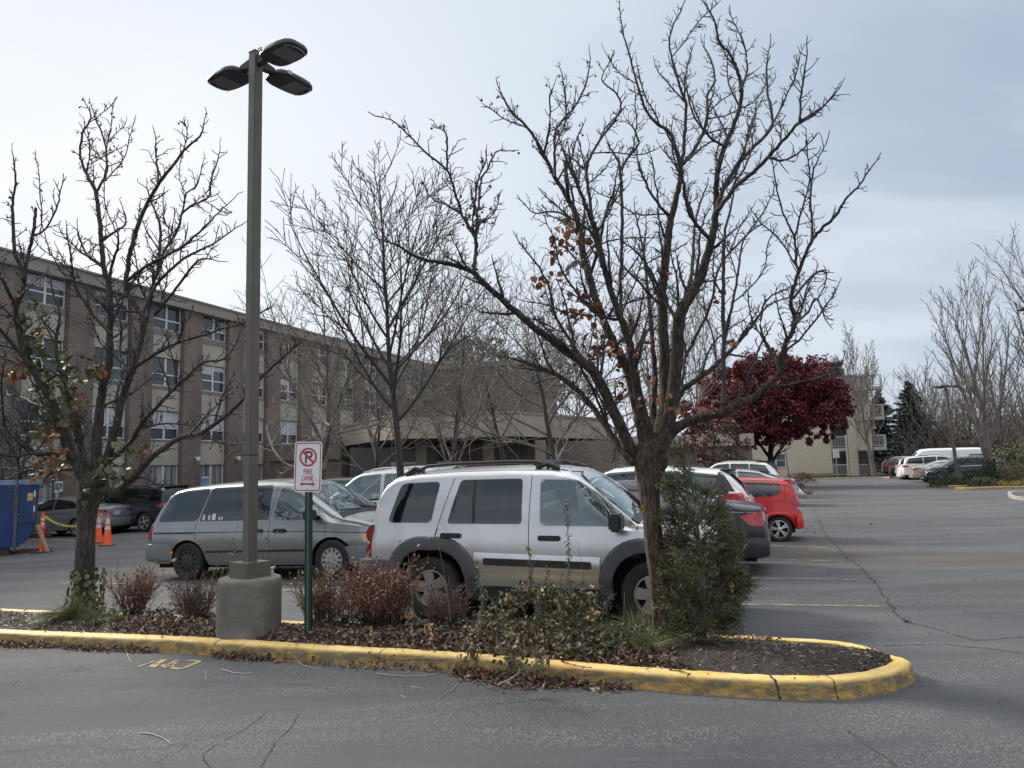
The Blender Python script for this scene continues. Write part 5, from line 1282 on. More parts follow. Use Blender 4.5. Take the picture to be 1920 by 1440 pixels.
c.panel(rnd([(-1.78,.90),(-1.77,1.06),(-1.66,1.09),(-1.58,1.0),(-1.66,.88)],.04), 'R', "tail_lamp", RED_B, .02, both=True)
for sg in (-1,1):
    c.panel([(sg*.60+.075*math.cos(a),.985+.10*math.sin(a)) for a in np.linspace(0,6.28,18)[:-1]], 'B', "tail_lamp", RED_B, .025); c.panel([(sg*.63+.06*math.cos(a),.80+.06*math.sin(a)) for a in np.linspace(0,6.28,18)[:-1]], 'B', "reversing_lamp", CLR, .02)
bumper(c, -1.87, 0, .30, .62, redp, "rear_bumper", .76, .16); bumper(c, 0, 1.86, .26, .48, redp, "front_bumper", .76, .6)
mb = MB(); mb.box((-1.66,-.5,1.445),(-1.45,.5,1.475)); mb.build("rear_spoiler", redp, c.root, bevel=.012)
c.mirror(.85,1.0,'R',redp,(.11,.18,.13)); c.mirror(.85,1.0,'L',redp,(.11,.18,.13)); c.handle(.02,.9,'R',redp); c.handle(.02,.9,'L',redp)
flare(c, -1.30, .345, .40, 0, "arch_lip", redp, out=.012, a0=0, a1=180)
# cars beyond the red one
sedan("silver_sedan", "silver sedan tail showing just past the red hatchback", paint("cool_silver_paint",(.34,.38,.43),.5,.3,.7), place(1497,949,-2.3,.80,HL), HL, L=4.6, H=1.45)
suv("white_suv", "white suv with silver roof rails, just above the red hatchback's roof", white, place(1462,934,-2.3,.90,HL), HL, L=4.75, H=1.72, hatch='slant', rails=CHR)
suv("black_suv", "black suv tail beside the red-leaved tree's trunk", black, place(1459,915,-2.3,.90,HL), HL, L=4.8, H=1.76, hatch='tall', rails=BLK)
suv("navy_suv", "dark navy suv roof beyond the white suv with silver rails", paint("navy_paint",(.02,.028,.05),.4,.3,.7), place(1385,906,-2.3,.90,HL), HL, L=4.7, H=1.72, hatch='tall')
# far row at the right
cd = suv("black_suv", "black suv facing left beside the far lamp post, chrome window line", black, place(1768,906.5,1.40,.93,HL), HL, L=4.81, W=1.9, H=1.68, hatch='slant', rails=CHR)
cd.line([(-1.9,1.12),(-.2,1.07),(1.1,1.03)], 'L', .022, .006, "window_trim", CHR)
cd.panel(rnd([(-.55,.52),(.55,.52),(.52,.86),(-.52,.86)],.03), 'F', "chrome_grille", mat("mesh_grille",(.10,.10,.11),.35,.8), .014)
for sg in (-1,1): cd.panel([(sg*.66,.36),(sg*.70,.36),(sg*.76,.74),(sg*.72,.74)], 'F', "running_lamp", CLR, .016)
def rowcar(f, name, label, pm, px, py, lx, **k): return f(name, label, pm, place(px, py, lx, -.88, HR), HR, **k)
rowcar(sedan, "beige_sedan", "beige sedan with red tail lamp, next to the black suv by the far lamp post", beige, 1716, 904.5, -2.3, L=4.8, H=1.47, glass=GLASS2)
rowcar(suv, "white_suv", "large white suv just behind the beige sedan in the far row", white, 1698, 900, -2.35, L=4.9, H=1.80, hatch='tall', rails=BLK)
rowcar(suv, "pearl_suv", "pearl white suv with raised red tail lamp, third in the far row", paint("pearl_paint",(.55,.54,.52),.2,.3,.7), 1685, 897, -2.3, L=4.6, H=1.66, hatch='tall')
rowcar(sedan, "black_sedan", "low black car between the maroon suv and pearl suv", black, 1671, 895.5, -2.3, L=4.5, H=1.38)
rowcar(suv, "maroon_suv", "maroon suv at the far end of the right-hand row", maroon, 1660, 893, -2.3, L=4.8, H=1.72, hatch='slant', rails=CHR)
# tall white van behind
sp = dict(L=6.0, W=2.02, H=2.45, paint=white, sill=.35, xr=-1.8, xf=1.95, Rw=.36, Ra=.43, rr=.6, rim='steel',
  top=[(-3.0,2.30),(-2.95,2.42),(-2.0,2.45),(.8,2.45),(1.3,2.40),(1.6,2.22),(2.2,1.50),(2.35,1.38),(2.8,1.15),(2.95,.95),(3.0,.6)], belt=[(-3.0,1.2),(1.6,1.2),(2.3,1.1),(2.8,1.0),(3.0,.58)],
  plan=[(-3.0,.95),(-2.9,.98),(1.8,.99),(2.5,.93),(2.85,.82),(3.0,.65)], roofw=[(-3.0,.9),(1.6,.88),(3.0,.85)], bot=[(-3.0,.42),(3.0,.36)], rc=.2)
q = P(1765,880,58)
c = Car(sp, "white_van", "tall white panel van rising behind the far row of parked cars", "van", (q.x,q.y,-.15), HL)
c.panel(rnd([(1.0,1.30),(1.0,1.95),(1.55,1.95),(2.1,1.35)],.06),'R',"front_door_window",GLASS,both=True); c.panel([(2.25,-.8),(2.25,.8),(1.62,.75),(1.62,-.75)],'T',"windshield",GLASS,.006)
c.panel(rnd([(-2.7,1.35),(-2.7,1.95),(-1.7,1.95),(-1.7,1.35)],.06),'L',"side_window",GLASS); c.mirror(2.0,1.3,'L'); c.mirror(2.0,1.3,'R')
c.line([(.8,.5),(.8,2.3)],'R',both=True); c.line([(-.6,.5),(-.6,2.3)],'R',both=True)
c.panel([(-.9,1.0),(-.8,1.0),(-.8,1.6),(-.9,1.6)],'B',"tail_lamp",RED_L,.01); c.panel([(.9,1.0),(.8,1.0),(.8,1.6),(.9,1.6)],'B',"tail_lamp",RED_L,.01)
for _c in ALLCARS: _c.finish()
# ------------------------------------------------------------------ near lamp post
CONC = mat("weathered_concrete", (.105,.098,.086), .9, col2=(.20,.188,.165), vscale=5, bump=.35, bscale=90, detail=14, vdist=(.30,.70), stretch=(1,1,1.6))
BRZ = mat("bronze_painted_steel", (.115,.105,.088), .5, .15, var=.12, vscale=3)
BRZD = mat("dark_bronze_lamp", (.028,.029,.034), .45, .2)
lc = P(467,1180,8.42); lb = Vector((lc.x, lc.y, gz(lc.x)))
lp = empty("street_lamp", lb, 0, "tall square bronze lamp post with three flat heads on a round concrete base", "lamp post")
mb = MB(); rr0 = random.Random(2); n = 48; vs = []; prof = [(.335,-.05),(.333,.12),(.33,.3),(.329,.5),(.328,.66),(.327,.705),(.315,.72),(.20,.724),(.02,.724)]
for i, (r, z) in enumerate(prof):
    for j in range(n):
        a = 2*math.pi*j/n; q = (mnoise.noise(Vector((3*math.cos(a),3*math.sin(a),z*4)))*.006) + (-.018*max(0,mnoise.noise(Vector((6*math.cos(a),6*math.sin(a),9)))) if i in (5,6) else 0)
        vs.append(((r+q)*math.cos(a),(r+q)*math.sin(a), z+(-.015*max(0,mnoise.noise(Vector((6*math.cos(a),6*math.sin(a),9)))) if i in (5,6) else 0)))
fs = [(i*n+j,i*n+(j+1)%n,(i+1)*n+(j+1)%n,(i+1)*n+j) for i in range(len(prof)-1) for j in range(n)]+[tuple((len(prof)-1)*n+j for j in range(n))]
mb.add(vs, fs).build("concrete_base", CONC, lp, smooth=True, sharp=50)
PR = Matrix.Rotation(R(-34),4,'Z')
MB().box((-.155,-.155,.715),(.155,.155,.885),PR).build("base_cover", BRZ, lp, bevel=.006)
H1 = 6.64
MB().box((-.056,-.056,.88),(.056,.056,H1),PR).build("pole", BRZ, lp, bevel=.005)
MB().box((-.059,-.059,H1),(.059,.059,H1+.012),PR).build("pole_cap", BRZD, lp)
mb = MB(); mb.box((-.058,-.058,2.02),(.058,.058,2.032),PR); mb.build("cable_tie", BLK, lp)
MB().tube([(.20,.12,.72),(.20,.12,.80),(.235,.13,.80)], .022, 10).build("conduit_stub", mat("grey_pvc",(.45,.46,.48),.5), lp, smooth=True)
LENS = mat("unlit_led_panel", (.10,.095,.09), .35, var=.3, vscale=60); DOT = mat("lens_dot",(.5,.52,.56),.3)
def lamphead(parent, ang, z0, pole=.064, s=1.0, detail=True):
    M = Matrix.Rotation(ang,4,'Z') @ Matrix.Translation((0,0,z0))
    a = MB(); a.add([M @ Vector(p) for p in [(pole-.01,-.035,.03),(pole-.01,.035,.03),(pole-.01,.035,.16),(pole-.01,-.035,.16),(.26*s,-.04,.05),(.26*s,.04,.05),(.26*s,.04,.115),(.26*s,-.04,.115)]], [(0,1,2,3),(7,6,5,4),(0,4,5,1),(1,5,6,2),(2,6,7,3),(3,7,4,0)]); arm = a.build("lamp_arm", BRZD, parent, bevel=.008)
    # shoebox outline: narrow neck, broad rounded body
    out = rnd([(.22,-.07),(.25,-.15),(.36,-.19),(.60,-.19),(.74,-.165),(.80,-.10),(.80,.10),(.74,.165),(.60,.19),(.36,.19),(.25,.15),(.22,.07)],.05,3)
    out = [(x*s,y*s) for x, y in out]; n = len(out); cx = .5*s
    vs = []
    for k, (sc_, z) in enumerate(((.93,.015),(1.0,.03),(1.0,.055),(.93,.085),(.6,.11))):
        for x, y in out: vs.append(M @ Vector((cx+(x-cx)*sc_, y*sc_, z)))
    fs = [(k*n+i,k*n+(i+1)%n,(k+1)*n+(i+1)%n,(k+1)*n+i) for k in range(4) for i in range(n)]+[tuple(reversed(range(n))), tuple(4*n+i for i in range(n))]
    h = MB().add(vs, fs).build("lamp_head", BRZD, parent, smooth=True, sharp=40)
    MB().box((.46*s,-.145*s,.008),(.70*s,.145*s,.018), M).build("led_panel", LENS, h)
    if detail:
        d = MB()
        for i in range(11):
            t = -1+2*i/10; x = (.775-.05*t*t)*s; y = .14*t*s; d.box((x-.005,y-.005,.006),(x+.005,y+.005,.016), M)
        d.build("edge_studs", DOT, h)
        MB().box((.30,-.205,.03),(.36,-.186,.07), M).build("rating_label", mat("pale_label",(.5,.5,.5),.5,var=.3,vscale=80), h)
for ang in (R(-34),R(56),R(146)): lamphead(lp, ang, H1-.20, .056, .95)

# ------------------------------------------------------------------ no parking sign
sg0 = B(576,1196); sgn = empty("traffic_sign", (sg0.x, sg0.y, sg0.z-.02), R(-12), "no parking fire lane sign on a green perforated post", "sign")
GRN = mat("dark_green_post", (.008,.035,.026), .45, .2)
SH = 2.10-(sg0.z)
mb = MB(); mb.box((-.030,-.006,-.1),(.030,.0,SH)); mb.box((-.036,-.006,-.1),(-.028,.026,SH)); mb.box((.028,-.006,-.1),(.036,.026,SH)); mb.build("post", GRN, sgn)
d = MB()
for k in range(int(SH/.0254)-2):
    z = .05+k*.0254; d.add([(.006*math.cos(a)+.0, -.0075, z+.006*math.sin(a)) for a in np.linspace(0,2*math.pi,9)[:-1]], [tuple(range(8))])
o_ = d.build("post_holes", mat("pale_hole",(.30,.32,.32),.7), sgn); o_['kind'] = 'stuff'
SW = mat("sign_white", (.62,.66,.66), .35, var=.05, vscale=5); SRED = mat("sign_red", (.45,.03,.04), .35); SBLK = mat("sign_black", (.012,.014,.016), .4)
spn = empty("dummy"); bpy.data.objects.remove(spn)
Wd, Hd = .31, .52; zc = SH-.02-Hd/2+.03
def plate_poly(w_, h_, r): return rnd([(-w_/2,-h_/2),(w_/2,-h_/2),(w_/2,h_/2),(-w_/2,h_/2)], r, 5)
MX = Matrix.Translation((0,-.010,zc)) @ Matrix.Rotation(math.pi/2,4,'X') @ Matrix.Rotation(R(-1.5),4,'Z')   # local xy -> panel, +z towards -y
pn = MB().prism(plate_poly(Wd,Hd,.035), 0, .003, MX).build("sign_panel", SW, sgn)
def ring(mb, outer, inner, z):
    n = len(outer); mb.add([MX @ Vector((x,y,z)) for x,y in outer+inner], [(i,(i+1)%n,n+(i+1)%n,n+i) for i in range(n)])
b_ = MB(); ring(b_, plate_poly(Wd-.022,Hd-.022,.03), plate_poly(Wd-.044,Hd-.044,.022), .0038); b_.build("red_border", SRED, pn)
cy = .10; ring_o = [(.098*math.cos(a), cy+.098*math.sin(a)) for a in np.linspace(0,2*math.pi,49)[:-1]]; ring_i = [(x*.80, cy+(y-cy)*.80) for x,y in ring_o]
b_ = MB(); ring(b_, ring_o, ring_i, .0050)
q = [(-.073,cy+.052),(-.055,cy+.068),(.073,cy-.052),(.055,cy-.068)]
b_.add([MX @ Vector((x,y,.0046)) for x,y in q], [(0,3,2,1)]); b_.build("prohibition_ring", SRED, pn)
# letter P
b_ = MB()
def poly(mb, pts, z=.0040): mb.add([MX @ Vector((x,y,z)) for x,y in pts], [tuple(range(len(pts)))])
poly(b_, [(-.034,cy-.064),(-.014,cy-.064),(-.014,cy+.062),(-.034,cy+.062)])
oc = [(.012+.040*math.cos(a), cy+.025+.037*math.sin(a)) for a in np.linspace(-math.pi/2,math.pi/2,13)]; ic = [(.012+.020*math.cos(a), cy+.025+.017*math.sin(a)) for a in np.linspace(-math.pi/2,math.pi/2,13)]
oc = [(-.014,cy-.012)]+oc+[(-.014,cy+.062)]; ic = [(-.014,cy+.008)]+ic+[(-.014,cy+.042)]; n = len(oc)
b_.add([MX @ Vector((x,y,.0040)) for x,y in oc+ic], [(i,i+1,n+i+1,n+i) for i in range(n-1)]); b_.build("letter", SBLK, pn)
def signtext(s, size, x, y, m, parent, nm, sx=.72, M=MX, z=.004):
    t = text_mesh(s, size, m, parent, nm, extrude=.0003, scale=(1,1,1), offset=size*.018)
    t.data.transform(M @ Matrix.Translation((x,y,z)) @ Matrix.Diagonal((sx,1,1,1)))
    return t
signtext("FIRE", .076, 0, -.076, SRED, pn, "lettering"); signtext("LANE", .076, 0, -.142, SRED, pn, "lettering")
b_ = MB(); ya = -.178
poly(b_, [(-.09,ya),(-.052,ya+.024),(-.052,ya+.009),(.052,ya+.009),(.052,ya+.024),(.09,ya),(.052,ya-.024),(.052,ya-.009),(-.052,ya-.009),(-.052,ya-.024)]); b_.build("double_arrow", SRED, pn)
MB().lathe([(.007,0),(.006,.004),(.001,.005)], 10, MX @ Matrix.Translation((0,-.215,.003))).build("bolt", CHR, pn)

# ------------------------------------------------------------------ blue roll-off dumpster
DB = mat("blue_dumpster_paint", (.004,.030,.115), .5, .0, col2=(.008,.042,.145), vscale=2, coat=.0, bump=.15, bscale=3)
DBR = mat("rust_brown_worn_metal", (.045,.035,.032), .8, col2=(.10,.075,.06), vscale=8)
g = G(27,1040); dz_ = R(30)
dp = empty("dumpster", (g.x, g.y, g.z), dz_, "blue open-top waste dumpster at the left edge, red and white reflector strip", "dumpster")
Ht = 2.06
# long side faces the camera: x from -4 (out of frame) to 0 at the rib, end wall slopes in underneath
b_ = MB()
def slab(pts, y0, y1): 
    n = len(pts); b_.add([(x,y0,z) for x,z in pts]+[(x,y1,z) for x,z in pts], [tuple(range(n)), tuple(reversed(range(n,2*n)))]+[(i,i+n,(i+1)%n+n,(i+1)%n) for i in range(n)])
slab([(-4,.20),(.05,.20),(.25,.34),(.42,.62),(.45,.90),(.48,1.93),(-4,1.93)][::1], 0, 2.1)
body_ = b_.build("container", DB, dp, bevel=.01)
MB().box((-4.05,-.05,1.92),(.60,2.15,Ht)).build("top_rail", mat("pale_blue_rail",(.03,.11,.26),.5,col2=(.20,.27,.36),vscale=3), dp, bevel=.02)
MB().box((-.06,-.05,.10),(.03,.0,1.92)).build("side_rib", mat("scuffed_rib",(.045,.075,.13),.5,col2=(.10,.09,.085),vscale=4), dp, bevel=.01)
MB().box((.03,-.035,.86),(.50,.0,1.02)).build("lower_rail", DB, dp, bevel=.01)
for x in (-.35,-2.2): MB().box((x-.30,.1,0),(x+.22,.5,.20)).build("skid", DBR, dp, bevel=.01)
RW_R = mat("reflector_red",(.30,.02,.04),.3); RW_W = mat("reflector_white",(.60,.62,.64),.3)
for k, (z0, z1) in enumerate(((1.58,1.75),(1.33,1.58),(1.17,1.33),(.98,1.17))): MB().box((.405,-.006,z0),(.445,-.001,z1)).build("reflector_strip", RW_W if k%2==0 else RW_R, body_)
for z in (1.53,1.64): MB().box((.25,-.006,z-.05),(.38,-.001,z+.05)).build("warning_label", mat("yellow_label",(.58,.45,.14),.5,col2=(.35,.27,.10),vscale=30,vdist=(.45,.55)), body_)
LW = RW_W
MB().add([(-.56+.08*math.cos(a),-.006,1.50+.08*math.sin(a)) for a in np.linspace(0,2*math.pi,25)[:-1]], [tuple(range(24))]).build("round_sign", LW, body_)
MB().add([(-.56+.06*math.cos(a),-.009,1.50+.06*math.sin(a)) for a in np.linspace(0,2*math.pi,25)[:-1]], [tuple(range(24))]).build("round_sign", RW_R, body_)
MB().box((-.61,-.013,1.49),(-.51,-.010,1.52)).build("round_sign_bar", LW, body_)
# wood blocking under the end
WD = mat("raw_timber",(.28,.18,.10),.8,col2=(.38,.26,.15),vscale=10,stretch=(1,1,8)); WDR = mat("red_brown_timber",(.09,.04,.03),.85,col2=(.14,.07,.05),vscale=8)
pl = MB(); pl.tube([(.80,-.25,.02),(.52,-.10,.80)], .055, 4); o = pl.build("wood_plank", WD); o.location = dp.location; o.rotation_euler = (0,0,dz_)
tag(o, "pale timber plank leaning against the right end of the blue dumpster", "plank")
for k, (z, y, lb_) in enumerate(((.03,.25,"red-brown timber beam lying on the ground under the dumpster end"),(.42,.9,"red-brown timber beam behind the leaning plank, above another beam"))):
    o = MB().box((.10,y,z-.03),(.85,y+.12,z+.08)).build("timber_beam", WDR); o.location = dp.location; o.rotation_euler = (0,0,dz_); tag(o, lb_, "beam")
# ------------------------------------------------------------------ delineator, cones, tape
ORG = mat("safety_orange", (.80,.10,.015), .45, var=.1, vscale=6); WRF = mat("white_reflective_band", (.55,.55,.56), .35); RBB = mat("black_rubber_base", (.03,.03,.03), .7)
g = G(78,1036); dl = empty("delineator_post", g, 0, "orange delineator post with caution tape tied to its top", "delineator")
MB().prism([(.33*math.cos(a),.33*math.sin(a)) for a in np.linspace(0,2*math.pi,7)[:-1]],0,.035).build("base", RBB, dl, bevel=.01)
dq = MB(); dq.lathe([(.065,.03),(.060,.10),(.052,.70),(.056,.705),(.052,.71),(.05,.98),(.054,.985),(.054,1.0),(.04,1.02),(.035,1.06),(.05,1.08),(.05,1.10),(.02,1.11)], 20); dq.build("post", ORG, dl, smooth=True, sharp=45)
for z in (.76,.89): MB().lathe([(.0535,z),(.0535,z+.075)], 20).build("reflective_band", WRF, dl, smooth=True)
cones = []
for k, (px, py, lb_) in enumerate(((184,1018,"orange traffic cone behind and left of the other cone, by the pear trunk"),(201,1023,"orange traffic cone in front and right of the other cone"))):
    g = G(px,py); cn = empty("traffic_cone", g, R(10+30*k), lb_, "traffic cone", "pair of orange cones")
    MB().prism(rnd([(-.2,-.2),(.2,-.2),(.2,.2),(-.2,.2)],.05),0,.03).build("base", RBB, cn)
    MB().lathe([(.145,.03),(.132,.06),(.03,.93),(.028,.94),(.01,.94)], 28).build("cone", ORG, cn, smooth=True, sharp=45)
    for z0, z1 in ((.47,.57),(.64,.80)):
        r_ = lambda z: .132-(z-.06)*(.102/.87)+.002
        MB().lathe([(r_(z0),z0),(r_(z1),z1)], 28).build("reflective_collar", WRF, cn, smooth=True)
    cones.append(cn)
YT = bpy.data.materials.new("caution_tape"); YT.use_nodes = True
YT.node_tree.nodes["Principled BSDF"].inputs["Base Color"].default_value = (.72,.55,.06,1); YT.node_tree.nodes["Principled BSDF"].inputs["Roughness"].default_value = .4
def tape(a, b, sag, name, label, wd=.075, tw=1.2):
    n = 24; vs = []; pts = []
    for i in range(n+1):
        t = i/n; p = a.lerp(b, t); p.z -= sag*4*t*(1-t); pts.append(p); an = tw*math.sin(3*t)-.2
        d = Vector((0,-math.sin(an)*.6,math.cos(an))).normalized(); vs += [p+d*wd/2, p-d*wd/2]
    o = MB().add(vs, [(2*i,2*i+1,2*i+3,2*i+2) for i in range(n)]).build(name, YT, smooth=True, sharp=None); tag(o, label, "caution tape"); return o, pts, vs
ta = dl.location+Vector((.05,-.02,1.02)); tb = cones[0].location+Vector((-.02,0,.90))
o, pts, vs = tape(ta, tb, .33, "caution_tape", "yellow caution tape sagging from the delineator post to the cones")
# lettering on the tape, following its sag
def tape_text(o, pts, vs, s, t0, size=.055):
    t = text_mesh(s, size, SBLK, o, "lettering", extrude=0, align='LEFT', offset=.001); n = len(pts)-1; L_ = [0]
    for a, b in zip(pts[:-1], pts[1:]): L_.append(L_[-1]+(b-a).length)
    for v in t.data.vertices:
        q = t0*L_[-1]+v.co.x; i = max(0, min(n-1, int(np.searchsorted(L_, q))-1)); f = (q-L_[i])/max(L_[i+1]-L_[i],1e-6); up = Vector(vs[2*i])-Vector(vs[2*i+1]); up.normalize()
        v.co = pts[i].lerp(pts[i+1], f)+up*(v.co.y-.02)+Vector((.0,-.004,0))
tape_text(o, pts, vs, "CAUTION", .22); tape_text(o, pts, vs, "CAUTION", .52); tape_text(o, pts, vs, "CAUTION", .80)
o2, p2, v2 = tape(cones[0].location+Vector((.0,-.02,.88)), cones[1].location+Vector((0,-.02,.78)), .16, "caution_tape", "short yellow tape tied between the two orange cones")
q = G(100,1003); strip_ = MB(); strip(strip_, [G(62,1012), G(100,1012.5), G(150,1014)], .06, .006); o = strip_.build("fallen_tape", YT); tag(o, "yellow tape lying flat on the lot behind the delineator", "caution tape")

# ------------------------------------------------------------------ far lamp post and its island, right
def far_lamp(px, py, d, H, label, heads, lean=0, tilt_=0):
    p = P(px, py, d); e = empty("street_lamp", (p.x, p.y, gz(p.x)), 0, label, "lamp post")
    MB().lathe([(.33,-.05),(.33,.62),(.30,.66),(.02,.66)], 24).build("concrete_base", CONC, e, smooth=True, sharp=40)
    MB().box((-.17,-.17,.65),(.17,.17,.80)).build("base_cover", BRZ, e)
    T = Matrix.Translation((0,0,.8)) @ Matrix.Rotation(lean,4,'Y'); k = MB(); k.box((-.07,-.07,0),(.07,.07,H), T); k.build("pole", BRZ, e)
    hd = empty("head_mount", (T @ Vector((0,0,H))), 0); hd.parent = e
    for a in heads: lamphead(e, a, 0, .07, .95, False)
    for ch in list(e.children):
        if ch.name.startswith(("lamp_arm","lamp_head")): ch.location = (T @ Vector((0,0,H-.12)))
    bpy.data.objects.remove(hd); return e
far_lamp(1796.5,905.5,44,4.95,"far bronze lamp post leaning slightly left, beside the black suv",(R(175),R(0),R(95)),R(-3.2))
# lamp head reaching in at the right edge
p = P(1985,905,24); e = far_lamp(1990,930,23,5.4,"dark lamp head reaching in at the right edge of the view",(R(180),R(90)),0)
# ------------------------------------------------------------------ buildings
def brick_material(name, c1, c2, mortar, scale=1.0, bw=.42, rh=.14, ms=.02, blotch=.25):
    if name in MATS: return MATS[name]
    m = bpy.data.materials.new(name); m.use_nodes = True; nt = m.node_tree; N = nt.nodes; L = nt.links
    b = N["Principled BSDF"]; b.inputs["Roughness"].default_value = .9
    tc = N.new("ShaderNodeTexCoord"); sp = N.new("ShaderNodeSeparateXYZ"); L.new(tc.outputs["Object"], sp.inputs[0])
    ad = N.new("ShaderNodeMath"); ad.operation = 'ADD'; L.new(sp.outputs[0], ad.inputs[0]); L.new(sp.outputs[1], ad.inputs[1])
    cb = N.new("ShaderNodeCombineXYZ"); L.new(ad.outputs[0], cb.inputs[0]); L.new(sp.outputs[2], cb.inputs[1])
    br = N.new("ShaderNodeTexBrick"); br.inputs["Color1"].default_value = (*c1,1); br.inputs["Color2"].default_value = (*c2,1); br.inputs["Mortar"].default_value = (*mortar,1)
    br.inputs["Scale"].default_value = scale; br.inputs["Brick Width"].default_value = bw; br.inputs["Row Height"].default_value = rh; br.inputs["Mortar Size"].default_value = ms; br.inputs["Bias"].default_value = -.1
    L.new(cb.outputs[0], br.inputs["Vector"])
    n = N.new("ShaderNodeTexNoise"); n.inputs["Scale"].default_value = .5; n.inputs["Detail"].default_value = 6; L.new(tc.outputs["Object"], n.inputs["Vector"])
    cr = N.new("ShaderNodeValToRGB"); cr.color_ramp.elements[0].position = .3; cr.color_ramp.elements[1].position = .7; cr.color_ramp.elements[0].color = (1-blotch,)*3+(1,); cr.color_ramp.elements[1].color = (1+blotch*.6,)*3+(1,)
    L.new(n.outputs["Fac"], cr.inputs[0]); mx = N.new("ShaderNodeMix"); mx.data_type = 'RGBA'; mx.blend_type = 'MULTIPLY'; mx.inputs[0].default_value = 1
    L.new(br.outputs["Color"], mx.inputs[6]); L.new(cr.outputs[0], mx.inputs[7]); L.new(mx.outputs[2], b.inputs["Base Color"])
    bp = N.new("ShaderNodeBump"); bp.inputs["Strength"].default_value = .5; bp.inputs["Distance"].default_value = .01; L.new(br.outputs["Fac"], bp.inputs["Height"]); bp.invert = True; L.new(bp.outputs[0], b.inputs["Normal"])
    MATS[name] = m; return m
BRK = brick_material("brown_brick", (.170,.122,.098), (.100,.077,.066), (.22,.20,.18), 1, .24, .085, .014, .34)
BRKT = brick_material("buff_brick", (.60,.53,.40), (.49,.42,.30), (.54,.49,.40), 1, .23, .08, .010, .10)
PANEL = mat("taupe_panel", (.33,.30,.255), .8, col2=(.42,.385,.33), vscale=.7, detail=8)
PANELD = mat("brown_grey_fascia", (.22,.20,.175), .75, col2=(.285,.26,.23), vscale=.5, detail=9, vdist=(.3,.7))
FRM = mat("white_window_frame", (.62,.63,.65), .5)
WG = mat("building_window_glass", (.035,.042,.055), .08, spec=.6, col2=(.075,.085,.10), vscale=.25)
BLIND = mat("white_roller_blind", (.46,.48,.50), .7, var=.06, vscale=3)
def curtain_mat():
    m = bpy.data.materials.new("curtained_window"); m.use_nodes = True; nt = m.node_tree; N = nt.nodes; L = nt.links; b = N["Principled BSDF"]; b.inputs["Roughness"].default_value = .25
    tc = N.new("ShaderNodeTexCoord"); mp = N.new("ShaderNodeMapping"); mp.inputs["Scale"].default_value = (1,1,.02); L.new(tc.outputs["Object"], mp.inputs[0])
    n = N.new("ShaderNodeTexNoise"); n.inputs["Scale"].default_value = 7; n.inputs["Detail"].default_value = 4; L.new(mp.outputs[0], n.inputs["Vector"])
    cr = N.new("ShaderNodeValToRGB"); e = cr.color_ramp.elements; e[0].position = .35; e[1].position = .62; e[0].color = (.075,.08,.085,1); e[1].color = (.33,.34,.35,1); L.new(n.outputs["Fac"], cr.inputs[0]); L.new(cr.outputs[0], b.inputs["Base Color"]); return m
CURT = curtain_mat()
class Face:
    """a vertical plane; turns photo pixels into plane coordinates"""
    def __init__(s, O, A): s.O = Vector((O[0],O[1],0)); s.A = Vector(A).normalized(); s.Nn = Vector((s.A.y,-s.A.x,0)); s.rz = math.atan2(s.A.y, s.A.x)
    def at(s, px, py, out=0):
        r = ray(px, py); t = ((s.O+s.Nn*out)-CAM).dot(s.Nn)/r.dot(s.Nn); q = CAM+r*t; return (q-s.O).dot(s.A), q.z
FB = Face((-16.3,43.6), U); ZB = -.55
O_B = Vector((-16.3,43.6,0))
bd = empty("dormitory_building", O_B, FB.rz, "four storey brown brick building with beige panels and white framed windows", "building")
def fz(px, py): return FB.at(px, py)[1]
zt_cap = fz(421,580.5); zf0 = fz(421,600)
heads = [zf0, fz(421,688.8), fz(421,779), fz(421,871)]; bots = [fz(421,641), fz(421,737), fz(421,828), ZB+.55]
ptops = [fz(376,642), fz(376,737), fz(376,829)]
bays = [-11.55+3.53*n for n in range(-3, 12)]; T0, T1 = bays[0]-2.6, 28.0
MB().box((T0,.34,ZB-.3),(T1,12,zt_cap-.35)).build("core_wall", BRK, bd)
MB().box((T0-.1,-.28,zf0),(T1,.4,zt_cap-.10)).build("fascia", PANELD, bd)
MB().box((T0-.12,-.34,zt_cap-.10),(T1+.0,.5,zt_cap)).build("roof_edge", mat("grey_brown_metal_edge",(.17,.155,.135),.5), bd)
jt = MB()
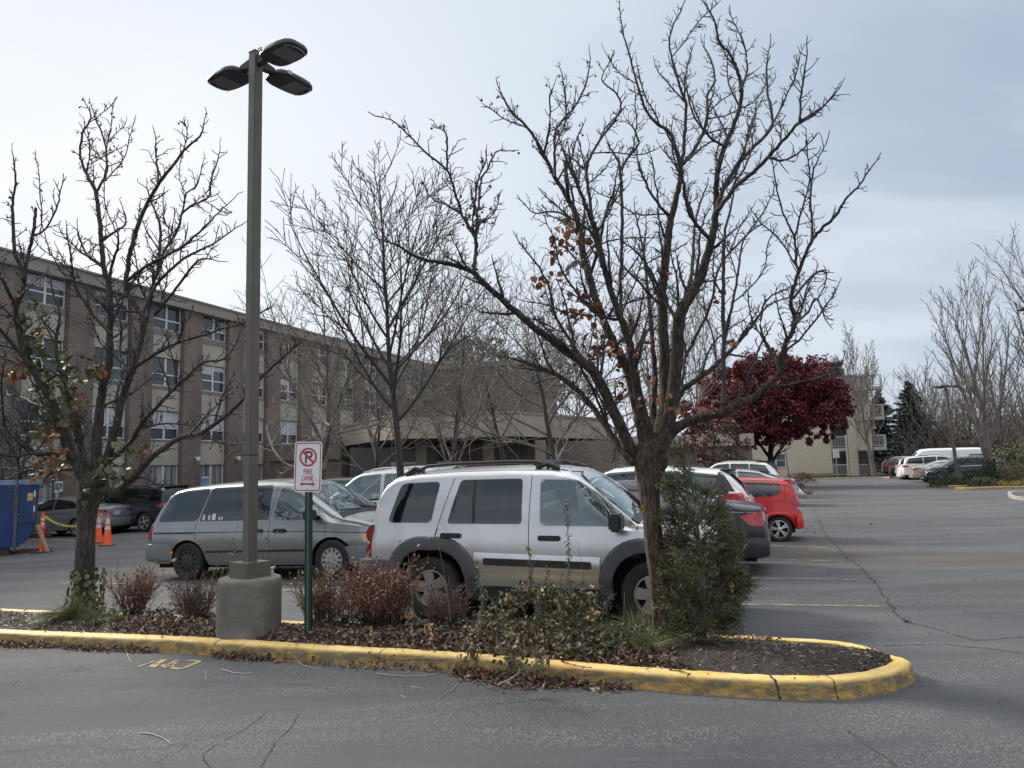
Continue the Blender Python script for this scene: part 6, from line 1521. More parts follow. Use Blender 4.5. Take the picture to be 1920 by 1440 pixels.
for n, tb in enumerate(bays):
    # fascia joints
    jt.box((tb+1.85,-.285,zf0+.01),(tb+1.88,-.279,zt_cap-.11))
    x0, x1 = tb+1.03, tb+3.53-1.03
    pm = MB(); pm.box((x0,-.12,ZB-.3),(x0+1.0,.34,zf0)); pm.box((x0+1.05,-.02,ZB-.3),(x1,.34,zf0)); pm.build("pilaster", BRK, bd)
    for fl in range(4):
        h, b0 = heads[fl], bots[fl]; w0, w1 = tb-1.0, tb+1.0
        if fl < 3: MB().box((w0,.10,heads[fl+1]+.0),(w1,.34,ptops[fl])).build("spandrel_panel", PANEL, bd)
        else: MB().box((w0,.14,ZB-.3),(w1,.34,b0)).build("spandrel_panel", mat("dark_stained_panel",(.07,.065,.06),.85,var=.2,vscale=2), bd)
        top = h-.03; f = MB(); mid = b0+(top-b0)*(.42 if fl < 3 else .30); fw = .05
        f.box((tb-.05,.14,b0),(tb+.05,.22,top)); f.box((w0,.15,mid-.035),(tb-.05,.215,mid+.035)); f.box((tb+.05,.15,mid-.035),(w1,.215,mid+.035))
        f.box((w0,.16,b0+.0),(w0+fw,.21,top)); f.box((w1-fw,.16,b0),(w1,.21,top)); f.box((w0+fw,.165,b0),(tb-.05,.205,b0+.05)); f.box((tb+.05,.165,b0),(w1-fw,.205,b0+.05))
        if fl < 3: MB().box((w0,.06,ptops[fl]),(w1,.24,b0)).build('window_sill', MATS['grey_brown_metal_edge'], bd)
        wn = f.build("window", FRM, bd)
        rs_ = random.Random(n*7+fl); blind = rs_.random() < (.8 if fl == 2 else .18)
        gm = CURT if fl == 3 else WG
        MB().box((w0+fw,.20,b0+.05),(w1-fw,.30,top)).build("pane", gm, wn)
        if blind:
            for a, b in ((w0+fw+.01,tb-.06),(tb+.06,w1-fw-.01)): MB().box((a,.192,(mid+.06 if fl == 2 else top-rs_.uniform(.2,.6))),(b,.199,top-.02)).build("roller_blind", BLIND, wn)
        elif fl < 2 and rs_.random() < .45:
            a = w1-fw-.28; MB().add([(a,.196,top-.1),(a+.20,.196,top-.1),(a+.20,.196,mid+.06),(a+.10,.196,mid+.06)], [(0,3,2,1)]).build("curtain", BLIND, wn)
jt.build("fascia_joint", PANELD, bd)
# wing across the far end
Wg = FB.at(978,684,0); y1 = -9.0
wz0 = zf0+.15
MB().box((T1,y1,ZB-.3),(T1+10,.0,wz0)).build("wing_wall", BRK, bd)
MB().box((T1-.2,y1-.2,wz0),(T1+10,-.0,zt_cap)).build("wing_fascia", PANELD, bd)
MB().box((T1-.24,-4.3,zt_cap-.0),(T1+10,-.3,zt_cap+.35)).build("wing_parapet", mat("pale_grey_parapet",(.26,.26,.25),.7,var=.1,vscale=1), bd)
# roof plant
rp = FB.at(625,625); rx = rp[0]+6
for k in range(3): MB().box((rx+k*2.4,5,zt_cap-.3),(rx+k*2.4+2.1,7.5,zt_cap+1.5+.3*(k%2))).build("rooftop_unit", mat("blue_grey_metal",(.12,.14,.165),.5,var=.2,vscale=2), bd, bevel=.04)
# small cameras on the pilasters
WC = mat("white_camera",(.62,.64,.66),.4)
for px, py, lb in ((356,862,"white dome security camera on the brick pilaster, left of the other"),(433,861,"white bullet security camera on brick, right of the dome one")):
    x, z = FB.at(px,py,-.25); e = MB(); e.lathe([(.02,-.10),(.10,-.08),(.13,0),(.12,.08),(.05,.13)],16); e.tube([(0,0,.04),(.0,.22,.10)],.045,8); o = e.build("security_camera", WC, smooth=True)
    q = O_B+U*x+V*.30; o.location = (q.x,q.y,z); o.rotation_euler = (0,0,FB.rz); tag(o, lb, "security camera")
# brick annex with beige band, right of the lamp post
q0 = P(506,866,44.5); q1 = P(640,866,41.5); A = (q1-q0); A.z = 0; ln = A.length
an = empty("brick_annex", (q0.x,q0.y,0), math.atan2(A.y,A.x), "low brick annex with beige band, behind the fire lane sign", "building")
zb1 = P(560,833,43).z; zb0 = P(560,863,43).z
MB().box((0,0,ZB-.3),(ln,6,zb0)).build("wall", BRK, an); MB().box((-.05,-.12,zb0),(ln+.05,6,zb1)).build("beige_band", mat("tan_band",(.17,.145,.11),.8,var=.1,vscale=1), an); MB().box((-.08,-.16,zb1),(ln+.08,6,zb1+.07)).build("coping", PANEL, an)
# entrance canopy
CANM = mat("beige_canopy_fascia", (.30,.262,.205), .8, col2=(.36,.32,.255), vscale=.6, detail=8)
cp = [P(640,801,42), P(700,787,35.5), P(745,780,33), P(963,776,33), P(1054,783,36.5), P(1130,790,40)]
ztp = 1.8+ (cp[2].z-1.8); zt_ = cp[2].z; zb_ = P(745,823,33).z
ct = Vector(((cp[2].x+cp[3].x)/2,(cp[2].y+cp[3].y)/2,0))
ec = empty("entrance_canopy", ct, 0, "long beige entrance canopy with rounded corners over a dark brick porch", "building")
pl2 = [(p.x-ct.x, p.y-ct.y) for p in cp]; bk2 = [(pl2[-1][0]+1.5, pl2[-1][1]+8), (pl2[0][0]+3, pl2[0][1]+7)]
MB().prism(pl2+bk2, zb_, zt_).build("fascia", CANM, ec)
inn = [(x*.97, y+.35) for x, y in pl2]; MB().prism([(x*1.004,y-.05) for x,y in pl2]+bk2, zt_, zt_+.10).build("roof_edge", mat("tan_edge",(.26,.23,.18),.7), ec)
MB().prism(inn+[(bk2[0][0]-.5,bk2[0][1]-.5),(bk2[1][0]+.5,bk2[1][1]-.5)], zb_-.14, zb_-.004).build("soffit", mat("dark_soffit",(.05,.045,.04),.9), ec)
dkw = 4.0
MB().box((pl2[2][0]+2.2,dkw,ZB-.3),(pl2[4][0]+3,dkw+3,zb_-.15)).build("porch_wall", BRK, ec)
MB().box((pl2[0][0]+1,dkw+2.5,ZB-.3),(pl2[2][0]+2.2,dkw+4,zb_-.15)).build("porch_wall", mat("dark_glass_wall",(.02,.022,.025),.15), ec)
for x in (pl2[2][0]+.6, pl2[2][0]+3.6, pl2[4][0]-1.4): MB().box((x,1.2,ZB-.3),(x+.5,1.7,zb_-.15)).build("column", mat("tan_column",(.20,.17,.13),.8,var=.1,vscale=3), ec, bevel=.02)
for k, x in enumerate((pl2[2][0]-.9, pl2[2][0]+1.3)):
    w_ = MB().box((x,dkw-.06+.0,ZB+.9),(x+1.2,dkw-.0,ZB+2.6)).build("window", FRM, ec); MB().box((x+.08,dkw-.09,ZB+1.0),(x+1.12,dkw-.062,ZB+2.5)).build("pane", CURT, w_)
for x in (4.0,6.2): MB().box((x,dkw-.08,ZB+.2),(x+1.0,dkw-.0,ZB+2.4)).build("door", mat("pink_tan_door",(.20,.125,.10),.7) if x < 5 else mat("tan_door",(.16,.13,.10),.7), ec)
sg_ = P(675,868,40); o = MB().box((-.16,-.03,-.35),(.16,.03,.35)).build("red_sign", mat("red_sign_board",(.42,.03,.04),.5)); o.location = sg_; tag(o, "small red sign hanging under the dark porch left of the canopy", "sign")
# low building carrying on to the right
q0 = P(1120,870,46); lb_ = empty("low_building", (q0.x,q0.y,0), R(-6), "low brown flat-roofed building glimpsed through branches, right of the canopy", "building")
MB().box((0,0,-.5),(9,8,2.6)).build("wall", BRK, lb_); MB().box((-.1,-.2,2.6),(9.1,8,3.3)).build("fascia", PANEL, lb_)
# accessible parking signs
BLS = mat("blue_sign", (.03,.12,.30), .4)
for px, py, d, lb in ((384.5,902,38.5,"blue and white accessible parking sign against the curtained window"),(110,912,33,"pale accessible parking sign behind the left pear tree trunk")):
    p = P(px,py,d); e = empty("parking_sign", (p.x,p.y,gz(p.x)), R(20), lb, "sign"); h = p.z-gz(p.x)
    MB().box((-.025,-.0,0),(.025,.03,h+.2)).build("post", mat("galvanised_post",(.30,.31,.32),.5,.4), e)
    pn_ = MB().box((-.15,-.02,h-.25),(.15,-.002,h+.22)).build("sign_panel", mat("pale_sign_face",(.50,.58,.60),.5), e)
    MB().box((-.13,-.026,h-.12),(.13,-.021,h+.14)).build("blue_field", BLS, pn_)
    w_ = MB(); w_.tube([(0,-.03,h+.10),(-.01,-.03,h+.02),(.05,-.03,h+.01),(.07,-.03,h-.06)], .012, 5); w_.tube([(-.01+.055*math.cos(a),-.03,h-.03+.055*math.sin(a)) for a in np.linspace(2.2,6.0,9)], .009, 5); w_.build("wheelchair_symbol", FRM, pn_)
    MB().box((-.12,-.026,h-.23),(.12,-.021,h-.15)).build("fine_plate", BLS if px > 300 else FRM, pn_)

# ------------------------------------------------------------------ buff brick flats, right
AP0 = P(1562,893,72); FA = Face((AP0.x,AP0.y), V)
ap = empty("apartment_building", (AP0.x,AP0.y,0), FA.rz, "four storey buff brick apartment block with white railed balconies", "building")
X = lambda px, py=893, out=0: FA.at(px,py,out)[0]; Z = lambda px, py, out=0: FA.at(px,py,out)[1]
xl, xr1 = X(1318,890), X(1562,893); zr = Z(1500,684); zg = -.2
MB().box((xl,0,zg),(xr1,14,zr-.15)).build("wall", BRKT, ap); MB().box((xl-.1,-.12,zr-.15),(xr1+.1,14,zr+.10)).build("roof_edge", mat("dark_coping",(.10,.09,.08),.6), ap)
MB().box((X(1495,890),-.03,zg),(xr1,-.002,zg+.55)).build("base_course", mat("tan_base",(.26,.21,.15),.85,var=.1,vscale=2), ap)
# recessed balcony bay
bx0, bx1 = xr1, X(1594,893); MB().box((bx0,1.4,zg),(bx1,14,zr-.1)).build("recess_wall", BRKT, ap); MB().box((bx0-.02,-.1,zr-.15),(bx1+.1,14,zr+.10)).build("roof_edge", MATS["dark_coping"], ap)
xr2 = X(1641,893); zr2 = Z(1620,706)
MB().box((bx1,.0,zg),(X(1612,893),14,zr2)).build("wall", BRKT, ap); MB().box((X(1612,893),.5,zg),(xr2,14,zr2)).build("wall", BRKT, ap); MB().box((bx1-.05,-.1,zr2),(xr2+.1,14,zr2+.22)).build("roof_edge", MATS["dark_coping"], ap)
WRL = mat("white_balcony_rail", (.50,.49,.46), .6)
def balcony(x0, x1, z, y0=-.0, y1=1.4, post=True, deep=False):
    s_ = MB().box((x0,y0,z-.28),(x1,y1,z)).build("balcony_slab", mat("off_white_slab",(.42,.40,.36),.8), ap)
    r = MB(); r.box((x0,y0,z+1.02),(x1,y0+.05,z+1.10)); r.box((x0,y0,z+.10),(x1,y0+.05,z+.15)); n = int((x1-x0)/.13)
    for i in range(n+1): xx = x0+(x1-x0-.03)*i/n; r.box((xx,y0+.01,z+.15),(xx+.03,y0+.04,z+1.02))
    if deep:
        m_ = int((y1-y0)/.15)
        r.box((x1-.05,y0+.05,z+1.02),(x1,y1,z+1.10))
        for i in range(1,m_): yy = y0+(y1-y0)*i/m_; r.box((x1-.04,yy,z+.0),(x1-.01,yy+.03,z+1.02))
    r.build("railing", WRL, s_)
fh = (zr-zg)/4
levels = [zg+.25, Z(1575,840), Z(1575,840)+2.75, Z(1575,840)+5.5]
for z in levels: balcony(bx0+.02, bx1-.1, z)
MB().box((bx1-.22,-.06,zg),(bx1-.06,.08,levels[1]+1.2)).build("balcony_post", WRL, ap)
for z in levels:
    w_ = MB().box((bx0+.3,1.34,z),(bx0+1.7,1.399,z+2.0)).build("balcony_door", mat("dark_opening",(.03,.03,.032),.3), ap)
for z in levels[1:]: balcony(X(1611,893)+.02, xr2+1.0, z+.0, -1.0, .48, deep=True)
balcony(X(1613,893), xr2-.6, zg+.22, -.3, .48)
MB().box((X(1611,893)+.05,.44,zg+.2),(xr2-.4,.495,levels[1]-.4)).build("dark_opening", MATS["dark_opening"], ap)
rs = MB().box((X(1612,893)+.1,.38,levels[1]-1.30),(X(1612,893)+.55,.43,levels[1]-1.10)).build("red_sign", MATS["red_sign_board"], ap)
def ap_window(px, py, w_, h_, face=0):
    x, z = FA.at(px,py); f = MB().box((x-w_/2,face-.06,z-h_/2),(x+w_/2,face-.003,z+h_/2)).build("window", FRM, ap)
    g = MB(); g.box((x-w_/2+.09,face-.075,z+.03),(x+w_/2-.09,face-.062,z+h_/2-.09)); g.box((x-w_/2+.09,face-.075,z-h_/2+.09),(x+w_/2-.09,face-.062,z-.03)); g.build("pane", WG, f)
ap_window(1464,863,.95,1.35)
for px, py in ((1464,815),(1362,860),(1362,815),(1335,815),(1390,860),(1464,770),(1362,770)): ap_window(px,py,1.1,1.35)
# paving strip and kerb before the flats
def kerbline(pts, name, m, wd=.15, h=.13):
    raw = cr_spline([tuple(p) for p in pts], 8); vs = []; n = len(raw)
    for i, p in enumerate(raw):
        t = Vector(raw[min(i+1,n-1)]-raw[max(i-1,0)]); t.z = 0; t.normalize(); s_ = Vector((-t.y,t.x,0)); g0 = Vector((p[0],p[1],gz(p[0])))
        for o, z in ((0,0),(.02,h-.02),(.04,h),(wd,h),(wd+.01,0)): q = g0+s_*o; vs.append((q.x,q.y,g0.z+z))
    fs = [(i*5+j,(i+1)*5+j,(i+1)*5+j+1,i*5+j+1) for i in range(n-1) for j in range(4)]
    return tag(MB().add(vs,fs).build(name, m, smooth=True, sharp=40), kind="structure")
PALEK = mat("pale_worn_kerb",(.26,.235,.17),.9,col2=(.34,.27,.12),vscale=2,vdist=(.45,.6))
kerbline([G(1440,902),G(1500,900),G(1560,898),G(1650,896.5),G(1668,897)], "far_kerb", PALEK)
kerbline([G(1737,911),G(1750,914),G(1800,914.5),G(1850,913)], "island_kerb", KM)
kerbline([G(1790,919),G(1830,919),G(1880,917),G(1960,916)], "island_kerb", KM)
kerbline([G(1960,940),G(1915,937),G(1899,931),G(1905,926),G(1960,924)], "small_island_kerb", mat("bare_concrete_kerb",(.30,.28,.25),.9,var=.1,vscale=3))
kerbline([G(1526,932),G(1512,931),G(1497,914),G(1490,905),G(1500,903)][::1], "row_end_kerb", mat("bare_concrete_kerb",(.30,.28,.25)))
GRS = mat("dull_winter_ground", (.045,.045,.022), .95, col2=(.085,.07,.045), vscale=.6, bump=.4, bscale=6, detail=9)
def patch(pts, name, m, h):
    q = [G(*p) for p in pts]; mb = MB(); n = len(q); c0 = sum(q, Vector())/n
    mb.add([(p.x,p.y,gz(p.x)+h) for p in q]+[(c0.x,c0.y,gz(c0.x)+h+.05)], [(i,(i+1)%n,n) for i in range(n)])
    return tag(mb.build(name, m, smooth=True), kind="structure")
patch([(1738,911),(1760,913.5),(1800,913.5),(1850,912.5),(1900,909),(1980,905),(1980,893),(1880,893),(1800,901)], "far_bed", SOIL, .10)
patch([(1792,918),(1830,918),(1880,916),(1980,914),(1980,908),(1880,911),(1820,915)], "far_bed", SOIL, .10)
patch([(1510,929),(1522,930),(1500,905),(1492,905)], "row_end_bed", SOIL, .12)
# ground beyond: verge under the woods, and lawn strip by the flats
o = MB().add([tuple(P(1668,884,74))[:2]+(.03,), tuple(P(2300,884,52))[:2]+(.03,), (260,140,.03), (260,420,.03), (30,420,.03), tuple(P(1668,884,100))[:2]+(.03,)], [(0,1,2,3,4,5)]).build("verge", GRS); tag(o, kind="structure")
o = MB().add([tuple(P(1430,884,70))[:2]+(.06,), tuple(P(1668,884,71))[:2]+(.06,), tuple(P(1668,884,74))[:2]+(.06,), tuple(P(1430,884,74))[:2]+(.06,)], [(0,1,2,3)]).build("verge", GRS); tag(o, kind="structure")
# ------------------------------------------------------------------ trees further off
def base(px, d, x_off=0):
    p = P(px, 880, d); return Vector((p.x+x_off, p.y, gz(p.x)))
VASE = dict(MAPLE); VASE.update(ang=[.62,.5,.6,.7], len=[.62,.5,.48,.45], start=[.22,.2,.15,.15], n=[13,8,5,4], up=[.02,.06,.07,.06,.05])
UPR = dict(MAPLE); UPR.update(ang=[.52,.45,.5,.6], len=[.80,.45,.42,.42], start=[.12,.2,.15,.15], n=[12,10,7,4], wob=[.04,.05,.07,.09,.1], rmin=.010)
MAPLE_T = dict(MAPLE); MAPLE_T.update(len=[.60,.46,.44,.42], start=[.40,.2,.15,.15], fall=[.62,.45,.4,.3], ang=[.80,.6,.6,.7], n=[20,10,7,4], up=[.02,.05,.06,.06,.05])
bare_tree("maple_tree", base(757,16), 7.0, .105, MAPLE_T, 5, "slender leafless maple with fan-shaped crown, rising behind the two front vehicles", rmin=.0065)
bare_tree("crabapple_tree", base(614,18.5), 4.6, .11, CRAB, 12, "low spreading bare crabapple just right of the fire lane sign", rmin=.006, mats=(BARK, TWIG_MID))
bare_tree("crabapple_tree", base(842,20), 5.6, .10, VASE, 31, "bare upright ornamental tree above the silver suv's rear door", rmin=.006, mats=(BARK, TWIG_MID))
bare_tree("crabapple_tree", base(1052,21), 4.9, .11, CRAB, 44, "bare twisted crabapple before the canopy's right end", rmin=.0065, mats=(BARK, TWIG_MID))
bare_tree("crabapple_tree", base(950,27), 5.6, .10, CRAB, 47, "bare bushy tree against the canopy fascia, between two crabapples", rmin=.008, mats=(BARK, TWIG_MID))
bare_tree("crabapple_tree", base(1128,25), 4.6, .09, CRAB, 49, "thicket-like bare tree just left of the big pear trunk", rmin=.008, mats=(BARK, TWIG_MID))
bare_tree("crabapple_tree", base(30,26), 3.6, .10, CRAB, 52, "bare purplish crabapple over the blue dumpster", rmin=.008)
bare_tree("crabapple_tree", base(690,27), 4.4, .09, CRAB, 57, "bare low tree before the brick annex and porch", rmin=.008, mats=(BARK, TWIG_MID))
# out of frame left: only twig ends reach in
e = bare_tree("pear_tree", base(-470,9.0), 4.6, .12, CRAB, 61, "neighbouring tree whose bare twig tips enter at the left edge")
# tall far trees behind the big pear
for k, (px, d, H, lb) in enumerate([(1010,95,16,"far bare tree just right of the dark brick wing"),(1085,88,14,"far grey bare tree above the canopy's right end"),(1228,80,16.5,"far hazy bare tree behind the big pear's trunk fork"),(1318,84,17.5,"far rounded bare tree left of the red-leaved tree")]):
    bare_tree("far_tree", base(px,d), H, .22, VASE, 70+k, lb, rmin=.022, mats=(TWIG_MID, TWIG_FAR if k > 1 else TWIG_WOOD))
# leafy crowns
def crown_leaves(mb, c, rx, ry, rz_, n, s, rng, clumps=60, thin=.0, lean=0):
    cs = []
    for _ in range(clumps):
        v = rv(rng); r = rng.uniform(.35,1)**.5; cs.append((Vector((v.x*rx*r, v.y*ry*r, v.z*rz_*r)), rng.uniform(.10,.24)*min(rx,rz_)))
    for _ in range(n):
        q, rr_ = cs[rng.randrange(clumps)]; v = rv(rng)*rr_*rng.random()**.4; leaf(mb, c+q+v, rv(rng), rv(rng), s*rng.uniform(.6,1.25), rng, .75, .15)
REDL = leafmat("burgundy_leaf", (.042,.008,.013), (.12,.014,.020), (.27,.028,.032)); REDB = leafmat("rust_brown_leaf", (.07,.022,.018), (.13,.045,.03), (.09,.075,.035))
rg_ = random.Random(8); bb = base(1441,50)
rt_ = empty("red_tree", bb, 0, "round-crowned tree still full of dark burgundy leaves before the buff brick flats", "tree")
mt, mb = MB(), MB(); pr = dict(CRAB); pr.update(rmin=.015, n=[10,7,4], start=[.28,.15,.1], ang=[.85,.7,.7], len=[.75,.55,.5]); grow(mb, mt, Vector((0,0,-.1)), Vector((.03,0,1)), 5.2, .24, 0, pr, rg_)
mt.build("trunk", mat("dark_wet_bark",(.02,.016,.014),.9,var=.2,vscale=5), rt_, smooth=True, sharp=None); mb.build("limbs", MATS["dark_wet_bark"], rt_, smooth=True, sharp=None)
lm = MB(); crown_leaves(lm, Vector((.45,0,5.75)), 4.9, 4.2, 3.0, 28000, .19, rg_, 170); crown_leaves(lm, Vector((3.9,-.5,4.6)), 1.7, 2, 1.2, 2400, .18, rg_, 26); crown_leaves(lm, Vector((-3.4,0,4.6)), 2.2, 2.5, 1.9, 5200, .18, rg_, 34)
crown_leaves(lm, Vector((.8,-1.2,3.1)), 3.2, 1.5, .7, 1100, .17, rg_, 26)
crown_leaves(lm, Vector((.3,-1.5,6.6)), 3.4, 2, 1.7, 6000, .19, rg_, 60)
crown_leaves(lm, Vector((.4,-2,5.0)), 4.2, 1.5, 2.0, 6000, .19, rg_, 70)
crown_leaves(lm, Vector((-2.9,-.3,3.3)), 1.9, 2, 1.2, 3000, .18, rg_, 34)
lm.build("crown", REDL, rt_)
rt2 = empty("brown_leaved_tree", base(1335,40), 0, "small tree with thin rusty brown leaves between the juniper and burgundy tree", "tree")
mt, mb = MB(), MB(); grow(mb, mt, Vector((0,0,-.1)), Vector((0,0,1)), 3.3, .10, 0, pr, rg_); mt.build("trunk", MATS["dark_wet_bark"], rt2, smooth=True, sharp=None); mb.build("limbs", MATS["dark_wet_bark"], rt2, smooth=True, sharp=None)
lm = MB(); crown_leaves(lm, Vector((.2,0,2.7)), 1.9, 1.6, 1.3, 2200, .15, rg_, 60); lm.build("crown", REDB, rt2)
OLV = leafmat("olive_evergreen_leaf", (.045,.055,.030), (.10,.11,.065), (.15,.14,.10))
for k, (px, d, cz, rx, rz_, lb) in enumerate([(893,100,16.0,5.2,2.9,"olive-green tree crown showing above the brick wing"),(990,90,9.0,1.8,3.4,"thin olive tree at the right end of the brick wing")]):
    t = empty("olive_tree", base(px,d), 0, lb, "tree"); mt, mb = MB(), MB(); pr2 = dict(pr); pr2.update(rmin=.03); grow(mb, mt, Vector((0,0,-.1)), Vector((0,0,1)), cz, .25, 0, pr2, rg_); mt.build("trunk", TWIG_WOOD, t); mb.build("limbs", TWIG_WOOD, t)
    lm = MB(); crown_leaves(lm, Vector((0,0,cz)), rx, rx, rz_, 5200 if k == 0 else 1500, .30, rg_, 130); lm.build("crown", OLV, t)
# spruces
SPR = leafmat("blue_green_spruce_needles", (.010,.020,.020), (.022,.040,.038), (.040,.062,.055))
def spruce(px, d, H, Rb, seed, label):
    rng = random.Random(seed); t = empty("spruce_tree", base(px,d), 0, label, "tree"); tr = MB(); tr.tube([(0,0,-.1),(0,0,H*.6),(0,0,H)],[.2,.1,.02],8); lm = MB(); br = MB()
    z = .5
    while z < H-.15:
        f = 1-z/H; r = Rb*(f**.85)*rng.uniform(.8,1.12); nb = int(7+f*6)
        for k in range(nb):
            a = rng.uniform(0,6.28); L = r*rng.uniform(.75,1.1); d_ = Vector((math.cos(a),math.sin(a),-.12-.15*f)); p0 = Vector((0,0,z+rng.uniform(-.15,.15))); tip_ = p0+d_*L+Vector((0,0,.12*L))
            br.tube([p0, p0+d_*L*.6, tip_],[.03,.02,.008],3,cap=False); n = max(5,int(L*16))
            for j in range(n):
                t_ = (j+rng.random())/n; q = p0.lerp(tip_, t_); q.z -= .10*math.sin(t_*3)
                for s_ in (-1,1):
                    ax = (d_*.7+Vector((-d_.y,d_.x,0))*s_*rng.uniform(.3,1)+Vector((0,0,rng.uniform(-.45,.15)))).normalized()
                    leaf(lm, q, rv(rng), ax, rng.uniform(.22,.42), rng, .34, .05)
        z += .26+.1*f
    tr.build("trunk", BARK, t); br.build("limbs", BARK, t); lm.build("crown", SPR, t)
spruce(1716,84,10.0,4.5,3,"dark blue-green spruce standing clear right of the flats")
spruce(1657,90,9.6,4.3,4,"dark spruce half hidden behind the flats' right balconies")
# bare trees at the right
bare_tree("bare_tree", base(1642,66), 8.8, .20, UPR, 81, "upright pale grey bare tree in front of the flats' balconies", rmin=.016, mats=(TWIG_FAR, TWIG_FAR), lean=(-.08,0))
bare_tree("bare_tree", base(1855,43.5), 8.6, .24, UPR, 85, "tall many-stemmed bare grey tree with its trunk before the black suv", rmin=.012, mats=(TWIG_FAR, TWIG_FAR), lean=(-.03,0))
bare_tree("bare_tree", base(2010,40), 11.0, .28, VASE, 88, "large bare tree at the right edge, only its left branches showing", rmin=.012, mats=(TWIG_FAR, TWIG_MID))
WPR = dict(VASE); WPR.update(n=[12,8,7], rmin=.022)
protos = [bare_tree("woodland_tree", (0,0,0), 8+k*1.0, .18, WPR, 91+k, "grey-brown bare tree in the woods beyond the right-hand cars", "trees in the far woods", (TWIG_WOOD, TWIG_WOOD)) for k in range(3)]
rw = random.Random(6); first = [True]*3
for k, (px, d) in enumerate([(1738,100),(1762,88),(1780,112),(1802,95),(1820,80),(1838,104),(1858,90),(1878,76),(1896,98),(1912,84),(1935,72),(1960,95),(1745,120),(1790,125),(1870,120),(1905,115),(1755,78),(1985,70),(1715,118),(1770,104),(1812,88),(1848,98),(1888,90),(1925,108),(1945,80),(1800,130),(1730,92)]):
    j = k%3
    if first[j]: o = protos[j]; first[j] = False
    else: o = copy_tree(protos[j])
    o.location = base(px,d); o.rotation_euler = (0,0,rw.uniform(0,6.28)); s_ = rw.uniform(.75,1.15); o.scale = (s_,s_,s_)
    o["label"] = "grey-brown bare tree in the woods beyond the right-hand cars"
mb = MB(); 
for _ in range(9500):
    px = rw.uniform(1700,2060); d = rw.uniform(76,128); p = base(px,d); z0 = rw.uniform(0,6.5)*rw.random()**.6; c0 = p+Vector((0,0,z0)); dd = Vector((rw.gauss(0,.6),rw.gauss(0,.6),1)).normalized(); L = rw.uniform(.7,2.6)
    mb.tube([c0, c0+dd*L*.5+rv(rw)*.1, c0+dd*L+rv(rw)*.25],[.035,.026,.018],3,cap=False)
o = mb.build("undergrowth", TWIG_WOOD); tag(o, kind="stuff")
BRNL = leafmat("dead_oak_leaf", (.07,.045,.028), (.13,.085,.045), (.10,.09,.055))
lm = MB()
for _ in range(30):
    px = rw.uniform(1735,1990); d = rw.uniform(74,100); p = base(px,d); crown_leaves(lm, p+Vector((0,0,rw.uniform(.8,2.6))), 2.2, 2, rw.uniform(.9,1.8), 200, .3, rw, 10)
o = lm.build("brush_leaves", BRNL); tag(o, kind="stuff")
# ------------------------------------------------------------------ shrubs of the right-hand island
DG = leafmat("dark_green_leaf", (.012,.022,.010), (.030,.045,.018), (.055,.070,.028)); OC = leafmat("ochre_shrub_leaf", (.07,.055,.022), (.13,.10,.04), (.08,.085,.035)); OG = leafmat("olive_shrub_leaf", (.04,.05,.02), (.09,.095,.04), (.14,.13,.06)); YG = leafmat("yellow_flower_leaf", (.30,.22,.03), (.45,.34,.06), (.12,.14,.04))
def bush(px, d, rx, h, m, n, s, label, name="shrub", seed=1, py=None, z0=0):
    rng = random.Random(seed); p = base(px,d); o = empty(name, p, 0, label, "shrub"); st = MB(); lm = MB()
    for _ in range(14):
        a = rng.uniform(0,6.28); st.tube([(0,0,0),(math.cos(a)*rx*.4,math.sin(a)*rx*.4,h*.45),(math.cos(a)*rx*.7,math.sin(a)*rx*.7,h*.8)],[.02,.014,.006],4,cap=False)
    for _ in range(n):
        v = rv(rng); v.z = abs(v.z); r = rng.uniform(.72,1.0)*(1+.12*mnoise.noise(v*3)); q = Vector((v.x*rx*r, v.y*rx*r, .05+v.z*h*r))
        leaf(lm, q, (v+rv(rng)*.8).normalized(), rv(rng), s*rng.uniform(.6,1.3), rng, .7, .15)
    st.build("stems", TWIG, o); lm.build("foliage", m, o); return o
bush(1772,43.2,.95,.75,DG,1400,.09,"low dark green shrub left of the far lamp base",seed=1)
bush(1832,43.5,1.15,.95,DG,1700,.09,"dark green shrub between the far lamp and the bare tree trunk",seed=2)
bush(1893,44,1.9,1.15,OC,2600,.09,"wide clipped ochre-brown shrub right of the bare tree",seed=3)
bush(1950,43,1.8,1.2,OC,2000,.09,"clipped brown shrub at the right edge",seed=4)
bush(1905,48,2.3,2.5,OG,3000,.11,"tall rounded olive shrub behind the clipped ochre one",seed=5)
bush(1842,41.2,.8,.55,OG,700,.10,"low pale green tufted plant on the far island kerb",seed=6)
bush(1876,40.8,.6,.35,YG,300,.07,"small yellow plant on the far island",seed=7)
bush(1912,40.6,.6,.35,YG,300,.07,"small yellow plant at the right end of the far island",seed=8)
bush(1497,56,1.2,.8,REDB,700,.10,"small rusty shrub at the corner of the flats",seed=9)
# vine over the far bare tree's foot
bush(1856,43.2,.45,1.5,DG,900,.10,"ivy mound round the foot of the many-stemmed bare tree",name="ivy",seed=10)
q = G(1478,908); e = empty("parking_sign", P(1570,893,69)-Vector((0,0,P(1570,893,69).z)), 0, "small white sign on a post before the flats' left balcony", "sign")
MB().box((-.04,-.02,0),(.04,.02,2.1)).build("post", MATS["galvanised_post"], e); sp_ = MB().box((-.28,-.06,1.75),(.28,-.025,2.45)).build("sign_panel", SW, e)
t = MB(); t.tube([(.0+.13*math.cos(a),-.065,2.2+.13*math.sin(a)) for a in np.linspace(0,6.28,15)], .016, 4); t.box((-.16,-.066,1.86),(.16,-.061,1.92)); t.build("red_marks", SRED, sp_)
e = empty("sign_post", (P(1481,900,60).x, P(1481,900,60).y, 0), 0, "thin dark post leaning slightly beside the flats' ground floor window", "post")
MB().tube([(0,0,0),(-.25,0,2.6)], .035, 8).build("post", RBB, e)
